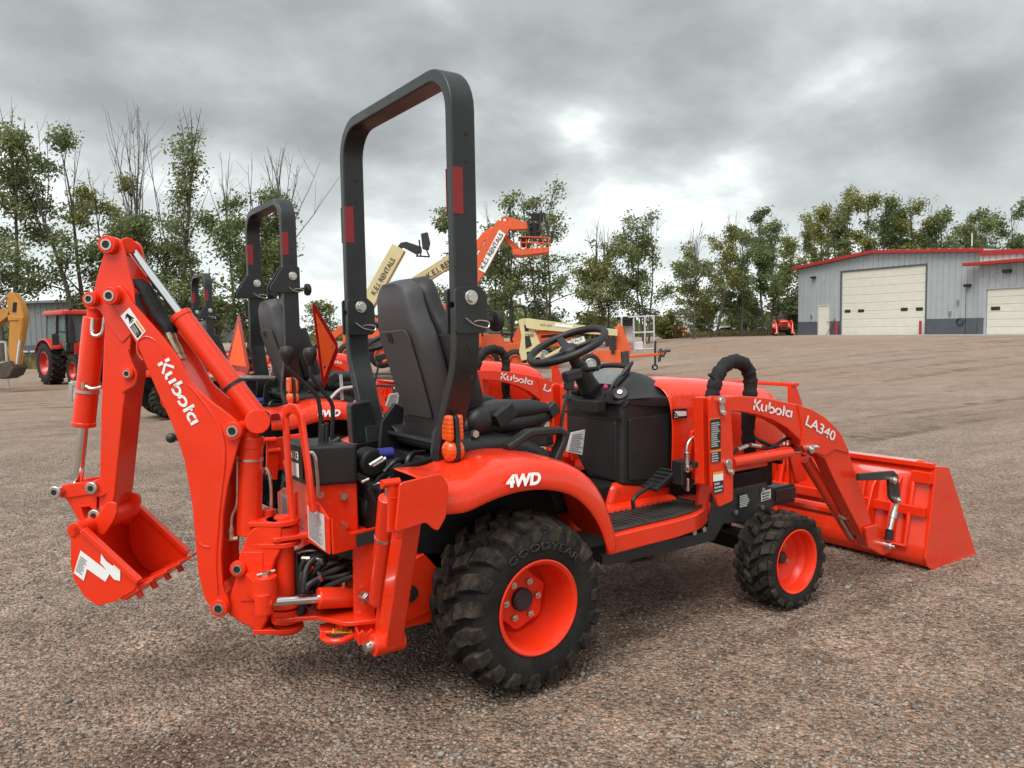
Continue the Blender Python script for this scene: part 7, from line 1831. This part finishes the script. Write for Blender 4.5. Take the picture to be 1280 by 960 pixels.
l3.plate([(554, 380), (580, 372), (586, 392), (582, 424), (552, 426)], 'turret', M['lift_orange'], 1.3)
l3.plate([(548, 424), (596, 422), (596, 444), (548, 446)], 'chassis', M['frame'], 1.6)
for px in (556, 590): l3.wheel(px, 446, .45, .3, M['lift_orange'], -.1)
# orange machine with a cab right of the roll bar post
l4 = Lift('telehandler', 'orange handler with a small open cab just right of the roll bar post', 622, 30, 'handler')
l4.plate([(602, 418), (628, 418), (630, 430), (652, 428), (650, 438), (640, 448), (602, 450)], 'body', M['lift_orange'], 1.6); l4.plate([(650, 405), (656, 400), (660, 408), (656, 432), (644, 434), (640, 424)], 'front_frame', M['lift_orange'], 1.0, .2)
mb = MB()
for dd in (0, 1.3): mb.tube([l4.p(603, 420, dd), l4.p(604, 392, dd), l4.p(616, 390, dd), l4.p(624, 398, dd), l4.p(628, 420, dd)], .04, smooth=2, seg=8)
mb.build('cab_frame', M['black'], l4.t)
l4.plate([(606, 394), (615, 392), (622, 400), (625, 417), (606, 417)], 'cab_glass', M['glass'], .03, .05, None, 0)
mb = MB(); mb.tube([l4.p(640, 428, .3), l4.p(640, 386, .3), l4.p(644, 383, .3), l4.p(654, 383, .3), l4.p(657, 387, .3), l4.p(657, 405, .3)], .045, seg=8); mb.build('roll_hoop', M['black'], l4.t)
for px in (610, 644): l4.wheel(px, 451, .45, .35, M['lift_orange'], -.15)
ly = Lift('flatbed_trailer', 'orange flatbed trailer with black wheels behind the roll bar post and steering wheel', 640, 33, 'trailer')
ly.plate([(575, 428), (700, 426), (700, 433), (575, 436)], 'deck', M['lift_orange'], 2.0); ly.plate([(585, 410), (600, 408), (612, 428), (583, 428)], 'load_frame', M['lift_orange'], 1.2, .3); ly.plate([(672, 408), (700, 412), (700, 426), (668, 426)], 'tool_box', M['old_orange'], 1.0, .3); ly.rod((612, 415), (672, 420), .08, 'load_bar', M['frame'], dd=.4)
for px in (606, 625, 680): ly.wheel(px, 444, .40, .3, M['galv'], -.1)
# cream trailer lift in front
l5 = Lift('trailer_lift', 'cream towable boom lift with a long level boom, orange chassis and a car wheel', 715, 25, group=None)
fr_ = l5.plate([(648, 400), (655, 398), (664, 404), (670, 416), (678, 436), (676, 446), (652, 451), (649, 440), (652, 420)], 'box_frame', M['cream'], .5)
H5 = [[(655, 406), (660, 406), (661, 414), (656, 414)], [(656, 420), (662, 420), (665, 432), (657, 436)], [(658, 440), (668, 438), (670, 445), (659, 447)]]
for hp in H5: l5.plate(hp, 'frame_opening', M['pin_hole'], .02, -.012, fr_, 0)
bb5 = l5.plate([(655, 398), (660, 398), (772, 412), (772, 420), (668, 412), (658, 410)], 'long_boom', M['cream'], .3, -.1)
l5.word('JLG LIFT', (675, 407), (690, 409), 2.6, bb5, -.115); l5.word('JLG', (752, 416), (760, 417), 3.4, bb5, -.115); l5.word('T350', (656, 421), (667, 421), 3.6, fr_, -.014)
l5.plate([(694, 404), (716, 407), (716, 410), (694, 408)], 'white_panel', M['white'], .01, -.112, bb5, 0)
lb5 = l5.plate([(680, 446), (728, 420), (732, 424), (732, 428), (690, 452)], 'lower_boom', M['cream'], .3, -.02); l5.plate([(700, 430), (730, 420), (731, 426), (702, 436)], 'white_panel', M['white'], .01, -.03, lb5, 0); l5.word('RENTALS', (704, 434), (728, 424.5), 3.5, lb5, -.045)
l5.rod((664, 416), (706, 414), .06, 'lift_ram', M['lift_orange'], dd=.1); l5.rod((706, 414), (748, 417), .04, 'ram_rod', M['chrome'], dd=.1); l5.rod((676, 421), (720, 417), .05, 'hydraulic_ram', M['black'], dd=.15)
l5.plate([(710, 418), (714, 418), (715, 446), (711, 446)], 'upright', M['lift_orange'], .3, .1)
l5.plate([(742, 442), (748, 438), (776, 438), (777, 454), (744, 452)], 'chassis', M['lift_orange'], 1.0, .0); l5.plate([(690, 446), (745, 444), (745, 450), (690, 452)], 'chassis_beam', M['lift_orange'], .3, .2)
l5.plate([(770, 412), (775, 404), (779, 410), (784, 424), (790, 438), (786, 446), (778, 440), (776, 456), (771, 456)], 'mast', M['lift_orange'], .4, .1)
l5.plate([(764, 422), (769, 420), (769, 442), (764, 442)], 'battery_box', M['black'], .5, -.05); l5.plate([(777, 440), (786, 438), (787, 455), (778, 456)], 'control_cabinet', M['frame'], .5, -.05)
l5.beam((786, 446), (830, 442), .09, 'drawbar', M['lift_orange']); l5.wheel(738, 455, .33, .2, M['galv'], -.15)
mb = MB(); mb.cyl(l5.p(819, 426), l5.p(819, 456), .035); mb.build('jockey_stand', M['black'], l5.t); l5.wheel(818.5, 459, .10, .07, M['galv'], name='jockey_wheel')
mb = MB()
for a, b_ in (((824, 448), (830, 438)), ((828, 446), (833, 437)), ((822, 440), (838, 438)), ((826, 436), (824, 452))): mb.cyl(l5.p(*a), l5.p(*b_), .05, seg=8)
mb.build('tow_coupling', M['frame'], l5.t)
# silver cage behind
cg = Lift('platform_cage', 'silver tube work cage standing upright behind the trailer lift', 805, 25.6, 'cage')
cgf = []
for dd in (0, .7):
    for a, b_ in (((777, 396), (777, 440)), ((792, 398), (793, 440)), ((806, 396), (806, 442)), ((817, 394), (818, 440)), ((775, 397), (818, 395)), ((790, 416), (818, 415)), ((793, 437), (818, 436))): cgf.append(cg.beam(a, b_, .055, 'cage_tube', M['galv'], dd=dd))
for (px, py) in ((777, 397), (818, 395), (793, 437), (818, 436), (818, 415)): A, B = cg.p(px, py, 0), cg.p(px, py, .7); mb = MB(); mb.cyl(A, B, .025); mb.build('cage_tube', M['galv'], cg.t)
cg.plate([(792, 428), (804, 427), (804, 437), (793, 438)], 'tray', M['label'], .7, .0); mb = MB(); mb.box(cg.p(783, 398, .2), (.5, .4, .12)); mb.box(cg.p(783, 402, .2), (.25, .3, .3)); mb.build('control_panel', M['black'], cg.t)
cg.plate([(782, 404), (792, 404), (792, 424), (783, 424)], 'mesh_panel', M['label'], .02, .3, None, 0)

# ================================================================ far vehicles beyond the rise
def car(px, D, ang, label, col, van=False):
    o = spot(px, D); t = thing('parked_car', label, 'car', o, ang, 'cars parked beyond the yard'); m = surf('car_paint', col, .25, var=.03, coat=.6)
    prof_ = [(-2.2, .45), (-2.25, .75), (-2.1, .95), (-1.5, 1.0), (-.9, 1.42), (.5, 1.45), (1.15, 1.02), (1.95, .92), (2.2, .7), (2.2, .4)]
    mb = MB(); mb.prism(rounded([V(x, -.85, z) for x, z in prof_], .12), (0, 1.7, 0)); mb.build('body', m, t, bevel=.10, seg=3)
    for s in (1, -1):
        mb = MB(); mb.prism([V(-1.3, .853 * s, 1.02), V(-.82, .853 * s, 1.36), V(.45, .853 * s, 1.38), V(.95, .853 * s, 1.03)], (0, .01 * s, 0)); mb.build('side_window', M['pane'], t)
        for x in (-1.35, 1.4): mb = MB(); mb.cyl((x, .72 * s, .33), (x, .90 * s, .33), .33, seg=22); w_ = mb.build('wheel', M['rubber'], t); mb = MB(); mb.cyl((x, .895 * s, .33), (x, .91 * s, .33), .2, seg=18); mb.build('wheel_rim', M['galv'], w_)
    mb = MB(); mb.prism([V(.56, -.75, 1.42), V(.56, .75, 1.42), V(1.13, .75, 1.06), V(1.13, -.75, 1.06)], (.02, 0, .03)); mb.build('windscreen', M['pane'], t)
    return t
AW = math.atan2(RH.y, RH.x)
car(902, 78, AW + .5, 'white car parked beyond the rise, left of the others', (.62, .64, .66)); car(922, 80, AW + .4, 'white car parked beyond the rise, between two others', (.66, .67, .68)); car(946, 80, AW + .3, 'silver car parked beyond the rise, nearest the far small tractor', (.42, .44, .46))
o = spot(860, 84); bx = thing('box_trailer', 'white box trailer far away left of the parked cars', 'trailer', o, AW)
mb = MB(); mb.box2((-1.9, -1.1, .7), (1.9, 1.1, 2.9)); mb.build('box_body', M['wall_white'], bx, bevel=.05); mb = MB(); mb.box2((-1.92, -1.13, 2.82), (1.92, 1.13, 2.95)); mb.build('roof_trim', M['label'], bx)
for x in (-.5, .5): mb = MB(); mb.cyl((x, -1.1, .35), (x, -.9, .35), .35); mb.build('wheel', M['rubber'], bx)
tt = row_tractor(*spot(852, 71).xy, R(215), 'tiny red-orange tractor in front of the white box trailer', hz=1.4, top=1.9, skip=('loader_bucket', 'loader_cross_tube', 'hitch_link'))

del tt['group']
